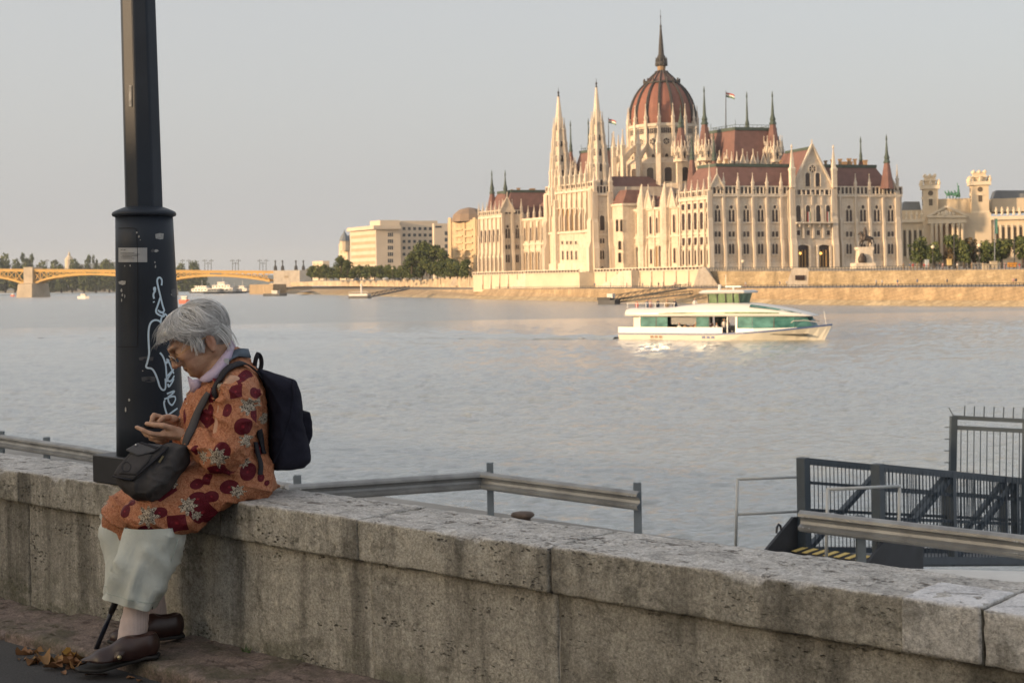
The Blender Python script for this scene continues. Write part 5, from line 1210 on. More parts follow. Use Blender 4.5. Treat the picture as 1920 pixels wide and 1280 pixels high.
for x in [1700, 1709, 1719, 1728] + list(range(1868, 1925, 11)):
    y = 411 if x < 1740 else 403; p = Mp(x, y, .2); m = MB(); m.lathe(p, [(.6, 0), (.45, .8), (.6, 1.9), (.3, 2.4), (.35, 2.9), (.05, 3.2)], 6); obj('roof_statue', m, M_mus2, MU)
for x0, x1, y0, y1 in ((1690, 1728, 378, 397), (1863, 2050, 357, 372)):
    m = MB(); m.prism([Mp(x0, y1, -10), Mp(x1, y1, -10), Mp(x1 - 4, y0, -10), Mp(x0 + 5, y0, -10)], -NM * 12); obj('lead_roof', m, M_lead, MU)
mpart('attic', 1860, 370, 2050, 395, -9, 20, M_mus); mpart('attic', 1686, 394, 1730, 415, -9, 20, M_mus)
# ---- generic blocks upstream
def bldg(name, label, pxl, pxc, pxr, yt, yb, D, mt, cat='building'):
    C = at(pxc, yb, D); C = Vector((C.x, C.y, 0)); zt, zb = at(pxc, yt, D).z, at(pxc, yb, D).z
    A = onp(pxl, yb, C, NR); B = onp(pxr, yb, C, NS); A = Vector((A.x, A.y, 0)); B = Vector((B.x, B.y, 0))
    r = empty(name, C + UP * zb, 0, label, cat); m = MB(); m.prism([C + UP * (zb - 6), A + UP * (zb - 6), A + B - C + UP * (zb - 6), B + UP * (zb - 6)], UP * (zt - zb + 6)); obj('wall', m, mt, r)
    return r, C, A, B, zt, zb
def bwin(r, P, n, px0, y0, px1, y1, mt, name='window', dep=.35):
    a, b = onp(px0, y1, P, n), onp(px1, y1, P, n); zt, zb = onp((px0 + px1) / 2, y0, P, n).z, onp((px0 + px1) / 2, y1, P, n).z
    a, b = Vector((a.x, a.y, zb)), Vector((b.x, b.y, zb)); m = MB(); m.prism([a + n * .08, b + n * .08, Vector((b.x, b.y, zt)) + n * .08, Vector((a.x, a.y, zt)) + n * .08], -n * dep); return obj(name, m, mt, r)
M_off = plain('office_concrete', (.62, .53, .42), .9, .08, .1); M_offb = plain('office_bands', (.46, .36, .24), .7, .12, .2); M_dwin = plain('office_window', (.045, .055, .065), .3, .2, .2)
r, C, A, B, zt, zb = bldg('office_block', 'white flat roofed office block with banded front', 657, 706, 752, 430, 505, 850, M_off)
for i in range(6): bwin(r, C, NR, 658.5, 440.5 + i * 12.4, 704, 446.3 + i * 12.4, M_offb, 'window_band', .3)
for i in range(5):
    for x in (728.5, 732, 735.5): bwin(r, C, NS, x - 1.2, 436.5 + i * 12.2, x + 1.2, 443.5 + i * 12.2, M_dwin)
for x in (718, 724, 731): bwin(r, C, NS, x - 2, 426, x + 3, 429.5, M_dwin)
m = MB(); e = 2.0; q = [C + NR * e + NS * e, A + NR * e - RA * -1 * 0 + NS * 0, A + B - C, B + NS * e]; m.prism([v + UP * (zt + .05) for v in q], UP * 2.2); obj('roof_slab', m, M_off, r)
q0 = at(688, 420, 856); m = MB(); cc = C + (A - C) * .3 + (B - C) * .5; m.prism([cc - (A - C) * .28 - (B - C) * .3 + UP * (zt + 2.3), cc + (A - C) * .1 - (B - C) * .3 + UP * (zt + 2.3), cc + (A - C) * .1 + (B - C) * .5 + UP * (zt + 2.3), cc - (A - C) * .28 + (B - C) * .5 + UP * (zt + 2.3)], UP * 3.2); obj('roof_storey', m, M_off, r)
r2, C, A, B, zt, zb = bldg('office_block', 'long rear wing of the office with square dark windows', 748, 752, 822, 414, 505, 862, M_off)
for j in range(5):
    for i in range(7): bwin(r2, C, NS, 755 + i * 9.9, 426 + j * 12, 760.2 + i * 9.9, 431.5 + j * 12, M_dwin)
r3, C, A, B, zt, zb = bldg('office_block', 'end block of the office beside the tall trees', 812, 815, 842, 419, 505, 850, M_off); bwin(r3, C, NS, 816, 423.5, 828, 427, M_dwin)
for i in range(4): bwin(r3, C, NS, 834, 434 + i * 12, 839, 441 + i * 12, M_dwin)
M_och = plain('ochre_render', (.56, .43, .27), .9, .1, .2)
r4, C, A, B, zt, zb = bldg('apartment_block', 'ochre balconied block next to the parliament', 841, 896, 912, 411, 505, 690, M_och)
for j in range(6):
    for i in range(6):
        x = 846 + i * 8.4; bwin(r4, C, NR, x, 421.5 + j * 12.6, x + 4, 427 + j * 12.6, M_offb)
    for x0 in (852, 870): bwin(r4, C + NR * .9, NR, x0, 429 + j * 12.6, x0 + 15, 432 + j * 12.6, M_och, 'balcony', 1.0)
    bwin(r4, C, NS, 899, 421 + j * 13, 902.5, 428 + j * 13, M_dwin)
for x in (842, 868, 888): bwin(r4, C + NR * .5, NR, x, 408, x + 5, 505, M_och, 'pilaster', .6)
m = MB(); p = at(880, 408, 705); m.lathe((p.x, p.y, 0), [(9, p.z - 2), (8, p.z + 1.5), (5, p.z + 4), (1, p.z + 5)], 12); obj('roof', m, plain('brown_dome_roof', (.26, .19, .14), .9, .2, .2), r4)
r5, C, A, B, zt, zb = bldg('bank_house', 'small white house above the bridge end trees', 586, 606, 618, 489, 512, 1150, M_off)
for i in range(3): bwin(r5, C, NR, 588 + i * 6, 494, 591 + i * 6, 498, M_offb)
r6, C, A, B, zt, zb = bldg('corner_house', 'pale house with a grey conical turret behind the office', 636, 652, 664, 456, 508, 960, M_mus)
p = at(646, 455, 960); m = MB(); zz = lambda y: at(646, y, 960).z; m.lathe((p.x, p.y, 0), [(3.2, zz(470)), (3.2, zz(452)), (3.5, zz(451)), (2.6, zz(444)), (.4, zz(435)), (.1, zz(431))], 10); obj('turret', m, [M_mus], r6)
m = MB(); m.lathe((p.x, p.y, 0), [(3.7, zz(452)), (2.7, zz(444)), (.5, zz(435)), (.15, zz(431))], 10); obj('turret_roof', m, M_lead, r6)
m = MB(); p = at(658, 452, 965); m.lathe((p.x, p.y, 0), [(6, p.z - 3), (4, p.z + 2), (.5, p.z + 5)], 8); obj('roof', m, M_lead, r6)
for y in (462, 472, 482): 
    for x in (640, 646): bwin(r6, C, NR, x - 1.5, y - 2, x + 1.5, y + 3, M_offb)
# upper street wall on the left and the lower ramp
M_wall2 = course_mat('pale_quay_wall', (.60, .49, .35), (.52, .41, .28), 2.5, .8, 5)
m = MB(); pts = [(505, 531, 534, 1180), (600, 527, 533, 980), (700, 526, 534, 840), (800, 524, 535, 730), (872, 517, 536, 640), (905, 516, 537, 590)]
m.rings([[at(x, b + 3, D) for x, a, b, D in pts], [at(x, a, D) for x, a, b, D in pts], [at(x, a, D) + Vector((6, 3, 0)) for x, a, b, D in pts], [at(x, a, D) + Vector((300, 200, 0)) for x, a, b, D in pts]], cap=False, closed=False)
obj('street_wall', m, M_wall2, label='pale wall carrying the tree lined street above the lower quay', cat='wall')
m = MB(); m.prism([at(x, y, 655) for x, y in [(868, 536), (842, 536), (852, 518), (862, 516)]], (3, 8, 0)); tag(obj('stair_ramp', m, M_lime2), 'pale stair ramp at the end of the street wall', 'stairs')
m = MB(); m.prism([gp(x, y, -4.0) for x, y in [(560, 549), (620, 543), (670, 537), (640, 536), (590, 541)]], (0, 0, .5)); tag(obj('slipway', m, plain('concrete_slip', (.48, .45, .42), .9, .1, .1), kind='structure'))
m = MB(); a, b = gp(468, 551, WZ), gp(512, 552, WZ); m.prism([a, b, b + Vector((6, 20, 0)), a + Vector((6, 20, 0))], (0, 0, 7)); tag(obj('quay_block', m, M_sand), 'square honey stone quay block below the bridge end', 'wall')
# ---- bridge
M_bry = plain('bridge_yellow', (.62, .38, .11), .7, .12, .1); M_brs = plain('bridge_stone', (.50, .42, .32), .9, .15, .15)
BA, BB = at(62, 503, 1145), at(513, 509.5, 1100); BA.z = 17.2; BB.z = 11.4
BD = (BB - BA); BL = Vector((BD.x, BD.y, 0)).length; bd = Vector((BD.x, BD.y, 0)).normalized(); bn = Vector((bd.y, -bd.x, 0)); 
br = empty('arched_bridge', Vector((BA.x, BA.y, WZ)), 0, 'long yellow steel arch bridge on stone piers', 'bridge')
def Bt(px): 
    u, v = ray(px, 510); A = BA; return (u * A.y - A.x) / (bd.x - u * bd.y)
def Bp(t, z, o=0): return Vector((BA.x, BA.y, 0)) + bd * t + bn * o + UP * z
def dz_(t): return BA.z + (BB.z - BA.z) * t / BL
t_end = Bt(513); tp1 = Bt(304); t_l = -130
m = MB(); m.prism([Bp(t_l - 40, dz_(t_l) - 1.9, 6), Bp(t_end + 4, dz_(t_end) - 1.9, 6), Bp(t_end + 4, dz_(t_end), 6), Bp(t_l - 40, dz_(t_l), 6)], -bn * 12); obj('deck', m, M_bry, br)
m = MB(); m.prism([Bp(t_l - 40, dz_(t_l) - .5, 6.6), Bp(t_end + 4, dz_(t_end) - .5, 6.6), Bp(t_end + 4, dz_(t_end) + .3, 6.6), Bp(t_l - 40, dz_(t_l) + .3, 6.6)], -bn * .5); obj('parapet_band', m, plain('bridge_yellow_pale', (.60, .38, .12), .7, .1, .1), br)
def span(t0, t1, zs0):
    n = 18; lo = []; hi = []
    for i in range(n + 1):
        s = i / n; t = t0 + (t1 - t0) * s; crown = dz_(t) - 4.6; k_ = 1 - (2 * s - 1) ** 2
        zl = zs0 + (crown - zs0) * (max(k_, 0) ** .8); lo.append((t, zl)); hi.append((t, zl + 1.7))
    for o_ in (6, -4.4):
        m = MB(); m.rings([[Bp(t, z, o_) for t, z in lo], [Bp(t, z, o_) for t, z in hi], [Bp(t, z, o_ - 1.6) for t, z in hi], [Bp(t, z, o_ - 1.6) for t, z in lo], [Bp(t, z, o_) for t, z in lo]], cap=False, closed=False); obj('arch_rib', m, M_bry, br)
    for i in range(n):
        (ta, za), (tb, zb_) = hi[i], hi[i + 1]; da, db = dz_(ta) - 1.8, dz_(tb) - 1.8
        if da - za < 1.2 and db - zb_ < 1.2: continue
        m = MB(); m.beam(Bp(ta, za - .3, 5.6), Bp(ta, da, 5.6), .7); m.beam(Bp(ta, za - .2, 5.6), Bp(tb, db, 5.6), .45); m.beam(Bp(ta, da, 5.6), Bp(tb, zb_ - .2, 5.6), .45); obj('spandrel_lattice', m, M_bry, br)
def pier(t, w=11):
    m = MB(); m.rings([[Bp(t + sx * w * k1, z, sy * 11 * k1) for sx, sy in ((-.5, -1), (.5, -1), (.62, 0), (.5, 1), (-.5, 1), (-.62, 0))] for k1, z in ((1.3, WZ - 1), (1.25, WZ + 1), (1.12, 5.0), (1.15, 5.1), (.85, 5.6))]); obj('pier', m, M_brs, br)
    m = MB(); m.prism([Bp(t - w * .36, 5, 7.6), Bp(t + w * .36, 5, 7.6), Bp(t + w * .36, dz_(t) + 1.2, 7.6), Bp(t - w * .36, dz_(t) + 1.2, 7.6)], -bn * 15); obj('pier_tower', m, M_brs, br)
span(4, tp1 - 4, 4.4); span(tp1 + 4, t_end - 1, 3.0); span(t_l, -5, 4.4); pier(0); pier(tp1)
ab = [at(513, 532, 1086), at(562, 532, 1086)]; m = MB(); m.prism([Vector((ab[0].x, ab[0].y, -1)), Vector((ab[1].x, ab[1].y, -1)), Vector((ab[1].x, ab[1].y, at(540, 507, 1096).z)), Vector((ab[0].x, ab[0].y, at(540, 507, 1096).z))], (6, 25, 0)); obj('abutment', m, M_lime2, br)
bwin(br, ab[0], Vector((0, -1, 0)), 533, 517, 541, 521, M_offb)
m = MB(); a, b = at(562, 516, 1110), at(585, 516, 1105); m.prism([a, b, b + UP * 4.6, a + UP * 3.6], (3, 12, 0)); obj('approach_span', m, M_bry, br)
M_iron = plain('lamp_iron', (.035, .035, .035), .6, .1)
def blamp(px, yt, yb, D, big=0):
    a, b = at(px, yb, D), at(px, yt, D); m = MB(); m.beam(a, b, .35 if not big else .7); 
    if big: m.lathe((a.x, a.y, a.z), [(1.4, 0), (1.2, 3), (.5, 4), (.4, 6.5), (.9, 7), (.2, 8)], 6)
    else: m.beam(b + bd * -1.6 - UP * 1.0, b + bd * 1.6 - UP * 1.0, .25); m.sphere(b + bd * 1.5 - UP * 1.2, .4, 5, 4); m.sphere(b - bd * 1.5 - UP * 1.2, .4, 5, 4)
    obj('bridge_lamp', m, M_iron, br)
for i, x in enumerate((384, 396, 436, 447, 487, 499, 88, 104, 205, 342, 354)): blamp(x, 486, 509, BA.y + (x - 62) / 451 * -45)
for x in (390, 441.5, 493): blamp(x, 491, 509, BA.y + (x - 62) / 451 * -45)
for x in (516.5, 530, 555, 569): blamp(x, 488, 507, 1102, 1)
# domed church far behind the island trees
ch = empty('domed_church', at(130, 500, 2600), 0, 'tiny domed church rising behind the island trees', 'church'); zc_ = lambda y: at(130, y, 2600).z; pc = at(130, 490, 2600)
m = MB(); m.lathe((pc.x, pc.y, 0), [(8, zc_(505)), (8, zc_(489)), (9, zc_(488.5)), (7, zc_(484)), (3.4, zc_(480)), (2.4, zc_(479)), (2.4, zc_(476)), (.4, zc_(472)), (.2, zc_(467))], 12); obj('dome', m, M_mus, ch)
# ---- trees
k = NT('leaves_far'); at_ = k.attr('tone'); k.set(Base_Color=k.ramp(at_, [(0, (.032, .048, .017)), (.5, (.080, .105, .034)), (1, (.15, .165, .055))]), Roughness=.8); k.b.inputs['Specular IOR Level'].default_value = .2; M_leaf_g = k.m
k = NT('leaves_autumn'); at_ = k.attr('tone'); k.set(Base_Color=k.ramp(at_, [(0, (.055, .045, .018)), (1, (.19, .12, .045))]), Roughness=.8); M_leaf_a = k.m
M_bark = plain('bark', (.075, .058, .045), .95, .2, 2)
def crown_mesh(seed, n=420, lobes=7, mt=None, tall=1.0, s0=.17):
    r_ = np.random.default_rng(seed); L = []
    for i in range(lobes):
        a = r_.uniform(0, 2 * pi); rr_ = r_.uniform(0, .55); L.append((rr_ * cos(a), rr_ * sin(a), r_.uniform(-.45, .5) * tall, r_.uniform(.32, .55)))
    L.append((0, 0, .1, .6)); V = []; T = []; Fc = []
    for i in range(n):
        l = L[r_.integers(len(L))]; d = r_.normal(size=3); d /= np.linalg.norm(d); R = l[3] * r_.uniform(.6, 1.05)
        c = np.array(l[:3]) + d * R * np.array([1, 1, .9]); s = s0 * r_.uniform(.55, 1.1)
        nrm = d + r_.normal(size=3) * .6; nrm /= np.linalg.norm(nrm); u = np.cross(nrm, r_.normal(size=3)); u /= np.linalg.norm(u); w = np.cross(nrm, u)
        tn = np.clip(r_.uniform(.0, .75) + .35 * (L.index(l) % 3 - 1) * .6 + .1, 0, 1); b = len(V)
        for q in (u * s, w * s * .8 + nrm * s * .3, -u * s * .9, -w * s * .7): V.append(c + q); T.append(tn)
        Fc.append((b, b + 1, b + 2, b + 3))
    return npmesh('crown', V, Fc, mt or M_leaf_g, False, {'tone': T})
CR = [crown_mesh(i, 520, 7) for i in range(4)]; CRA = [crown_mesh(30, 420, 7, M_leaf_a)]; CRP = [crown_mesh(40, 420, 8, None, 2.0)]; CRB = [crown_mesh(50 + i, 1100, 11, None, 1.1, .12) for i in range(2)]
def trunk_mesh():
    m = MB(); m.tube([(0, 0, 0), (.01, .01, .3), (0, 0, .75)], [.045, .035, .02], 6); m.tube([(0, 0, .35), (.18, .05, .7)], [.025, .01], 5); m.tube([(0, 0, .42), (-.16, -.08, .75)], [.022, .01], 5); return m.mesh('trunk', M_bark)
TR = trunk_mesh()
def tree(px, yt, yb, wpx, D, label, group, kind=0, name='broadleaf_tree', cl=.30):
    b = at(px, yb, D); s = D / F; H = (yb - yt) * s; w = wpx * s / 2; t = empty(name, b, 0, label, 'tree', group)
    o = link('trunk', TR, t); o.scale = (H, H, H)
    rr_ = random.Random(int(px * 7 + yt)); me = {0: CR, 1: CRA, 2: CRP, 3: CRB}[kind]; me = me[rr_.randrange(len(me))]
    hz = H * (1 - cl) / 2; o = link('crown', me, t, (0, 0, H - hz), rr_.uniform(0, 6.3)); ez = (1.02 if kind != 2 else 1.35); o.scale = (w / .80, w / .80, hz / (ez * .86 if kind != 3 else .92)); return t
G1 = 'trees on the plaza before the museum'
for px, yt, yb, w, k_, lb in ((1727, 443, 503, 34, 0, 'bright green plaza tree standing alone beside the end front'), (1752, 452, 503, 26, 0, 'narrow green plaza tree second from the end front'), (1780, 462, 503, 20, 1, 'small browning tree before the portico'), (1790, 440, 503, 34, 0, 'dark green tree under the portico columns'), (1818, 442, 503, 36, 1, 'wide olive brown tree between portico and right tower'), (1808, 450, 503, 24, 0, 'green tree half behind the olive brown one'), (1852, 450, 503, 36, 0, 'green tree under the right tower'), (1878, 448, 503, 40, 0, 'broad dark tree right of the right tower'), (1918, 443, 503, 36, 0, 'green tree cut by the right edge of the picture')):
    tree(px, yt - 1, yb, w * 1.2, 395 + (px % 7), lb, G1, 3 if k_ == 0 else k_, cl=.14)
G2 = 'clipped street trees along the upper quay'
for i, x in enumerate(range(584, 880, 13)):
    lb = ('low green street tree below the office, %s from the bridge end' % 'first second third fourth fifth sixth seventh eighth ninth tenth eleventh twelfth thirteenth fourteenth'.split()[i]) if x < 760 else ('low street tree beside the parliament, %s after the office' % 'first second third fourth fifth sixth seventh eighth ninth tenth'.split()[i - 14])
    tree(x + (i * 5 % 4), 498 - (i % 3) * 1.5 - (x > 760) * 9, 525 if x < 800 else 523, 25 + (i % 2) * 5, 905 - (x - 584) * 1.0, lb, G2, 3, cl=.06)
G3 = 'tall trees beside the office'
for px, yt, yb, w, lb in ((640, 478, 512, 26, 'tree leaning against the left end of the office'), (652, 486, 514, 22, 'small tree at the office corner'), (790, 452, 512, 44, 'tallest broad tree before the rear wing'), (772, 470, 514, 34, 'rounded tree left of the tallest one'), (812, 458, 512, 36, 'bushy tree right of the tallest one'), (832, 464, 514, 30, 'dark tree before the end block'), (800, 480, 518, 40, 'spreading lower tree in front of the tallest one'), (848, 484, 518, 40, 'dark spreading tree below the ochre block'), (872, 486, 518, 26, 'dark tree at the corner of the parliament')):
    tree(px, yt, yb, w, 760 - (px - 640) * .4, lb, G3, 3)
G4 = 'trees on the river island behind the bridge'
for px, yt, w, k_, lb in ((8, 476, 26, 0, 'dark tree at the left edge above the bridge'), (33, 487, 22, 0, 'low tree beside the pier top'), (47, 478, 16, 2, 'pointed tree over the stone pier'), (58, 480, 15, 2, 'second pointed tree right of the pier'), (78, 490, 24, 0, 'low tree between pier and church'), (106, 489, 28, 0, 'wide low tree left of the church'), (142, 487, 26, 0, 'tree just right of the church dome'), (166, 481, 14, 2, 'slim poplar midway to the post'), (179, 481, 9, 2, 'very thin poplar nearest the post'), (196, 489, 24, 0, 'low tree left of the lamp post'), (212, 494, 20, 0, 'low tree touching the lamp post'), (338, 495, 24, 0, 'low tree right of the lamp post'), (366, 491, 17, 0, 'rounded tree standing apart above the bridge')):
    tree(px, yt - 3, 546, w * 1.3, 1850, lb, G4, 3 if k_ == 0 else k_, cl=.03)
for i, x in enumerate((-10, 10, 28, 50, 70, 92, 115, 135, 158, 180, 205, 230, 330, 352, 372)):
    tree(x, 505 + (i % 3) * 2, 549, 40, 1760, 'dark shoreline tree under the bridge arches, %s from the left' % 'first second third fourth fifth sixth seventh eighth ninth tenth eleventh twelfth thirteenth fourteenth fifteenth'.split()[i], 'shoreline trees under the bridge', 3, cl=.0)
# ---- lamps, masts and small things on the quay
def lampp(px, yt, yb, D, lb, ball=True):
    a, b = at(px, yb, D), at(px, yt, D); r_ = empty('street_lamp', a, 0, lb, 'street lamp', 'lamps along the far quay'); m = MB(); m.tube([a, b], [.14, .08], 6); obj('pole', m, M_iron, r_)
    m = MB(); m.sphere(b, .5 if ball else .3, 7, 5); obj('lamp_head', m, plain('lamp_globe', (.72, .62, .46), .4, .05), r_)
lampp(736, 503, 530, 735, 'globe lamp in front of the office block'); lampp(881, 499, 536, 600, 'globe lamp at the corner of the river terrace'); lampp(1393, 490, 506, 400, 'lamp beside the end front left of the stairs'); lampp(800, 515, 533, 700, 'thin lamp by the street wall'); lampp(826, 516, 534, 680, 'thin lamp near the stair ramp')
lampp(1836, 460, 505, 372, 'tall double lamp with globes before the right tower'); lampp(1749, 463, 505, 380, 'lamp right of the solitary green tree')
for x, yt in ((1789, 440), (1865, 410), (1902, 446)):
    a, b = at(x, 505, 378), at(x, yt, 378); m = MB(); m.tube([a, b], .16, 6)
    r_ = empty('mast', a, 0, {1789: 'thin dark mast before the portico', 1865: 'tall mast with a hanging green banner', 1902: 'thin dark mast near the right edge'}[x], 'mast'); obj('pole', m, M_iron if x != 1865 else M_lead, r_)
    if x == 1865: m = MB(); m.box(b + Vector((.35, 0, -2.0)), (.75, .1, 4)); obj('banner', m, plain('faded_green_cloth', (.10, .26, .20), .8, .1), r_)
for (x, y, w, h, c, lb, ct) in ((1848, 500, 10, 9, (.52, .44, .32), 'pale box kiosk on the plaza edge', 'kiosk'), (1863, 497, 12, 13, (.50, .42, .30), 'taller pale box kiosk right of the small one', 'kiosk'), (1898, 497, 15, 8, (.60, .27, .03), 'orange box on the plaza near the right edge', 'box'), (1780, 492, 7, 11, (.60, .45, .20), 'upright yellow sign board on the plaza', 'sign'), (1738, 494, 6, 13, (.45, .50, .52), 'pale blue info board beside the solitary tree', 'sign')):
    p = at(x, y + h / 2, 366); s = 366 / F; m = MB(); m.box(p + UP * h * s / 2, (w * s, 1.0, h * s)); m.box(p + UP * (h * s + .06), (w * s + .2, 1.2, .12)); tag(obj(lb.split()[-1] if False else ('kiosk' if ct == 'kiosk' else 'notice_board' if ct == 'sign' else 'orange_bin'), m, plain('paint_%d' % x, c, .8, .1, .5)), lb, ct)
# railing along the plaza edge and along the quay
def rail_run(lab, p0, p1, n, h=1.0):
    r_ = empty('quay_railing', p0, 0, lab, 'railing', 'railings on the far bank'); m = MB()
    m.beam(p0 + UP * h, p1 + UP * h, .10); m.beam(p0 + UP * h * .5, p1 + UP * h * .5, .06); obj('rail', m, M_iron, r_)
    m = MB()
    for i in range(n + 1): q = p0.lerp(p1, i / n); m.beam(q, q + UP * h, .10)
    o = obj('rail_posts', m, M_iron, r_); o['kind'] = 'stuff'
A3 = [Vector((p.x, p.y, z)) + Vector((.7, .3, 0)) for p, z in zip(pw_, zt_)]
rail_run('dark railing along the plaza edge below the end front', A3[0], A3[1], 50, 1.1); rail_run('dark railing along the plaza edge before the museum', A3[1], A3[2], 60, 1.1)
q_ = [Vector((q[3][0].x, q[3][0].y, q[3][1])) + INL * .5 for q in prof]
for i, lb in ((1, 'low railing on the embankment at the right'), (2, 'low railing on the embankment behind the boat'), (3, 'low railing on the embankment below the parliament'), (4, 'low railing on the embankment at the north end')): rail_run(lb, q_[i], q_[i + 1], 46, .75)
# strollers and cars, tiny at this distance
SK = [plain('cloth_%d' % i, c, .9, .1) for i, c in enumerate([(.45, .08, .07), (.60, .57, .54), (.06, .07, .10), (.30, .22, .14), (.50, .30, .28), (.10, .14, .22)])]; M_skn = plain('far_skin', (.45, .27, .18), .7, .1)
def stroller(p, i, label, group):
    s = random.Random(i * 31 + 5); m = MB(); m.smooth = True; h = s.uniform(.95, 1.05)
    st_ = .16
    m.mat(1).tube([(-st_, -.02, 0), (-.1, 0, .45), (-.08, 0, .88)], [.07, .075, .10], 6); m.tube([(st_, .05, 0), (.1, .02, .45), (.08, 0, .88)], [.07, .075, .10], 6)
    m.mat(0).tube([(0, 0, .82), (0, 0, 1.1), (0, 0, 1.38), (0, 0, 1.48)], [.17, .17, .21, .08], 8); m.tube([(.2, 0, 1.36), (.26, .05, 1.1), (.24, -.08, .88)], [.06, .05, .04], 5); m.tube([(-.2, 0, 1.36), (-.27, -.05, 1.1), (-.24, .1, .9)], [.06, .05, .04], 5)
    m.mat(2).sphere((0, 0, 1.61), .105, 8, 6, (1, 1, 1.2))
    me = m.mesh('person', [SK[s.randrange(6)], SK[(s.randrange(3) + 2) % 6], M_skn]); o = link('person', me); o.location = p; o.rotation_euler = (0, 0, s.uniform(0, 6.3)); o.scale = (h, h, h); tag(o, label, 'person', group)
rs = random.Random(3)
ORD = 'first second third fourth fifth sixth seventh eighth ninth tenth eleventh twelfth thirteenth fourteenth fifteenth sixteenth seventeenth eighteenth nineteenth twentieth'.split()
def rank(xs, x): return ORD[sorted(xs).index(x)]
PXS = [1706, 1712, 1720, 1733, 1741, 1756, 1768, 1795, 1822, 1830, 1843, 1884, 1912, 1694, 1812, 1762]
for i in range(16):
    x = PXS[i]; stroller(at(x, 505.5 - (x - 1690) * .004, 360 + (i * 7) % 9), i, 'tiny passer-by on the plaza under the trees, %s from the left' % rank(PXS, x), 'passers-by on the plaza')
QXS = (1643, 1654, 1683, 1720, 1776, 1900, 1905, 1462, 1475, 1398)
for i, x in enumerate(QXS):
    p = gp(x, 537.5 - (x - 1500) * .008, ZR); stroller(p + INL * .0, i + 40, 'tiny walker on the lower quay road, %s from the left' % rank(QXS, x), 'walkers on the quay road')
for i in range(14): x = 905 + i * 30; stroller(gp(x, 539.5, ZR + .0), i + 70, 'tiny dark figure at the foot of the river terrace, %s from the left' % ORD[i], 'figures below the river terrace')
# parked cars on the left road
def car(p, c, label, rz):
    r_ = empty('parked_car', p, rz, label, 'car', 'cars on the far quay'); m = MB(); P = [(-2.1, .35), (2.1, .35), (2.15, .75), (1.3, .88), (.75, 1.42), (-1.1, 1.45), (-1.9, .95), (-2.15, .85)]
    m.prism([(x, -.85, z) for x, z in P], (0, 1.7, 0)); link('body', m.mesh('body', plain('car_paint_%s' % label[:4], c, .3, 0)), r_)
    m = MB(); m.prism([(x, -.87, z) for x, z in [(1.1, .92), (.68, 1.34), (-1.0, 1.36), (-1.6, .95)]], (0, 1.74, 0)); link('windows', m.mesh('windows', M_dwin), r_)
    for x in (-1.35, 1.35):
        for y in (-.8, .8):
            m = MB(); m.lathe((0, 0, 0), [(.33, -.1), (.33, .1)], 10); R = Matrix.Rotation(pi / 2, 4, 'X'); m.v = [tuple(R @ Vector(v) + Vector((x, y, .33))) for v in m.v]; link('wheel', m.mesh('wheel', M_iron), r_)
for x, y, c, lb in ((722, 526, (.55, .55, .55), 'silver car on the street by the globe lamp'), (746, 527, (.05, .06, .08), 'dark car on the street before the wall'), (760, 527, (.60, .50, .38), 'pale car on the street before the wall'), (668, 527, (.10, .05, .05), 'dark red car under the street trees')): car(at(x, y - .6, 760 - (x - 660) * .3), c, lb, radians(120))
# ---- moored craft upstream
M_wht = plain('boat_white', (.72, .69, .64), .4, .08, .3); M_hul = plain('dark_hull', (.035, .04, .05), .5, .2, .3); M_red = plain('boat_red', (.45, .10, .06), .5, .1)
def hull(mb, p, L, w, h, d, fl=.6):
    d = d.normalized(); s = Vector((-d.y, d.x, 0)); mb.rings([[p + d * L * a + s * w * b * e + UP * z for a, b in ((-.5, -.4), (.25, -.5), (.5, 0), (.25, .5), (-.5, .4))] for z, e in ((-.2, .8), (h * .5, .95), (h, 1.0))]); return mb
def ship(px, py, L, label, decks, D=None, mast=True, hullm=None, rz=(.9, -.43), cat='boat', group='boats moored below the bridge'):
    p = gp(px, py, WZ); d = Vector((rz[0], rz[1], 0)).normalized(); s = Vector((-d.y, d.x, 0)); r_ = empty('moored_boat', p, 0, label, cat, group); obj('hull', hull(MB(), p, L, L * .22, 1.6, d), hullm or M_hul, r_)
    z = 1.6
    for i, (l, h) in enumerate(decks):
        m = MB(); m.box(p + UP * (z + h / 2), (L * l, L * .17, h), d, s, UP); m.box(p + UP * (z + h), (L * l + .8, L * .19, .2), d, s, UP); c = obj('cabin', m, M_wht, r_)
        m = MB(); n = 6
        for j in range(n): m.box(p + d * L * l * ((j + .5) / n - .5) + UP * (z + h * .55), (L * l / n * .6, L * .174, h * .45), d, s, UP)
        o = obj('cabin_windows', m, M_dwin, r_); o['kind'] = 'stuff'; z += h + .2
    if mast: m = MB(); m.tube([p + UP * z, p + UP * (z + 5)], .15, 5); obj('mast', m, M_wht, r_)
ship(379, 549.5, 26, 'white moored boat first beyond the post', [(.8, 2.6), (.5, 2.2)]); ship(402, 550.5, 20, 'dark hulled boat second from the post', [(.6, 2.4)]); ship(418, 550.2, 30, 'largest white moored boat with a tall wheelhouse', [(.8, 2.8), (.6, 2.4), (.25, 2.4)]); ship(440, 549.8, 24, 'low moored barge with dark hull', [(.5, 2.2)], hullm=M_hul); ship(455, 549, 18, 'small moored boat nearest the stone quay block', [(.6, 2.2), (.3, 2)])
ship(517, 555, 16, 'small black work boat before the bridge abutment', [(.25, 1.6)], mast=False, group='small craft upstream'); 
ship(157, 560, 9, 'little white motor boat left of the post', [(.4, 1.3)], mast=False, hullm=M_wht, group='small craft upstream'); ship(346, 569, 5, 'tiny red and white boat by the woman\'s hair', [(.5, 1.2)], mast=False, hullm=M_red, group='small craft upstream'); ship(24, 556, 5, 'tiny red boat near the bridge pier', [(.4, 1.0)], mast=False, hullm=M_red, group='small craft upstream')
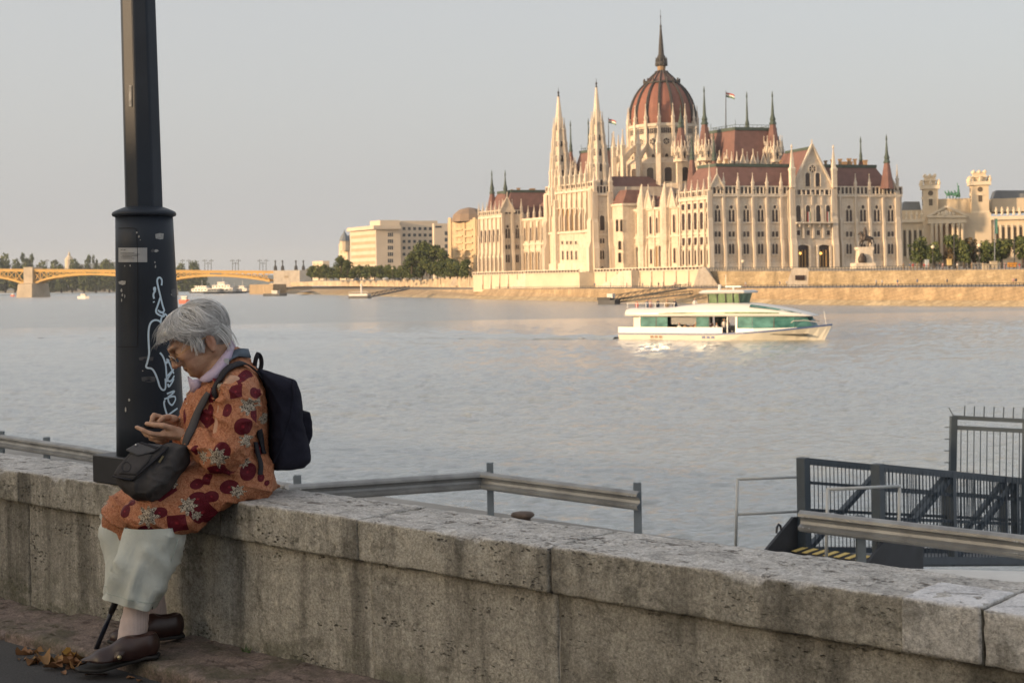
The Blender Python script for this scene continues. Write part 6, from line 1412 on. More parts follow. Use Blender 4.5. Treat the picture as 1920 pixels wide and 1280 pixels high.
# white pontoon with a mast, and its footbridge
p = gp(675, 559.5, WZ); pt = empty('landing_pontoon', p, 0, 'white landing pontoon with one tall mast off the left bank', 'pontoon'); d = Vector((.93, -.36, 0)); s = Vector((-d.y, d.x, 0)); sc = p.y / F
m = MB(); m.box(p + UP * .5, (40 * sc, 4, 1.4), d, s, UP); obj('hull', m, M_hul, pt); m = MB(); m.box(p + UP * 1.6, (39 * sc, 3.8, .8), d, s, UP); obj('deck', m, M_wht, pt); m = MB(); m.tube([p + UP * 1.8 + d * .8, p + UP * 6.6 + d * .8], .45, 6); obj('mast', m, M_wht, pt)
m = MB()
for i in range(12): q = p + d * 38 * sc * (i / 11 - .5) - s * 1.7; m.beam(q + UP * 2, q + UP * 3, .1)
m.beam(p - d * 19 * sc - s * 1.7 + UP * 3, p + d * 19 * sc - s * 1.7 + UP * 3, .1); o = obj('deck_railing', m, M_wht, pt)
def footbridge(a, b, w, label, nb=8, h=1.3):
    r_ = empty('footbridge', a, 0, label, 'footbridge', 'footbridges down to the pontoons'); d = (b - a).normalized(); s = Vector((-d.y, d.x, 0)).normalized(); m = MB(); m.beam(a, b, w, .3); obj('deck', m, M_gang2, r_)
    for sg in (-1, 1):
        m = MB(); o_ = s * sg * w / 2; m.beam(a + o_ + UP * h, b + o_ + UP * h, .14)
        for i in range(nb): q0, q1 = a.lerp(b, i / nb) + o_, a.lerp(b, (i + 1) / nb) + o_; m.beam(q0, q0 + UP * h, .1); m.beam(q0, q1 + UP * h, .1)
        m.beam(b + o_, b + o_ + UP * h, .1); obj('truss_side', m, M_iron, r_)
footbridge(at(694, 556.5, 585), at(764, 542, 618), 2.0, 'dark footbridge from the white pontoon to the bank')
# dark pontoon and its two long footbridges behind the boat
p = gp(1142, 570.5, WZ); pt = empty('landing_pontoon', p, 0, 'small dark pontoon at the waterline left of the boat', 'pontoon'); sc = p.y / F; m = MB(); d = Vector((.9, -.43, 0)); s = Vector((-d.y, d.x, 0)); m.box(p + UP * .4, (34 * sc, 4, 1.6), d, s, UP); obj('hull', m, M_hul, pt); m = MB(); m.box(p + UP * 1.5 - d, (26 * sc, 3, .8), d, s, UP); obj('deck', m, M_iron, pt); m = MB(); m.box(p + UP * 2.3 + d * .6, (1.6, 2, 1.2), d, s, UP); obj('hut', m, M_wht, pt)
footbridge(at(1146, 563, 392), at(1282, 541, 372), 2.4, 'upper dark truss footbridge rising behind the boat', 10, 1.2); footbridge(at(1152, 567, 388), at(1296, 551, 372), 1.6, 'lower dark footbridge rising behind the boat', 10, .9)
# ================================================================= SIGHTSEEING BOAT
BS = Vector((13.5, 165.8, WZ)); BRZ = atan2(-.562, .827)
M_bw = plain('gloss_white_boat', (.70, .69, .66), .35, .04, .3); M_bcream = plain('cream_hull', (.70, .67, .58), .35, .06, .4); M_bblue = plain('navy_stripe', (.06, .10, .22), .4, .1)
k = NT('teal_tinted_glass'); k.set(Base_Color=k.ramp(k.noise(k.scale(k.obj(), (.5, .5, .8)), 1.2, 3), [(.35, (.028, .105, .100)), (.65, (.10, .27, .25))]), Roughness=.08); k.b.inputs['IOR'].default_value = 1.5; M_teal = k.m
k = NT('green_glass'); k.set(Base_Color=k.ramp(k.noise(k.scale(k.obj(), (.9, .9, .5)), 1.2, 3), [(.35, (.05, .10, .04)), (.65, (.14, .24, .11))]), Roughness=.1); M_ggl = k.m
boat = empty('sightseeing_boat', BS, BRZ, 'white sleek sightseeing boat with teal glass cruising to the right', 'boat')
def bo(name, mb, mt, parent=None): return obj(name, mb, mt, parent or boat, world=False)
def hw(x):                                         # half width of the hull at deck level
    return 2.75 if x < 15 else 2.75 * max(0, 1 - ((x - 15) / 9.95) ** 2.3) + .03
def sheer(x): return .72 if x < 12 else .72 + 1.0 * ((x - 12) / 12.9) ** 1.5
XS_ = [0.15, .6, 2, 4, 6, 8, 10, 12, 14, 16, 18, 20, 21.5, 22.8, 23.8, 24.5, 24.9]
def rg(f0, f1, z0, z1, th=None):
    return [[(x, -hw(x) * f0(x), z0(x)), (x, -hw(x) * f1(x), z1(x)), (x, hw(x) * f1(x), z1(x)), (x, hw(x) * f0(x), z0(x))] for x in XS_]
def flare(x): return .93 - max(0, (x - 13) / 11.9) * .55
m = MB(); m.smooth = False; m.rings([[(min(x, 24.9 - .05) - (.9 * (x / 24.9) ** 6 if z < 0 else 0), sg * hw(x) * fl_, z) for z, fl_, sg in ((-.6, flare(x) * .9, -1), (-.1, flare(x), -1), (sheer(x) - .14, .985, -1), (sheer(x) - .14, .985, 1), (-.1, flare(x), 1), (-.6, flare(x) * .9, 1))] for x in XS_]); bo('hull', m, M_bcream)
m = MB(); m.rings([[(x, sg * hw(x) * 1.0, z) for z, sg in ((sheer(x) - .16, -1), (sheer(x) + .02, -1), (sheer(x) + .02, 1), (sheer(x) - .16, 1))] for x in XS_]); bo('rubbing_strake', m, M_bblue)
def bul(x): return 1.42 if x < 13.2 else (sheer(x) + .02 + (.30 if x < 21 else .0) * max(0, 1 - (x - 13.5) / 9))
for sg in (-1, 1):
    m = MB(); xs = [.15, 3, 6, 9, 12, 13.3]; m.rings([[(x, sg * hw(x) * .99, sheer(x) + .02), (x, sg * hw(x) * .985, 1.42), (x, sg * (hw(x) - .12), 1.42), (x, sg * (hw(x) - .12), sheer(x) + .02)] for x in xs]); bo('bulwark', m, M_bw)
    m = MB(); xs = [15, 17, 19, 20.5, 21.6]; m.rings([[(x, sg * hw(x) * .97, sheer(x) + .02), (x, sg * hw(x) * .95, sheer(x) + .48 - (x - 15) * .065), (x, sg * (hw(x) * .9), sheer(x) + .48 - (x - 15) * .065), (x, sg * hw(x) * .9, sheer(x) + .02)] for x in xs]); bo('bulwark', m, M_bw)
m = MB(); m.box((.22, 0, 1.05), (.12, 5.2, .75)); bo('stern_rail', m, M_bw)
m = MB(); m.box((12.5, 0, .68), (20, 4.4, .06)); bo('main_deck', m, M_iron)
# glazed saloon: separate panes with posts, an open middle
def cw(x): return min(2.35, hw(x) * .86)
PAN = [(2.9, 4.9, M_teal), (4.95, 6.35, M_teal), (6.4, 9.9, M_dwin), (9.95, 11.5, M_teal), (14.95, 16.7, M_teal), (16.75, 19.1, M_teal), (19.15, 21.3, M_teal)]
for sg in (-1, 1):
    for x0, x1, mt in PAN:
        if mt is M_dwin:
            m = MB(); m.prism([(x0, sg * (cw(x0) - .5), 1.7), (x1, sg * (cw(x1) - .5), 1.7), (x1, sg * (cw(x1) - .5), 2.6), (x0, sg * (cw(x0) - .5), 2.6)], (0, sg * .04, 0)); bo('window_pane', m, mt); continue
        m = MB(); m.prism([(x0, sg * cw(x0), .72), (x1, sg * cw(x1), sheer(x1) if x1 > 14 else .72), (x1, sg * cw(x1) * .97, 2.62), (x0, sg * cw(x0) * .97, 2.62)], (0, sg * .05, 0)); bo('window_pane', m, mt)
    for x in (2.8, 4.92, 11.6, 13.75, 14.85, 19.12): m = MB(); m.beam((x, sg * (cw(x) + .03), .7), (x, sg * cw(x) * .97, 2.65), .10 if x != 14.85 else .22); bo('window_post', m, M_bw if x in (13.75, 14.85, 2.8) else M_iron)
m = MB(); xf = 21.3; m.prism([(21.3, -cw(21.3), 1.45), (22.9, -.9, 1.5), (22.9, .9, 1.5), (21.3, cw(21.3), 1.45)], (0, 0, .03)); m.rings([[(21.32, -cw(21.3), 1.35), (23.0, -.8, 1.5), (23.0, .8, 1.5), (21.32, cw(21.3), 1.35)], [(21.32, -cw(21.3) * .97, 2.62), (22.3, -.8, 2.62), (22.3, .8, 2.62), (21.32, cw(21.3) * .97, 2.62)]]); bo('bow_screen', m, M_teal)
m = MB(); m.box((2.3, 0, 1.6), (1.1, 3.8, 2.0)); bo('stern_cabin', m, M_bcream)
# roof shell
RX = [(1.0, 2.6, 2.66, 3.48), (1.3, 2.68, 2.62, 3.55), (4.0, 2.7, 2.6, 3.55), (6.6, 2.7, 2.6, 3.62), (8.5, 2.7, 2.6, 3.85), (11, 2.7, 2.6, 4.05), (14, 2.68, 2.6, 4.08), (16, 2.6, 2.6, 3.98), (18, 2.45, 2.6, 3.72), (20, 2.2, 2.6, 3.38), (21.8, 1.75, 2.58, 3.0), (22.9, 1.2, 2.58, 2.72), (23.2, .7, 2.58, 2.64)]
m = MB(); m.smooth = True
def roof_ring(x, w, z0, z1):
    h = z1 - z0; P = [(-w * .97, z0), (-w, z0 + min(.25, h * .3)), (-w * .97, z0 + h * .55), (-w * .86, z0 + h * .86), (-w * .6, z1), (0, z1 + .03)]
    return [(x, y, z) for y, z in P] + [(x, -y, z) for y, z in reversed(P[:-1])]
m.rings([roof_ring(*r_) for r_ in RX]); bo('roof_shell', m, M_bw)
for sg in (-1, 1):                                     # curved skylight strips
    m = MB(); n = 14; lo, hi = [], []
    def rw(x):
        for a, b in zip(RX[:-1], RX[1:]):
            if a[0] <= x <= b[0]: t = (x - a[0]) / (b[0] - a[0]); return [a[i] + (b[i] - a[i]) * t for i in (1, 2, 3)]
    for i in range(n + 1):
        x = 5.4 + 14.4 * i / n; w, z0, z1 = rw(x); s_ = sin(pi * min(1, (i + .3) / n * .9)) ** .6; c_ = z0 + (z1 - z0) * .38 
        lo.append((x, sg * (w + .02), z0 + .30)); hi.append((x, sg * (w * .985 + .03), z0 + .32 + .20 * s_))
    m.rings([lo, hi], cap=False, closed=False); bo('skylight_strip', m, M_ggl)
m = MB(); xs = [16.4, 18, 19.5, 21, 22]
m.rings([[(x, -rw(x)[0] * .93, rw(x)[1] + (rw(x)[2] - rw(x)[1]) * .74 + .02), (x, -rw(x)[0] * .78, rw(x)[2] - .02)] for x in xs], cap=False, closed=False); bo('skylight_strip', m, M_teal)
# wheelhouse
m = MB(); m.rings([[(11.2, -1.5, 4.0), (14.7, -1.4, 4.0), (14.7, 1.4, 4.0), (11.2, 1.5, 4.0)], [(10.9, -1.6, 5.12), (15.0, -1.5, 5.12), (15.0, 1.5, 5.12), (10.9, 1.6, 5.12)]]); wh = bo('wheelhouse', m, M_ggl)
for x in (11.1, 12.2, 13.2, 14.1, 14.85): m = MB(); m.beam((x * 1.0, -1.5, 4.0), (x * 1.0, -1.62, 5.12), .09); bo('wheelhouse_post', m, M_iron)
m = MB(); m.rings([[(10.2, -1.8, 5.12), (15.5, -1.7, 5.12), (15.5, 1.7, 5.12), (10.2, 1.8, 5.12)], [(10.1, -1.95, 5.28), (15.6, -1.85, 5.28), (15.6, 1.85, 5.28), (10.1, 1.95, 5.28)], [(10.5, -1.7, 5.5), (15.3, -1.5, 5.46), (15.3, 1.5, 5.46), (10.5, 1.7, 5.5)]]); bo('wheelhouse_roof', m, M_bw)
m = MB(); m.tube([(11.9, -.4, 5.4), (12.0, -.4, 6.1)], .16, 6); m.box((13.6, -.3, 5.85), (1.9, .25, .16)); m.tube([(13.6, -.3, 5.4), (13.6, -.3, 5.8)], .12, 6); m.tube([(12.3, .5, 5.4), (12.3, .5, 7.2)], .025, 5); bo('mast_and_radar', m, M_bw)
m = MB(); 
for y in (-1.0, 1.0): m.tube([(20.6, y * 1.6, 1.7), (21.2, y * 1.7, 2.1), (22.3, y * 1.2, 2.15), (23.4, y * .6, 1.95)], .035, 6)
bo('bow_railing', m, M_bw); m = MB(); m.tube([(24.2, 0, 1.6), (24.0, 0, 3.1)], .03, 5); bo('bow_staff', m, M_bw)
m = MB()
for x in (1.2, 2.4, 3.6, 4.8, 6.0, 7.2): m.beam((x, -2.3, 3.5), (x, -2.3, 4.1), .05)
m.beam((1.1, -2.3, 4.1), (7.4, -2.3, 4.1), .05); bo('upper_deck_rail', m, M_bw)
M_em = plain('emblem_brown', (.30, .20, .13), .6, .1)
for x0, mt in ((4.5, M_em), (11.0, M_bblue)):
    for i in range(3): m = MB(); m.box((x0 + i * .55, -hw(x0) * .972, .32), (.40, .04, .26)); bo('hull_emblem', m, mt)
# passengers: a thing each, sitting in the open middle and on the upper deck
def brot(x, y, z): c, s = cos(BRZ), sin(BRZ); return BS + Vector((x * c - y * s, x * s + y * c, z))
for i in range(13): stroller(brot(7.6 + i * .5 + (i % 3) * .1, -1.9 + (i % 4) * .3, .15 + (i % 2) * .08), 100 + i, 'passenger in the open side of the boat, %s from the stern' % ORD[i], 'passengers on the boat')
stroller(brot(13.1, -1.8, .62), 130, 'standing passenger between the boat\'s white posts', 'passengers on the boat')
for i, x in enumerate((1.5, 2.4, 3.3, 3.8, 5.4, 6.0)): stroller(brot(x, -.6 + (i % 2) * .8, 2.75), 140 + i, 'passenger on the upper stern deck of the boat, %s from the stern' % ORD[i], 'passengers on the boat')
stroller(brot(8.9, -.5, 2.9), 151, 'passenger in pale clothes just behind the wheelhouse', 'passengers on the boat')
# wake: foam behind the stern and two low ridges trailing away
k = NT('foam'); k.set(Base_Color=k.ramp(k.noise(k.scale(k.obj(), (1.2, 1.2, 1)), 1.5, 5), [(.4, (.30, .30, .28)), (.6, (.68, .67, .63))]), Roughness=.8); M_foam = k.m
rf = random.Random(5); m = MB()
for i in range(90):
    x = -abs(rf.gauss(0, 4.5)); y = rf.gauss(0, .9 + abs(x) * .06); s_ = rf.uniform(.15, .6); c = brot(x, y, .03 + rf.uniform(0, .06)); m.lathe(c, [(s_, 0), (s_ * .6, .12 * s_), (.02, .16 * s_)], 6, rf.uniform(0, 3), False, .6)
for i in range(40): x = rf.uniform(14, 24.6); y = -hw(x) * flare(x) - rf.uniform(0, .35); s_ = rf.uniform(.1, .28); m.lathe(brot(x, y, .02), [(s_, 0), (s_ * .6, .1 * s_), (.02, .14 * s_)], 6, 0, False, .6)
obj('wake_foam', m, M_foam, kind='stuff', label='white foam at the stern and bow of the boat')
m = MB(); 
for off, sp in ((-1.6, -.09), (1.6, .09), (-.4, -.02), (-2.2, -.13), (.6, .03)):
    n = 60; R0 = []
    for i in range(n):
        x = -.5 - i * 1.7; y = off + sp * -x * 1.0 + .5 * sin(i * .7); h = .40 * (1 - i / n) ** .6 * (.7 + .3 * sin(i * 1.9)); w = .6 + i * .015
        R0.append([brot(x, y + q * w, h * (1 - q * q) - .02) for q in (-1, -.5, 0, .5, 1)])
    m.smooth = True; m.rings(R0, cap=False, closed=False)
obj('boat_wake', m, M_water2, kind='structure')
# ================================================================= THE SEATED WOMAN
QF = Vector((-.94, -.342, 0)); QL = Vector((.342, -.94, 0)); B0 = Vector((-.934, 5.03, 0))   # facing, her left (towards us), seat
def S(px, py, lat=0.0):
    """place in her body: photo position, on the upright plane 'lat' metres to her left"""
    u, v = ray(px, py); P0_ = B0 + QL * lat; D = (P0_.dot(QL)) / (Vector((u, 1, 0)).dot(QL)); return Vector((u * D, D, ZC + v * D))
PX = 1 / 545.0
def toV(l): return [V3(p) for p in l]
WOM = empty('person', (B0.x, B0.y, ZP), 0, 'grey haired woman in an orange patterned coat sitting on the wall looking at a phone', 'person')
def wpart(name, P, Q, mt, attrs=None, parent=None, smooth=True):
    o = link(name, npmesh(name, np.asarray(P) - np.array(WOM.location)[None], Q, mt, smooth, attrs), parent or WOM); return o
def wobj(name, mb, mt, parent=None): 
    ROOTLOC['person'] = Vector(WOM.location)
    return obj(name, mb, mt, WOM) if parent is None else link(name, mb.mesh(name, mt, WOM.location), parent)
# ---- head frame
HO = S(376, 641); pit = radians(36); yaw = radians(0)
HF = (QF * cos(pit) - UP * sin(pit)).normalized(); HU = (QF * sin(pit) + UP * cos(pit)).normalized(); HL = QL.copy()
def Hp(x, y, z): return HO + HL * x + HF * y + HU * z
HR = [HL, HF, HU]
lo = np.min([V3(S(150, 1270, .25)), V3(S(540, 560, -.3)), V3(S(150, 560, .25)), V3(S(540, 1270, -.3))], 0) - .05
hi = np.max([V3(S(150, 1270, -.25)), V3(S(540, 560, .3)), V3(S(150, 560, -.25)), V3(S(540, 1270, .3))], 0) + .05
fb = Field((lo[0], lo[1], .02), (hi[0], hi[1], 1.36), .0036)
# skull and face
fb.ell(Hp(0, -.008, .034), (.073, .098, .086), HR, .01)
fb.ell(Hp(0, .042, -.010), (.057, .053, .080), HR, .02)
fb.ell(Hp(0, .050, -.050), (.050, .050, .032), HR, .02)
fb.ell(Hp(0, .080, -.070), (.021, .021, .016), HR, .012)
for s in (-1, 1):
    fb.cone(Hp(s * .046, -.005, -.045), Hp(s * .022, .074, -.068), .019, .016, .02)           # jaw
    fb.cone(Hp(s * .036, .086, .045), Hp(s * .012, .097, .041), .010, .010, .012)              # brow
    fb.ell(Hp(s * .036, .072, -.004), (.023, .022, .020), HR, .018)                            # cheek bone
    fb.ell(Hp(s * .033, .066, -.035), (.022, .026, .024), HR, .016)                            # jowl
    fb.ell(Hp(s * .031, .104, .022), (.017, .016, .011), HR, .010, True)                       # socket
    fb.ell(Hp(s * .031, .081, .021), (.0145, .0125, .0125), HR, .004)                          # lid
    fb.ell(Hp(s * .031, .091, .0085), (.014, .005, .004), HR, .006)                            # bag under the eye
    fb.ell(Hp(s * .0115, .108, -.017), (.0085, .011, .008), HR, .006)                          # nostril wing
    fb.cone(Hp(s * .016, .100, -.018), Hp(s * .030, .086, -.046), .0045, .004, .006)           # fold beside the mouth
fb.cone(Hp(0, .096, .040), Hp(0, .116, -.006), .0075, .0095, .008); fb.ell(Hp(0, .120, -.013), (.0115, .0115, .0105), HR, .006)
fb.cone(Hp(0, .110, -.020), Hp(0, .097, -.026), .005, .006, .006)
fb.ell(Hp(0, .0930, -.0405), (.024, .0110, .0075), HR, .005); fb.ell(Hp(0, .0925, -.0530), (.020, .0110, .0075), HR, .005)
fb.cone(Hp(-.025, .097, -.0472), Hp(.025, .097, -.0472), .0024, .0024, .003, True); fb.ell(Hp(0, .104, -.0605), (.018, .010, .0055), HR, .006, True); fb.ell(Hp(0, .110, -.030), (.010, .008, .006), HR, .006, True)
fb.cone(Hp(0, .098, -.0595), Hp(.0, .098, -.0595), .006, .006, .008, True)
for s in (-1, 1):                                                                              # ears
    fb.ell(Hp(s * .074, -.022, -.012), (.0085, .017, .031), [HL, HF * .95 + HU * .3, HU * .95 - HF * .3], .005)
    fb.ell(Hp(s * .084, -.016, -.008), (.007, .009, .018), [HL, HF * .95 + HU * .3, HU * .95 - HF * .3], .004, True)
    fb.ell(Hp(s * .074, -.012, -.038), (.007, .009, .010), HR, .004)
# neck, trunk and limbs (mostly under the clothes)
NK = S(418, 692); fb.cone(Hp(0, -.030, -.050), NK, .056, .058, .03); fb.cone(Hp(0, .025, -.060), S(398, 706), .035, .040, .03)
fb.cone(Hp(.020, .035, -.068), S(392, 712, .03), .012, .012, .012); fb.cone(Hp(-.020, .035, -.068), S(392, 712, -.03), .012, .012, .012)
fb.cone(NK, S(425, 760), .058, .09, .03); fb.cone(S(425, 760), S(445, 890), .10, .11, .04)
for s in (-1, 1):
    hip, kn, an = (S(440, 905, .08), S(288, 975, .10), S(248, 1190, .10)) if s > 0 else (S(440, 905, -.08), S(240, 962, -.09), S(294, 1168, -.10))
    fb.cone(hip, kn, .075, .052, .03); fb.cone(kn, an, .052, .033, .02); fb.cone(an, an - UP * .02, .030, .026, .02)
    sh, el, wr = (S(440, 728, .16), S(412, 850, .20), S(352, 818, .10)) if s > 0 else (S(405, 735, -.16), S(365, 838, -.19), S(322, 795, -.035))
    fb.cone(NK, sh, .05, .045, .03); fb.cone(sh, el, .045, .036, .02); fb.cone(el, wr, .034, .0215, .02)
# left (near) hand: palm up under the phone, thumb on top
def fing(pts, r0=.0082, r1=.0066): fb.chain(pts, [r0 + (r1 - r0) * i / (len(pts) - 1) for i in range(len(pts))], .0035)
Wn = S(350, 817, .10)
fb.ell(S(322, 812, .085), (.043, .020, .017), [(S(300, 809, .08) - S(345, 817, .09)).normalized(), QL, UP], .012)
fb.cone(S(350, 817, .10), S(325, 813, .09), .0205, .021, .012); fb.cone(S(318, 806, .095), S(332, 808, .10), .013, .014, .012)
fing([S(326, 804, .105), S(306, 798, .110), S(290, 796.5, .100), S(275, 794, .088)], .0115, .0078)           # thumb
fing([S(305, 815, .098), S(284, 813, .100), S(268, 806, .092), S(256, 800.5, .080)], .0092, .0068)             # index
fing([S(306, 819, .085), S(288, 820, .078), S(274, 815, .062), S(266, 806, .052)], .0090, .0068)               # middle
fing([S(309, 823, .072), S(296, 826, .060), S(283, 822, .046), S(277, 812, .040)], .0088, .0066)               # ring
fing([S(314, 825, .060), S(304, 829, .048), S(294, 827, .036), S(288, 818, .030)], .0080, .0060)               # little
for a, b in ((S(305, 810, .104), S(345, 812, .110)), (S(308, 816, .105), S(342, 818, .112))): fb.cone(a, b, .0042, .003, .006)
# right (far) hand: bent over the phone, forefinger down on it
fb.ell(S(312, 787, -.015), (.038, .024, .018), [(S(294, 784, -.01) - S(325, 794, -.03)).normalized(), QL, UP], .012); fb.cone(S(325, 795, -.035), S(314, 788, -.02), .020, .019, .012)
fing([S(300, 781, .008), S(289, 778, .014), S(285, 787, .020), S(284, 795, .026)], .0092, .0064)
fing([S(299, 783, -.008), S(286, 781, -.004), S(284, 791, .002), S(291, 796, .008)], .0090, .0066)
fing([S(300, 787, -.024), S(289, 787, -.022), S(288, 795, -.014), S(297, 798, -.008)], .0086, .0066)
fing([S(304, 790, -.038), S(295, 792, -.036), S(295, 798, -.028), S(302, 800, -.022)], .0078, .0060)
fing([S(316, 782, .012), S(306, 783, .026), S(298, 790, .034)], .0105, .0080)
P, Q = fb.skin(1)
hd = (P - np.array(HO)) @ np.array([V3(HL), V3(HF), V3(HU)]).T
fold = fbm(P, 70, 3, 3) * .0006; P = P + vnormals(P, Q) * fold[:, None]
g = lambda c, r: np.exp(-(((hd - np.array(c)) / np.array(r)) ** 2).sum(1))
lip = np.clip(g((0, .097, -.041), (.021, .02, .006)) + g((0, .095, -.0525), (.018, .02, .006)), 0, 1)
brow = np.clip(sum(g((s * .030, .097, .043), (.017, .02, .0045)) for s in (-1, 1)), 0, 1)
lid_and_shade = np.clip(sum(g((s * .031, .095, .0135), (.012, .02, .0028)) for s in (-1, 1)) * 1.4 + g((0, .1, -.0472), (.021, .02, .002)) * .9 + sum(g((s * .009, .108, -.0235), (.005, .012, .003)) for s in (-1, 1)) * .8, 0, 1)  # dark lid line, plus shade painted into the mouth slit and nostrils
ruddy = np.clip(sum(g((s * .045, .07, -.012), (.025, .03, .022)) for s in (-1, 1)) * .6 + g((0, .12, -.012), (.014, .016, .014)) * .7 + sum(g((s * .08, -.02, -.01), (.02, .03, .035)) for s in (-1, 1)) * .9, 0, 1)
k = NT('aged_skin'); o = k.obj(); c = k.ramp(k.noise(o, 38, 5, .65), [(.3, (.42, .235, .150)), (.55, (.52, .31, .205)), (.75, (.58, .37, .26))])
c = k.mix(k.math('MULTIPLY', k.attr('ruddy'), .55), c, (.40, .15, .10)); c = k.mix(k.math('MULTIPLY', k.attr('lip'), .6), c, (.27, .095, .08)); c = k.mix(k.math('MULTIPLY', k.attr('brow'), .6), c, (.16, .11, .085)); c = k.mix(k.math('MULTIPLY', k.attr('lid_and_shade'), .75), c, (.05, .02, .016))
k.set(Base_Color=c, Roughness=.52); k.b.inputs['Subsurface Weight'].default_value = .08; k.b.inputs['Subsurface Radius'].default_value = (.01, .004, .002); k.b.inputs['Subsurface Scale'].default_value = .6
wv = k.noise(k.scale(o, (1, 1, 2.2)), 95, 4, .65, .8); k.bump(wv, .5, .004); M_skin = k.m
body = wpart('body', P, Q, M_skin, {'lip': lip, 'brow': brow, 'lid_and_shade': lid_and_shade, 'ruddy': ruddy})
# ---- coat
fc = Field((lo[0], lo[1], .25), (hi[0], hi[1], 1.20), .0055)
def ering(px0, px1, py, w, lat=0.0):
    """front and back photo edges of the trunk at this height -> centre and half depth"""
    c = S((px0 + px1) / 2, py, lat); hp = (px1 - px0) / 2 * PX; a = sqrt(max(hp * hp - (w * .34) ** 2, .02 ** 2)) / .94; return c, a, w
RI = [ering(428, 458, 672, .050), ering(414, 468, 686, .090), ering(392, 482, 702, .140), ering(368, 494, 722, .176), ering(347, 502, 752, .172), ering(341, 505, 790, .170), ering(342, 502, 830, .170), ering(348, 502, 865, .175), ering(356, 508, 895, .182)]
for i in range(len(RI) - 1):
    for t in (0, .34, .67):
        c = RI[i][0].lerp(RI[i + 1][0], t); a = RI[i][1] * (1 - t) + RI[i + 1][1] * t; w = RI[i][2] * (1 - t) + RI[i + 1][2] * t
        fc.ell(c, (w, a, .030), [QL, QF, UP], .022)
fc.ell(S(452, 903), (.175, .120, .050), [QL, QF, UP], .04)
# skirt over the thighs
fc.chain([S(465, 890, .09), S(410, 905, .10), S(355, 925, .105), S(295, 952, .105)], [.078, .074, .074, .074], .045)
fc.chain([S(440, 890, -.10), S(350, 905, -.10), S(280, 935, -.10), S(236, 955, -.095)], [.085, .080, .078, .066], .05)
fc.cone(S(360, 915, 0), S(280, 945, 0), .075, .060, .05)
fc.cone(S(400, 930, .14), S(340, 965, .14), .055, .050, .04); fc.cone(S(345, 970, .14), S(285, 976, .125), .054, .050, .04); fc.cone(S(268, 968, .10), S(252, 965, .08), .055, .05, .03)
fc.cone(S(232, 972, -.08), S(218, 975, -.085), .045, .040, .04); fc.cone(S(224, 968, -.075), S(214, 982, -.085), .052, .040, .03); fc.cone(S(236, 978, -.05), S(231, 1006, -.03), .046, .020, .03)
# tails lying on the wall
fc.cone(S(470, 912, .13), S(512, 914, .06), .022, .010, .03); fc.cone(S(440, 925, .17), S(495, 918, .12), .022, .010, .03); fc.cone(S(480, 900, .0), S(520, 912, -.04), .03, .010, .03)
# sleeves
fc.chain([S(442, 722, .135), S(450, 748, .180), S(445, 790, .205), S(428, 838, .215), S(408, 852, .205)], [.060, .064, .062, .058, .054], .022)
fc.chain([S(408, 852, .205), S(384, 838, .165), S(362, 824, .115)], [.056, .046, .038], .02); fc.cone(S(362, 824, .115), S(352, 818, .102), .037, .035, .012)
fc.cone(S(400, 868, .20), S(425, 864, .205), .030, .034, .03); fc.cone(S(372, 838, .14), S(384, 855, .16), .030, .030, .02)
fc.chain([S(404, 722, -.13), S(380, 780, -.19), S(365, 830, -.185)], [.068, .070, .058], .03); fc.chain([S(365, 830, -.185), S(342, 808, -.09), S(328, 798, -.045)], [.055, .042, .033], .02)
fc.cone(S(352, 818, .102), S(347, 817, .099), .030, .029, .004, True)
# collar ring of the coat
fc.cone(S(444, 664, .015), S(444, 664, -.03), .012, .012, .012); fc.chain([S(430, 690, .10), S(404, 712, .115), S(384, 733, .085), S(366, 746, .035)], [.012, .016, .016, .018], .014); fc.chain([S(425, 690, -.10), S(385, 715, -.09), S(362, 742, -.02)], [.014, .018, .018], .014)
# hem openings

P, Q = fc.skin(2)
Pn = P.copy(); N = vnormals(P, Q)
def wl3(P, sc, sd): return fbm(P * np.array([1, 1, 1]), sc, 4, sd)
# creases: ridged noise stretched along the hang of the cloth, strong at the elbow and lap
arm_ = np.exp(-(np.maximum(np.abs(P @ V3(QL) - float(V3(B0) @ V3(QL)) - .20) - .03, 0) / .05) ** 2) * (P[:, 2] > .72); lapz = np.clip((.78 - P[:, 2]) / .08, 0, 1)
warp = np.stack([vnoise(P, 5, 31), vnoise(P, 5, 32), vnoise(P, 5, 33)], 1) * .035; Pw = P + warp
r_up = 1 - np.abs(fbm(Pw * np.array([1, 1, .34]), 17, 2, 4)); r_arm = 1 - np.abs(fbm(Pw @ np.array([[.42, 0, .5], [0, .5, 0], [-.5, 0, .95]]), 19, 2, 14)); r_lap = 1 - np.abs(fbm(Pw @ np.array([[.35, 0, .45], [0, .6, 0], [-.2, 0, 1.0]]), 17, 2, 24))
r1 = r_up * (1 - lapz) * (1 - arm_) + r_arm * arm_ * (1 - lapz) + r_lap * lapz; r2 = 1 - np.abs(fbm(Pw @ np.array([[.6, .1, .5], [0, .8, 0], [-.4, 0, .9]]), 34, 2, 9))
eb = np.exp(-(np.linalg.norm(P - V3(S(400, 845, .2)), axis=1) / .10) ** 2) + .7 * np.exp(-(np.linalg.norm(P - V3(S(430, 735, .18)), axis=1) / .08) ** 2)
P = P + N * ((r1 ** 6 - .2) * .0125 * (1 + .7 * eb) + (r2 ** 4 - .3) * .0034 * (.4 + 1.6 * eb) + fbm(P, 55, 2, 2) * .0008)[:, None]
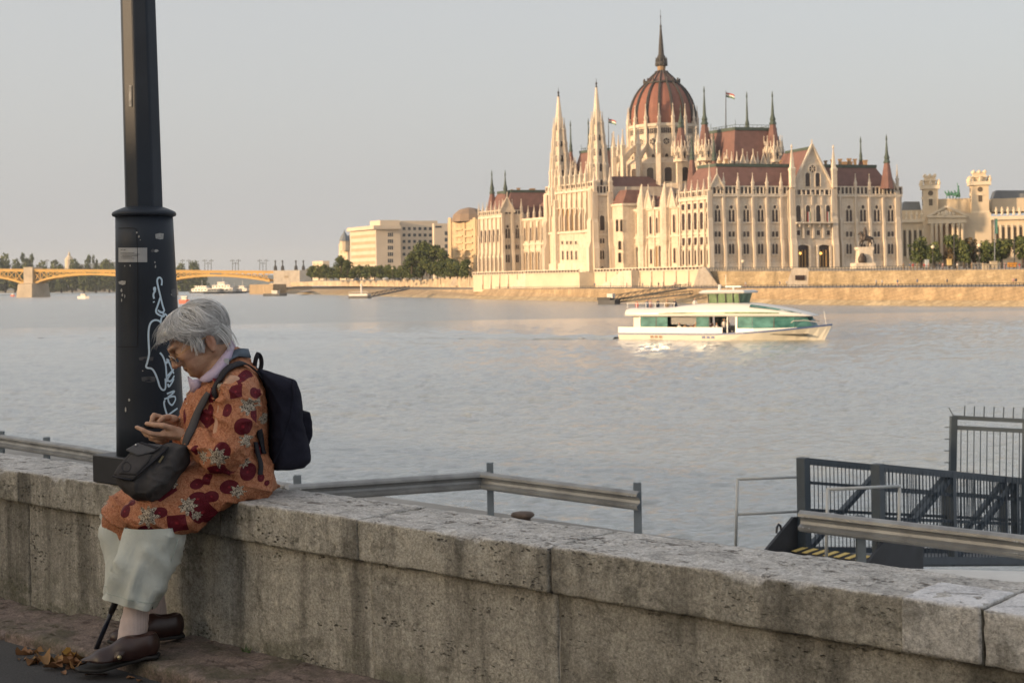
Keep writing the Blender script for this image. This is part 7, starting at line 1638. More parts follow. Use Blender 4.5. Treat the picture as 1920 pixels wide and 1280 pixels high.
# printed motifs, placed on the cloth where the photograph shows them, random on the sides not seen
def raycoat(px, py):
    u, v = ray(px, py); d = np.array([u, 1, v]); o_ = np.array([0, 0, ZC]); t = ((Pn - o_) @ d) / (d @ d); ds = np.linalg.norm(Pn - o_ - t[:, None] * d, axis=1)
    c = np.where(ds < .006)[0]
    if not len(c): c = np.argsort(ds)[:3]
    return Pn[c[np.argmin(t[c])]]
mar = np.full(len(P), -1.0); flo = np.full(len(P), -1.0); rngm = np.full(len(P), 0.0)
uimg = lambda p: p @ np.array([1.0, .05, 0])
def disc(px, py, r, asp=1.0, sq=False, rot=0.0):
    c = raycoat(px, py); d = Pn - c; a = d[:, 0] * 1.0 - d[:, 1] * .2; b = d[:, 2]; n3 = d[:, 1] * .55
    ca, sa = cos(rot), sin(rot); a, b = a * ca + b * sa, -a * sa + b * ca
    R = r * PX
    if sq: e = 1 - np.maximum(np.abs(a), np.maximum(np.abs(b) / asp, np.abs(n3) * .8)) / R
    else: e = 1 - np.sqrt(a * a + (b / asp) ** 2 + n3 * n3) / R
    np.maximum(mar, e, out=mar); return c
def flower(px, py, r):
    c = raycoat(px, py); d = Pn - c; a = d[:, 0] - d[:, 1] * .2; b = d[:, 2]; n3 = d[:, 1] * .55; q = np.sqrt(a * a + b * b + n3 * n3); an = np.arctan2(b, a)
    R = r * PX * (.78 + .22 * np.cos(8 * an) + .10 * np.cos(5 * an + 1)); e = 1 - q / R; np.maximum(flo, e, out=flo)
MD = [(422, 768, 10, 1.25), (456, 802, 15, 1.1), (415, 848, 16, 1.05), (482, 735, 8.5, 1.5), (467, 883, 14, 1.2), (432, 914, 16, .85), (366, 906, 12, .75), (373, 935, 17, .8), (398, 932, 13, .85), (296, 961, 14, .75), (230, 956, 14, .9), (270, 996, 16, .7), (480, 776, 7, 2.0), (487, 840, 9, 1.5), (345, 778, 8, 2.0), (392, 770, 7, 2.2), (408, 700, 9, 1.6), (352, 862, 9, 1.2), (492, 895, 6, 1.4), (505, 904, 5, 1.2), (340, 720, 6, 2.2), (322, 890, 16, .7), (365, 845, 8, 1.2), (245, 940, 10, .5)]
for x, y, r, a in MD: disc(x, y, r, a)
for x, y, r, a, ro in ((441, 731, 11.5, 1.1, .2), (461, 700, 9, 1.7, -.4), (452, 708, 6, 1.0, .8), (384, 786, 12, 1.3, .7), (405, 884, 17, .55, .15), (388, 895, 8, 1.2, -.2), (330, 983, 17, .9, .05), (382, 962, 19, .8, .5), (310, 918, 18, .6, .6), (425, 688, 7, 1.6, 0), (395, 738, 6, 2.4, 0)): disc(x, y, r, a, True, ro)
for x, y, r in ((468, 758, 17), (406, 860, 21), (466, 826, 15), (349, 946, 18), (275, 970, 22), (448, 921, 14), (490, 752, 9), (495, 785, 11), (460, 866, 11), (376, 857, 14), (412, 722, 10), (325, 905, 10), (372, 968, 10)): flower(x, y, r)
rs_ = np.random.default_rng(3); far_side = (N @ V3(QL)) < -.15
cand = Pn[rs_.permutation(np.where(far_side)[0])[:60]] if far_side.any() else []
for i, c in enumerate(cand):
    q = np.linalg.norm(Pn - c, axis=1)
    if i % 3: mar = np.where(far_side, np.maximum(mar, 1 - q / .026), mar)
    else: flo = np.where(far_side, np.maximum(flo, 1 - q / .028), flo)
k = NT('patterned_silk'); o = k.obj()
swirl = k.noise(o, 62, 4, .6, 2.6); base_c = k.ramp(swirl, [(.30, (.225, .072, .034)), (.45, (.38, .145, .072)), (.58, (.52, .24, .13)), (.72, (.30, .108, .054))])
fleck = k.ramp(k.noise(o, 120, 3, .6, 1.5), [(.60, 0.0), (.68, 1.0)]); base_c = k.mix(k.math('MULTIPLY', fleck, .55), base_c, (.17, .115, .06))
mm = k.ramp(k.attr('maroon'), [(.0, 0.0), (.06, 1.0)]); mc = k.ramp(k.math('SINE', k.math('MULTIPLY', k.attr('maroon'), 42.0)), [(.0, (.085, .004, .010)), (1, (.150, .010, .022))])
mc = k.mix(k.ramp(k.attr('maroon'), [(.78, 0.0), (.92, 1.0)]), mc, (.26, .02, .03))
fm = k.ramp(k.attr('floral'), [(.0, 0.0), (.06, 1.0)]); fcx = k.ramp(k.noise(o, 230, 3, .6, 1.0), [(.45, (.05, .035, .028)), (.52, (.50, .42, .32)), (.8, (.70, .62, .50))])
c = k.mix(mm, base_c, mc); c = k.mix(fm, c, fcx)
k.set(Base_Color=c, Roughness=.6); k.b.inputs['Specular IOR Level'].default_value = .22
cr_ = k.noise(k.scale(o, (1, 1, .7)), 42, 4, .6, 1.4); k.bump(k.math('ADD', cr_, k.math('MULTIPLY', swirl, .35)), .8, .007); M_coat = k.m
coat = wpart('coat', P, Q, M_coat, {'maroon': mar, 'floral': flo})
# shirt collar, pale lilac, folded over the coat neck
M_lil = plain('lilac_shirt', (.46, .38, .50), .8, .08, 30, bump=.3, bsc=120)
def sheet(pts, th=.004):
    """pts: list of rows of points -> thin sheet with thickness"""
    R_ = len(pts); Cn = len(pts[0]); V = [Vector(p) for r in pts for p in r]; nrm = []
    for i in range(R_):
        for j in range(Cn):
            a = Vector(pts[min(i + 1, R_ - 1)][j]) - Vector(pts[max(i - 1, 0)][j]); b = Vector(pts[i][min(j + 1, Cn - 1)]) - Vector(pts[i][max(j - 1, 0)]); n_ = a.cross(b); nrm.append(n_.normalized() if n_.length > 0 else Vector((0, 0, 1)))
    m = MB(); m.smooth = True; n = R_ * Cn; fs = []
    for i in range(R_ - 1):
        for j in range(Cn - 1):
            q = (i * Cn + j, i * Cn + j + 1, (i + 1) * Cn + j + 1, (i + 1) * Cn + j); fs.append(q); fs.append(tuple(n + x for x in reversed(q)))
    for i in range(R_ - 1):
        for j in (0, Cn - 1): a, b = i * Cn + j, (i + 1) * Cn + j; fs.append((a, b, n + b, n + a))
    for j in range(Cn - 1):
        for i in (0, R_ - 1): a, b = i * Cn + j, i * Cn + j + 1; fs.append((a, b, n + b, n + a))
    m.add([v + q * th / 2 for v, q in zip(V, nrm)] + [v - q * th / 2 for v, q in zip(V, nrm)], fs); return m
up_e = [(433, 641, .02), (426, 655, .062), (414, 670, .084), (398, 690, .094), (385, 701, .088), (373, 712, .066)]
lo_e = [(439, 652, .035), (433, 672, .100), (421, 692, .126), (407, 708, .134), (392, 716, .128), (378, 716, .092)]
mid = [tuple((a + b) / 2 + (0, 0, .012)[i] for i, (a, b) in enumerate(zip(p, q))) for p, q in zip(up_e, lo_e)]
wobj('shirt_collar', sheet([[S(*p) for p in up_e], [S(*p) for p in mid], [S(*p) for p in lo_e]]), M_lil)
wobj('shirt_front', sheet([[S(374, 710, .060), S(362, 712, .045), S(352, 705, .02)], [S(378, 716, .075), S(368, 722, .065), S(356, 724, .035)], [S(374, 733, .055), S(364, 736, .05), S(358, 733, .035)]]), M_lil)
m = MB(); m.smooth = True; m.tube([S(433, 641, -.02), S(437, 650, -.07), S(420, 668, -.10), S(375, 706, -.075)], [.008, .012, .013, .008], 8); wobj('shirt_collar', m, M_lil)
m = MB(); m.smooth = True
for x, y, l in ((349, 757, .105), (337, 783, .10), (345, 735, .075), (340, 770, .105)): m.sphere(Vector(raycoat(x, y)) - QL * -.004 + QF * .002, .0055, 8, 6)
o = wobj('coat_buttons', m, plain('pale_button', (.6, .55, .47), .3, .1)); o['kind'] = 'stuff'
# ---- trousers
M_tr = NT('pale_mint_linen'); o = M_tr.obj(); wv = M_tr.noise(M_tr.scale(o, (1, 1, 1)), 420, 2, .6); M_tr.set(Base_Color=M_tr.ramp(M_tr.noise(o, 9, 5, .6), [(.3, (.505, .535, .485)), (.7, (.61, .635, .58))]), Roughness=.85)
M_tr.bump(M_tr.math('ADD', M_tr.math('MULTIPLY', wv, .3), M_tr.noise(M_tr.scale(o, (1, 1, .55)), 22, 4, .6, 1.2)), .8, .006); M_tr = M_tr.m
def leg_loft(name, rows, seed):
    """rows: (left px, right px, y, lat, half width across, y slope)"""
    m = MB(); m.smooth = True; RG = []
    n = 40
    for i in range(len(rows) - 1):
        for t in ([0, .25, .5, .75] if i < len(rows) - 2 else [0, .25, .5, .75, 1.0]):
            a = [rows[i][k_] * (1 - t) + rows[i + 1][k_] * t for k_ in range(6)]
            c = S((a[0] + a[1]) / 2, a[2], a[3]); hp = (a[1] - a[0]) / 2 * PX; w = a[4]; f_ = sqrt(max(hp * hp - (w * .34) ** 2, .01 ** 2)) / .94
            ring = []
            for j in range(n):
                th = 2 * pi * j / n; p = c + QF * f_ * cos(th) + QL * w * sin(th); p.z += a[5] * PX * cos(th)
                ring.append(p)
            RG.append(ring)
    outer = RG; inner = [[p.lerp(sum(r_, Vector()) / n, .06) for p in r_] for r_ in reversed(RG)]
    A = np.array([[tuple(p) for p in r_] for r_ in outer]); sh = A.shape; f = A.reshape(-1, 3); cen = A.mean(1, keepdims=True); d = (A - cen); d /= np.linalg.norm(d, axis=2, keepdims=True) + 1e-9
    rg_ = 1 - np.abs(fbm((f + np.stack([vnoise(f, 6, 41), vnoise(f, 6, 42), vnoise(f, 6, 43)], 1) * .03) @ np.array([[1, 0, .5], [0, 1, .3], [-.3, 0, .45]]), 15, 2, seed)); tt = np.repeat(np.linspace(0, 1, sh[0]), sh[1]); an_ = np.tile(np.arange(sh[1]) / sh[1] * 2 * pi, sh[0]); dr = np.sin(an_ * 3 + 1.5 * np.sin(tt * 3 + seed) + seed) * .007 * (.3 + tt) + np.sin(an_ * 7 + 4 * tt + seed) * .0030 * tt; A = A + d * ((rg_ ** 6 - .2) * .020 + dr).reshape(sh[0], sh[1], 1)
    outer = [[Vector(p) for p in r_] for r_ in A]; inner = [[p.lerp(sum(r_, Vector()) / n, .07) for p in r_] for r_ in reversed(outer)]
    m.rings(outer, cap=False); m.rings(inner, cap=False); m.rings([outer[-1], inner[0]], cap=False); lg = wobj(name, m, M_tr); m = MB(); m.smooth = True; hb_ = [p.lerp(q_, .55) for p, q_ in zip(outer[-2], outer[-3])]; ce_ = sum(hb_, Vector()) / n; m.tube([ce_ + (p - ce_) * 1.004 for p in hb_ + hb_[:1]], .0012, 4, False); wobj('hem_stitching', m, plain('hem_thread', (.40, .45, .40), .9, .1), lg); return lg
leg_loft('trouser_leg', [(236, 350, 985, .115, .078, 0), (232, 343, 1005, .115, .080, 3), (222, 332, 1050, .115, .083, 6), (213, 312, 1095, .11, .078, 9), (206, 294, 1132, .105, .072, 11)], 3)
leg_loft('trouser_leg', [(192, 276, 962, -.09, .070, 0), (196, 280, 990, -.09, .075, 2), (198, 288, 1050, -.09, .080, 2), (198, 300, 1114, -.09, .082, -2)], 8)
m = MB(); m.smooth = True; m.tube([S(334, 1008, .188), S(325, 1040, .190), S(312, 1075, .185), S(299, 1105, .178), S(290, 1122, .172)], .0016, 5); wobj('side_seam', m, plain('hem_thread', (.40, .45, .40), .9, .1))
m = MB(); q = [S(289, 1115, .150), S(291, 1112, .154), S(286, 1142, .148), S(284, 1141, .148)]; m.prism(q, QL * .004); wobj('hem_slit', m, plain('slit_shade', (.10, .11, .10), .9, 0))
# ---- socks
M_sock = NT('beige_sock'); o = M_sock.obj(); M_sock.set(Base_Color=M_sock.ramp(M_sock.noise(o, 25, 4), [(.3, (.58, .47, .43)), (.7, (.68, .56, .52))]), Roughness=.9)
sep = M_sock.n('SeparateXYZ'); M_sock.t.links.new(o, sep.inputs[0]); rib = M_sock.math('SINE', M_sock.math('MULTIPLY', sep.outputs['X'], 1500)); M_sock.bump(M_sock.math('ADD', M_sock.math('MULTIPLY', rib, .25), M_sock.noise(M_sock.scale(o, (.4, .4, 3)), 28, 3)), .6, .004); M_sock = M_sock.m
def tubeloft(name, rows, mt, lat_w=None):
    f = None; m = MB(); m.smooth = True; RG = []
    for i in range(len(rows) - 1):
        for t in (0, .33, .66) if i < len(rows) - 2 else (0, .33, .66, 1):
            a = [rows[i][k_] * (1 - t) + rows[i + 1][k_] * t for k_ in range(4)]; c = S((a[0] + a[1]) / 2, a[2], a[3]); r_ = (a[1] - a[0]) / 2 * PX
            RG.append([c + QF * r_ * cos(2 * pi * j / 20) * (1 + .03 * sin(i * 3 + t * 9)) + QL * r_ * 1.0 * sin(2 * pi * j / 20) + UP * .004 * cos(2 * pi * j / 20 + i) for j in range(20)])
    m.rings(RG); return wobj(name, m, mt)
tubeloft('sock', [(236, 286, 1110, .10), (232, 279, 1145, .10), (225, 277, 1170, .10), (221, 275, 1195, .10), (228, 276, 1222, .10)], M_sock)
tubeloft('sock', [(248, 306, 1095, -.10), (264, 312, 1138, -.10), (270, 314, 1162, -.10), (276, 314, 1185, -.10)], M_sock)
# ---- shoes
k = NT('dark_brown_leather'); o = k.obj(); k.set(Base_Color=k.ramp(k.noise(o, 14, 5, .6), [(.3, (.022, .010, .009)), (.7, (.045, .021, .017))]), Roughness=.34); k.bump(k.noise(o, 130, 4, .6), .25, .003); M_shoe = k.m
M_sole = plain('black_sole', (.012, .011, .011), .7, .1)
def shoe(heel, ball, toe, zs_, label=None):
    fw = Vector((toe - heel)); fw.z = 0; fw.normalize(); sd = Vector((fw.y, -fw.x, 0)); sd = sd if sd.y < 0 else -sd
    f = Field(V3(Vector((min(heel.x, toe.x), min(heel.y, toe.y), min(heel.z, toe.z)))) - .09, V3(Vector((max(heel.x, toe.x), max(heel.y, toe.y), max(heel.z, toe.z)))) + np.array([.09, .09, .15]), .0034)
    f.cone(heel + UP * .038, ball + UP * .032, .036, .040, .02); f.cone(ball + UP * .032, toe + UP * .022 - fw * .032, .040, .030, .02); f.cone(heel + UP * .062, heel.lerp(ball, .55) + UP * .060, .033, .030, .02); f.cone(heel.lerp(ball, .5) + UP * .058, ball + UP * .040, .030, .026, .02)
    f.cone(ball + UP * .03 + sd * .012, ball + UP * .03 - sd * .012, .036, .036, .01)
    f.ell(heel.lerp(ball, .14) + UP * .108, (.046, .028, .036), [fw, sd, UP], .008, True); f.box(heel + UP * -.02, (.35, .12, .022), [fw, sd, UP], .001, .004, True)
    P_, Q_ = f.skin(2); wpart('shoe_upper', P_, Q_, M_shoe)
    f = Field(f.lo, f.lo + f.h * (f.n - 1), .0034)
    f.slab([(-.038, -.022), (-.02, -.032), (.07, -.032), ((ball - heel).length + .02, -.044), ((toe - heel).length - .012, -.030), ((toe - heel).length + .008, 0), ((toe - heel).length - .012, .030), ((ball - heel).length + .02, .044), (.07, .032), (-.02, .032), (-.038, .022)], heel + UP * .008, fw, sd, .0065, UP, .005)
    P_, Q_ = f.skin(1); t = ((P_ - V3(heel)) @ V3(fw)) / max((toe - heel).length, .01); P_[:, 2] += np.interp(t, [-.2, 0, (ball - heel).length / (toe - heel).length, 1.1], [0, 0, ball.z - heel.z, toe.z - heel.z + .006]); so = wpart('shoe_sole', P_, Q_, M_sole)
    return fw, sd
hl = Vector((-1.232, 4.735, .106)); fw, sd = shoe(hl, Vector((-1.372, 4.712, ZP + .022)), Vector((-1.462, 4.715, ZP + .016)), 0)
# strap with a small round stud on the near shoe
def strap_pts(t0, lat):
    b = hl + fw * t0 + UP * .05; return b
sp0 = lambda t, a: hl.lerp(Vector((-1.372, 4.712, ZP + .022)), t) + sd * (.0425 * cos(a)) + UP * (.030 + .046 * sin(a))
m = sheet([[sp0(t + .10 * (1 - sin(a)), a) for a in np.linspace(.05, 2.2, 9)] for t in (.42, .66)], .006); wobj('shoe_strap', m, M_shoe)
m = MB(); m.smooth = True; m.sphere(sp0(.60, .22) + sd * .004, .0075, 8, 6); wobj('shoe_stud', m, plain('brass_stud', (.45, .38, .22), .35, .1, metal=.6))
hl2 = Vector((-1.205, 4.975, ZK + .012)); shoe(hl2, Vector((-1.335, 4.925, ZK + .010)), Vector((-1.41, 4.90, ZK + .010)), 0)
# ---- hair: a soft cap and many combed strands
k = NT('silver_hair'); t_ = k.attr('tone'); k.set(Base_Color=k.ramp(t_, [(0, (.20, .195, .19)), (.45, (.52, .515, .50)), (.8, (.76, .75, .735)), (1, (.88, .87, .86))]), Roughness=.42); k.b.inputs['Anisotropic'].default_value = .5; M_hair = k.m
fh = Field(V3(HO) - .19, V3(HO) + .19, .004)
fh.ell(Hp(0, -.018, .045), (.087, .107, .085), HR, .01); fh.ell(Hp(0, -.055, .0), (.078, .062, .070), HR, .03); fh.ell(Hp(0, .062, .095), (.062, .045, .030), HR, .03)
fh.ell(Hp(0, .105, .018), (.085, .070, .064), HR, .012, True); fh.ell(Hp(.0, .075, -.055), (.12, .085, .075), HR, .012, True)
for s in (-1, 1): fh.ell(Hp(s * .085, -.018, -.018), (.024, .022, .030), HR, .008, True); fh.ell(Hp(s * .071, .018, -.004), (.010, .016, .030), [HL, HF, HU], .012)
fh.ell(Hp(0, -.02, -.11), (.12, .12, .045), HR, .01, True)
P, Q = fh.skin(2); N = vnormals(P, Q); P = P + N * (np.abs(fbm((P - V3(HO)) @ np.array([V3(HL), V3(HF), V3(HU)]).T @ np.diag([1.6, .5, 1.6]), 34, 3, 6)) * .004 - .004)[:, None]
hair = wpart('hair', P, Q, M_hair, {'tone': .28 + .25 * fbm(P, 60, 3, 8)})
hr = np.random.default_rng(12); V = []; Fq = []; T = []
def hsurf(th, ph, lift):
    """point on the hair shell: th from the crown, ph round from the front (0) to her left (+)"""
    x = .089 * sin(th) * sin(ph); y = .110 * sin(th) * cos(ph) - .018; z = .092 * cos(th) + .042
    fr = max(0, cos(ph)) ; y += .020 * fr * sin(th) ** 2; z += .018 * fr * sin(th)
    k_ = 1 + lift; return Vector((x * k_, (y + .018) * k_ - .018, (z - .04) * k_ + .04))
def strand(pts, w, tone):
    n = len(pts); b0 = len(V)
    for i, p in enumerate(pts):
        d = (pts[min(i + 1, n - 1)] - pts[max(i - 1, 0)]).normalized(); out = (p - Vector((0, -.01, .03))).normalized(); s = d.cross(out)
        s = s.normalized() if s.length > 1e-6 else Vector((1, 0, 0)); out = s.cross(d).normalized(); ww = w * (1 - (i / (n - 1)) ** 2.2 * .85)
        for q in (s * ww, out * ww * .7, -s * ww, -out * ww * .7): V.append(HO + HL * (p + q).x + HF * (p + q).y + HU * (p + q).z); T.append(tone)
    for i in range(n - 1):
        for j in range(4): Fq.append((b0 + i * 4 + j, b0 + i * 4 + (j + 1) % 4, b0 + (i + 1) * 4 + (j + 1) % 4, b0 + (i + 1) * 4 + j))
for i in range(3000):
    ph = hr.uniform(-pi, pi); a = abs(ph)
    # how far down the hair reaches: fringe, temple lock, over the ear, nape
    end = np.interp(a, [0, .5, .85, 1.15, 1.38, 1.62, 1.9, 2.3, pi], [1.26, 1.24, 1.30, 1.66, 1.80, 1.46, 1.86, 2.14, 2.20]) + hr.normal() * .09
    st = hr.uniform(.02, .75) * end if i % 3 else hr.uniform(.45, .8) * end; n = 11; pts = []; sw = hr.normal() * .10 + .28 * sin(ph * 1.0 + .6); lf = abs(hr.normal()) * .032 + .004; wv = hr.uniform(0, 6.3); cl = .16 * sin(round(ph * 5) * 2.1) + .05 * hr.normal()
    for j in range(n):
        t = j / (n - 1); th = st + (end - st) * t; p2 = ph + sw * (t * t - .2) * (th / 1.6) + .10 * sin(3.2 * th + round(ph * 5) * 1.3) + .03 * sin(5 * th + wv) + cl * t * t
        pts.append(hsurf(th, p2, lf + .030 * t * t * (hr.uniform(.2, 1.0) if j == n - 1 else .5) + .012 * sin(ph * 9 + th * 2.0)))
    strand(pts, hr.uniform(.0006, .0014), float(np.clip(.60 + .28 * hr.normal() + .12 * sin(ph * 7), .05, 1)))
for i in range(330):                                          # loose flyaway hairs
    ph = hr.uniform(-pi, pi); s0_ = hr.uniform(.1, 1.5); dth = hr.uniform(.35, .9); dph = hr.normal() * .5; l0 = hr.uniform(.01, .04); cu = hr.uniform(.02, .09)
    strand([hsurf(min(s0_ + dth * t, 2.1 if abs(ph) > 1 else 1.35), ph + dph * t * t, l0 + cu * sin(pi * t * hr.uniform(.95, 1.0)) * (.5 + t)) for t in np.linspace(0, 1, 8)], hr.uniform(.0004, .0009), float(np.clip(.72 + .2 * hr.normal(), .2, 1)))
for i in range(520):                                          # layers behind the ear, at the nape and under the fringe
    if i < 340: ph = (1 if i % 2 else -1) * hr.uniform(1.62, 2.9); st, en = hr.uniform(.9, 1.5), hr.uniform(1.95, 2.22)
    else: ph = hr.uniform(-.75, .75); st, en = hr.uniform(.7, .9), hr.uniform(1.22, 1.36)
    strand([hsurf(st + (en - st) * t, ph + .10 * sin(3 * t + i) * t + (.25 * t * t * (1 if ph > 0 else -1) if i < 340 else .2 * t), .006 + .022 * t * hr.uniform(.6, 1.1)) for t in np.linspace(0, 1, 9)], hr.uniform(.0008, .0016), float(np.clip(.55 + .24 * hr.normal(), .05, 1)))
for i in range(150):                                          # sideburn lock before the ear and wisps at the nape
    s = 1 if i % 2 else -1
    if i < 90: x0 = hr.uniform(-.004, .030); pts = [Vector((s * (.079 + .004 * sin(i) + .004 * t), x0 + .020 * t * t + .004 * sin(i + 4 * t), .050 - (.062 + .012 * sin(i * 2.3)) * t)) for t in np.linspace(0, 1, 8)]
    else: x0 = hr.uniform(-.09, -.045); pts = [Vector((s * (.078 - .3 * max(0, -x0 - .06)), x0 - .012 * sin(3 * t), .02 - (.10 + .01 * sin(i)) * t)) for t in np.linspace(0, 1, 8)]
    strand(pts, hr.uniform(.001, .0018), float(np.clip(.62 + .2 * hr.normal(), .1, 1)))
def arcstrand(pix_): strand([Vector(((S(x, y, l) - HO).dot(HL), (S(x, y, l) - HO).dot(HF), (S(x, y, l) - HO).dot(HU))) for x, y, l in pix_], .0007, .35)
arcstrand([(371, 577, .02), (369, 570, .02), (373, 566, .02), (380, 565, .02), (388, 568, .02), (394, 575, .02), (399, 583, .02)]); arcstrand([(330, 586, .03), (338, 575, .03), (348, 571, .03), (358, 571, .03), (366, 576, .03)]); arcstrand([(322, 592, .0), (332, 580, .0), (345, 573, .0), (352, 574, .0)])
for i in range(24): x0 = 288 + hr.uniform(-3, 8); y0 = 632 + hr.uniform(-12, 22); arcstrand([(x0 + 14, y0 - 16, .03 * hr.normal()), (x0 + 6, y0 - 8, .02), (x0, y0, .02), (x0 - 2, y0 + 7, .02)])
o = wpart('hair_strands', V, Fq, M_hair, {'tone': T}, hair); o['kind'] = 'stuff'
# ================================================================= things she wears and holds
def thing_field(name, label, cat, P, Q, mt, attrs=None):
    P = np.asarray(P); c = Vector(((P[:, 0].min() + P[:, 0].max()) / 2, (P[:, 1].min() + P[:, 1].max()) / 2, P[:, 2].min())); r_ = empty(name, c, 0, label, cat)
    return r_, c
def tpart(root, name, P, Q, mt, attrs=None): return link(name, npmesh(name, np.asarray(P) - np.array(root.location)[None], Q, mt, True, attrs), root)
def tobj(root, name, mb, mt): return link(name, mb.mesh(name, mt, root.location), root)
# glasses
GL = empty('eyeglasses', Hp(0, .108, .012), 0, 'thin gold rimmed glasses low on the woman\'s nose', 'glasses')
M_gold = plain('thin_gold', (.50, .30, .14), .35, .05, metal=.7)
k = NT('spectacle_lens'); k.set(Base_Color=(.9, .92, .93), Roughness=.02); k.b.inputs['Transmission Weight'].default_value = 1; k.b.inputs['IOR'].default_value = 1.12; M_lens = k.m
for s in (-1, 1):
    c = Vector((s * .0315, .113, .008)); R_g = lambda a: Hp(c.x + .0225 * cos(a), c.y - .004 * abs(cos(a)) * (1 if s * cos(a) > 0 else 0), c.z + .0165 * sin(a))
    m = MB(); m.smooth = True; m.tube([R_g(2 * pi * j / 22) for j in range(23)], .0012, 5, False); tobj(GL, 'rim', m, plain('pale_rim', (.62, .58, .52), .3, .05, metal=.5))
    m = MB(); m.add([R_g(2 * pi * j / 20) for j in range(20)] + [R_g(2 * pi * j / 20) + HF * .0015 for j in range(20)], [tuple(range(20)), tuple(range(39, 19, -1))] + [(j, (j + 1) % 20, 20 + (j + 1) % 20, 20 + j) for j in range(20)]); tobj(GL, 'lens', m, M_lens)
    m = MB(); m.smooth = True; m.tube([Hp(s * .054, .109, .012), Hp(s * .067, .095, .016), Hp(s * .076, .03, .016), Hp(s * .079, -.018, .012)], .0016, 6); tobj(GL, 'temple', m, M_gold)
m = MB(); m.smooth = True; m.tube([Hp(-.010, .116, .012), Hp(0, .120, .015), Hp(.010, .116, .012)], .0012, 5); tobj(GL, 'bridge', m, M_gold)
# phone
pc = S(283, 799.5, .055); pa = (S(262, 800.5, .06) - S(300, 799, .05)).normalized(); pn = (UP * .94 + QL * -.05 - pa * 0).normalized(); pb = pa.cross(pn).normalized(); pn = pb.cross(pa).normalized()
PH = empty('mobile_phone', pc, 0, 'small black mobile phone in the woman\'s hands', 'phone'); m = MB(); m.box(pc, (.098, .048, .011), pa, pb, pn); o = tobj(PH, 'case', m, plain('black_plastic', (.008, .008, .009), .25, 0)); bv = o.modifiers.new('edge', 'BEVEL'); bv.width = .004; bv.segments = 2
m = MB(); m.box(pc + pn * .0062 + pa * .012, (.06, .040, .001), pa, pb, pn); tobj(PH, 'screen', m, plain('phone_glass', (.02, .025, .03), .08, 0)); 
# backpack
M_bp = NT('navy_canvas'); o = M_bp.obj(); M_bp.set(Base_Color=M_bp.ramp(M_bp.noise(o, 9, 5, .6), [(.3, (.012, .0125, .021)), (.7, (.026, .027, .042))]), Roughness=.9); M_bp.b.inputs['Specular IOR Level'].default_value = .15; M_bp.bump(M_bp.math('ADD', M_bp.noise(o, 300, 2), M_bp.noise(o, 22, 4, .6, .8)), .6, .006); M_bp = M_bp.m
def poly_s(pts, lat): return S(pts[0], pts[1], lat)
O_ = S(520, 790, 0); AX = -QF; AY = UP
def to2(px, py, lat=.02): p = S(px, py, lat) - O_; return (p.dot(AX), p.dot(AY))
prof_b = [(478, 692), (500, 698), (545, 712), (553, 735), (560, 790), (570, 838), (571, 858), (560, 870), (538, 876), (508, 876), (500, 840), (503, 770), (490, 720)]
f = Field(V3(O_) - np.array([.19, .24, .22]), V3(O_) + np.array([.19, .24, .22]), .0045); f.slab([to2(*q) for q in prof_b], O_, AX, AY, .150, QL, .045)
P, Q = f.skin(2); N = vnormals(P, Q); P = P + N * ((1 - np.abs(fbm(P @ np.array([[1, 0, .3], [0, 1, 0], [.2, 0, .6]]), 10, 3, 21))) ** 3 * .007 - .002 + fbm(P, 6, 2, 3) * .005)[:, None]
BPK, _c = thing_field('backpack', 'dark navy canvas backpack on the woman\'s back', 'backpack', P, Q, M_bp); tpart(BPK, 'main_bag', P, Q, M_bp)
prof_p = [(553, 772), (558, 768), (574, 770), (579, 790), (579, 815), (574, 830), (563, 833), (556, 826)]
f = Field(V3(O_) - np.array([.19, .24, .22]), V3(O_) + np.array([.22, .24, .22]), .0045); f.slab([to2(*q) for q in prof_p], O_, AX, AY, .095, QL, .014); P, Q = f.skin(2); P = P + vnormals(P, Q) * (fbm(P, 14, 3, 2) * .003)[:, None]; tpart(BPK, 'front_pocket', P, Q, M_bp)
m = MB(); m.smooth = True; m.tube([S(548, 712, .145), S(551, 740, .150), S(545, 780, .153), S(530, 830, .152), S(512, 868, .150)], .004, 6); tobj(BPK, 'piping', m, M_bp)
m = MB(); m.smooth = True; m.tube([S(556, 776, .09), S(575, 773, .09), S(578, 790, .09)], .0035, 6); tobj(BPK, 'zip', m, M_blk)
def strapr(pts, w, th=.006, side=None):
    """webbing: pts along, flat side facing 'side'"""
    rows = [[], []]
    for i, p in enumerate(pts):
        d = (pts[min(i + 1, len(pts) - 1)] - pts[max(i - 1, 0)]).normalized(); sv = d.cross(side[i] if isinstance(side, list) else side).normalized() * w / 2; rows[0].append(p - sv); rows[1].append(p + sv)
    return sheet(rows, th)
def on_coat(px, py, lift=.007): p = Vector(raycoat(px, py)); d = Vector((0, 0, ZC)) - p; return p + d.normalized() * lift
def dens(pts, n=4):
    out = []
    for a, b in zip(pts[:-1], pts[1:]): out += [(a[0] + (b[0] - a[0]) * t / n, a[1] + (b[1] - a[1]) * t / n) for t in range(n)]
    return out + [pts[-1]]
M_web = plain('dark_webbing', (.016, .016, .022), .8, .15, 60, bump=.4, bsc=250)
sp_ = [S(498, 706, .10), S(480, 694, .118), S(462, 683, .126), S(446, 680, .132), S(434, 686, .142), S(424, 698, .155), S(417, 712, .162), S(413, 728, .158), S(411, 742, .150)]
def smooth3(P_, it=2):
    for _ in range(it):
        q = [P_[0]]
        for a, b in zip(P_[:-1], P_[1:]): q += [a.lerp(b, .25), a.lerp(b, .75)]
        P_ = q + [P_[-1]]
    return P_
coat_np = Pc_ = np.array([tuple(v.co) for v in coat.data.vertices]) + np.array(WOM.location)[None]
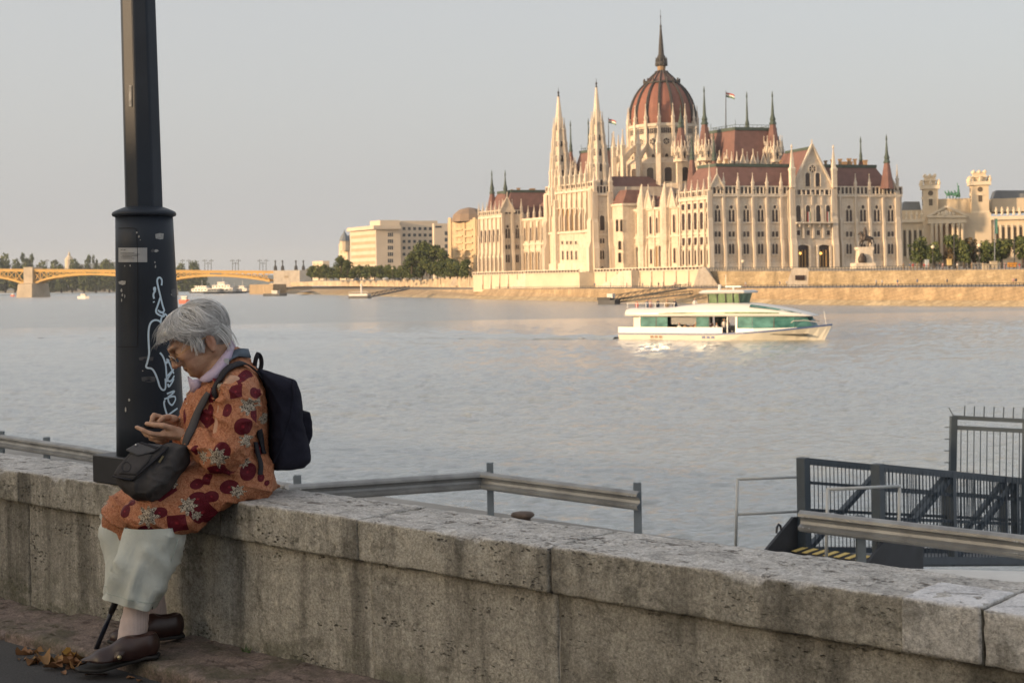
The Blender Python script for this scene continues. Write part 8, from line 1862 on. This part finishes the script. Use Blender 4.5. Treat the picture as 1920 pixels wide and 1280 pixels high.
def outward(p, out=.008):
    """push a strap point onto the cloth"""
    j = np.argmin(np.linalg.norm(coat_np - np.array(p), axis=1)); n_ = Vector(coat.data.vertices[int(j)].normal); return Vector(coat_np[j]) + n_ * out, n_
def strap_on(root, name, pts, w, mt, out=.008, it=2):
    Q_ = [outward(p, out) for p in smooth3(pts, it)]; ps = [q[0] for q in Q_]; ns = [q[1] for q in Q_]
    for _ in range(3):
        ps = [ps[0]] + [ps[i] * .5 + (ps[i - 1] + ps[i + 1]) * .25 for i in range(1, len(ps) - 1)] + [ps[-1]]; ns = [ns[0]] + [(ns[i] * .5 + (ns[i - 1] + ns[i + 1]) * .25).normalized() for i in range(1, len(ns) - 1)] + [ns[-1]]
    return tobj(root, name, strapr(ps, w, .0045, ns), mt)
strap_on(BPK, 'shoulder_strap', sp_, .036, M_web, .010)
strap_on(BPK, 'lower_strap', [on_coat(484, 806), on_coat(492, 825), S(503, 848, .15)], .024, M_web)
strap_on(BPK, 'loose_strap', [on_coat(480, 828), on_coat(483, 850), on_coat(488, 870), on_coat(490, 890)], .017, M_web, .012)
m = strapr(smooth3([S(476, 692, .03), S(477, 675, .03), S(480, 665, .03), S(486, 664, .03), S(491, 672, .03), S(490, 684, .03), S(484, 695, .03)], 2), .020, .005, QF * .2 + QL); tobj(BPK, 'grab_loop', strapr(smooth3([S(477, 692, .03), S(479, 674, .03), S(483, 664, .03), S(489, 668, .03), S(491, 682, .03), S(487, 697, .03)], 2), .026, .004, [(-QF)] * 24 if False else (QL * .3 + QF)), M_web)
# shoulder bag on her lap
M_gr = NT('charcoal_nylon'); o = M_gr.obj(); M_gr.set(Base_Color=M_gr.ramp(M_gr.noise(o, 14, 5, .6), [(.3, (.046, .043, .043)), (.7, (.078, .073, .073))]), Roughness=.85); M_gr.b.inputs['Specular IOR Level'].default_value = .2; M_gr.bump(M_gr.math('ADD', M_gr.math('MULTIPLY', M_gr.noise(o, 420, 2), .6), M_gr.noise(o, 26, 4, .65, 1.0)), .7, .005); M_gr = M_gr.m
bu = (S(345, 838, .19) - S(225, 905, .19)).normalized()                       # along the bag, up to the right
bnrm = (QL * .72 + QF * .55 + UP * .42); bnrm = (bnrm - bu * bnrm.dot(bu)).normalized(); bw = bu.cross(bnrm).normalized(); bw = bw if bw.z > 0 else -bw
BO = S(278, 882, .19)
def b2(px, py):
    u, v = ray(px, py); d = Vector((u, 1, v)); t = (BO - Vector((0, 0, ZC))).dot(bnrm) / d.dot(bnrm); p = Vector((0, 0, ZC)) + d * t; return p
def b2d(px, py): p = b2(px, py) - BO; return (p.dot(bu), p.dot(bw))
def bagslab(pts, off, half, rd, h=.0035):
    c2 = [b2d(*q) for q in pts]; O2 = BO + bnrm * off; f = Field(V3(BO) - .20, V3(BO) + .20, h); f.slab(c2, O2, bu, bw, half, bnrm, rd); return f.skin(2)
P, Q = bagslab([(210, 893), (216, 880), (240, 850), (262, 835), (285, 826), (325, 826), (350, 832), (346, 846), (330, 872), (312, 898), (290, 914), (272, 919), (240, 916), (222, 906)], -.050, .052, .034)
N = vnormals(P, Q); P = P + N * ((1 - np.abs(fbm(P, 13, 3, 33))) ** 3 * .008 - .003)[:, None]
BAG, _c = thing_field('shoulder_bag', 'charcoal grey shoulder bag resting on the woman\'s lap', 'bag', P, Q, M_gr); tpart(BAG, 'main_bag', P, Q, M_gr)
P, Q = bagslab([(213, 892), (222, 876), (246, 850), (275, 833), (318, 838), (305, 855), (285, 872), (262, 897), (250, 902), (225, 899)], .004, .012, .010); P = P + vnormals(P, Q) * (fbm(P, 20, 3, 5) * .0018)[:, None]; tpart(BAG, 'front_panel', P, Q, M_gr)
P, Q = bagslab([(224, 893), (236, 872), (249, 856), (290, 855), (280, 872), (258, 895)], .016, .007, .006); tpart(BAG, 'pocket', P, Q, M_gr)
P, Q = bagslab([(237, 850), (262, 836), (312, 840), (292, 854), (262, 862)], .024, .0045, .004); tpart(BAG, 'flap', P, Q, plain('charcoal_flap', (.068, .068, .074), .7, .15, 20, bump=.4, bsc=300))
P, Q = bagslab([(262, 838), (270, 835), (302, 845), (296, 850)], .0285, .002, .002, .0025); tpart(BAG, 'flap_pocket_edge', P, Q, M_web)
for a, b in (((213, 896), (248, 903)), ((250, 903), (318, 842))): m = MB(); m.smooth = True; m.tube([b2(*a) + bnrm * .014, b2((a[0] + b[0]) / 2, (a[1] + b[1]) / 2 + 1) + bnrm * .016, b2(*b) + bnrm * .014], .0035, 6); tobj(BAG, 'piping', m, M_web)
m = MB(); m.prism([b2(x, y) + bnrm * .008 for x, y in [(298, 868), (306, 856), (309, 858), (301, 870)]], bnrm * .003); tobj(BAG, 'fabric_tab', m, plain('olive_tab', (.12, .10, .05), .7, .1))
m = MB(); m.smooth = True; m.tube([b2(240 + 8.5 * cos(a), 881 + 9 * sin(a)) + bnrm * .0235 for a in np.linspace(0, 2 * pi, 17)], .0012, 5, False); tobj(BAG, 'round_badge', m, M_web)
m = MB(); m.smooth = True; m.sphere(b2(259, 842) + bnrm * .03, .004, 6, 5); tobj(BAG, 'zip_pull', m, plain('steel', (.6, .6, .6), .3, 0, metal=.9))
strap_on(BAG, 'bag_strap', [S(350, 836, .16), on_coat(358, 805), on_coat(368, 775), on_coat(380, 752), on_coat(391, 735)], .030, plain('grey_strap', (.060, .055, .056), .8, .12, 40, bump=.4, bsc=260), .007)
strap_on(BAG, 'strap_top', [S(422, 678, .105), S(432, 667, .085), S(444, 664, .06), S(452, 668, .03)], .034, plain('blue_grey_strap', (.085, .115, .15), .7, .12, 40), .013)
P_b = outward(S(424, 680, .11), .018)[0]; m = MB(); m.box(P_b, (.016, .006, .022), QF, QL, UP); tobj(BAG, 'strap_buckle', m, plain('steel', (.6, .6, .6), .3, 0, metal=.9))
# walking stick
WS = empty('walking_stick', S(176, 1228, .02), 0, 'dark blue walking stick leaning between the woman\'s legs', 'walking stick'); p0, p1 = gp(175, 1229, ZP + .002), S(224, 1110, -.02); dz = (p1 - p0).normalized()
m = MB(); m.smooth = True; m.tube([p0 + dz * .02, p0 + dz * .21], .0085, 10); tobj(WS, 'shaft', m, plain('blue_black_tube', (.012, .018, .035), .35, .1)); m = MB(); m.smooth = True; m.tube([p0 + dz * .195, p0 + dz * .215, p0 + dz * .40], [.0105, .0115, .0115], 10); tobj(WS, 'upper_tube', m, plain('black_tube', (.012, .012, .014), .4, .1)); m = MB(); m.smooth = True; m.tube([p0, p0 + dz * .025], [.014, .0115], 10); tobj(WS, 'rubber_tip', m, M_sole)
# ================================================================= evening haze over the river
hz = bpy.data.materials.new('evening_haze'); hz.use_nodes = True; hz.node_tree.nodes.clear()
ho_ = hz.node_tree.nodes.new('ShaderNodeOutputMaterial'); hv = hz.node_tree.nodes.new('ShaderNodeVolumePrincipled'); hv.inputs['Color'].default_value = (.84, .92, 1.0, 1); hv.inputs['Density'].default_value = .00008; hv.inputs['Anisotropy'].default_value = 0.0
hz.node_tree.links.new(hv.outputs[0], ho_.inputs['Volume'])
m = MB(); m.box((0, 3000, 90), (16000, 12400, 220)); o = obj('haze', m, hz, kind='stuff', label='thin evening haze over the river')
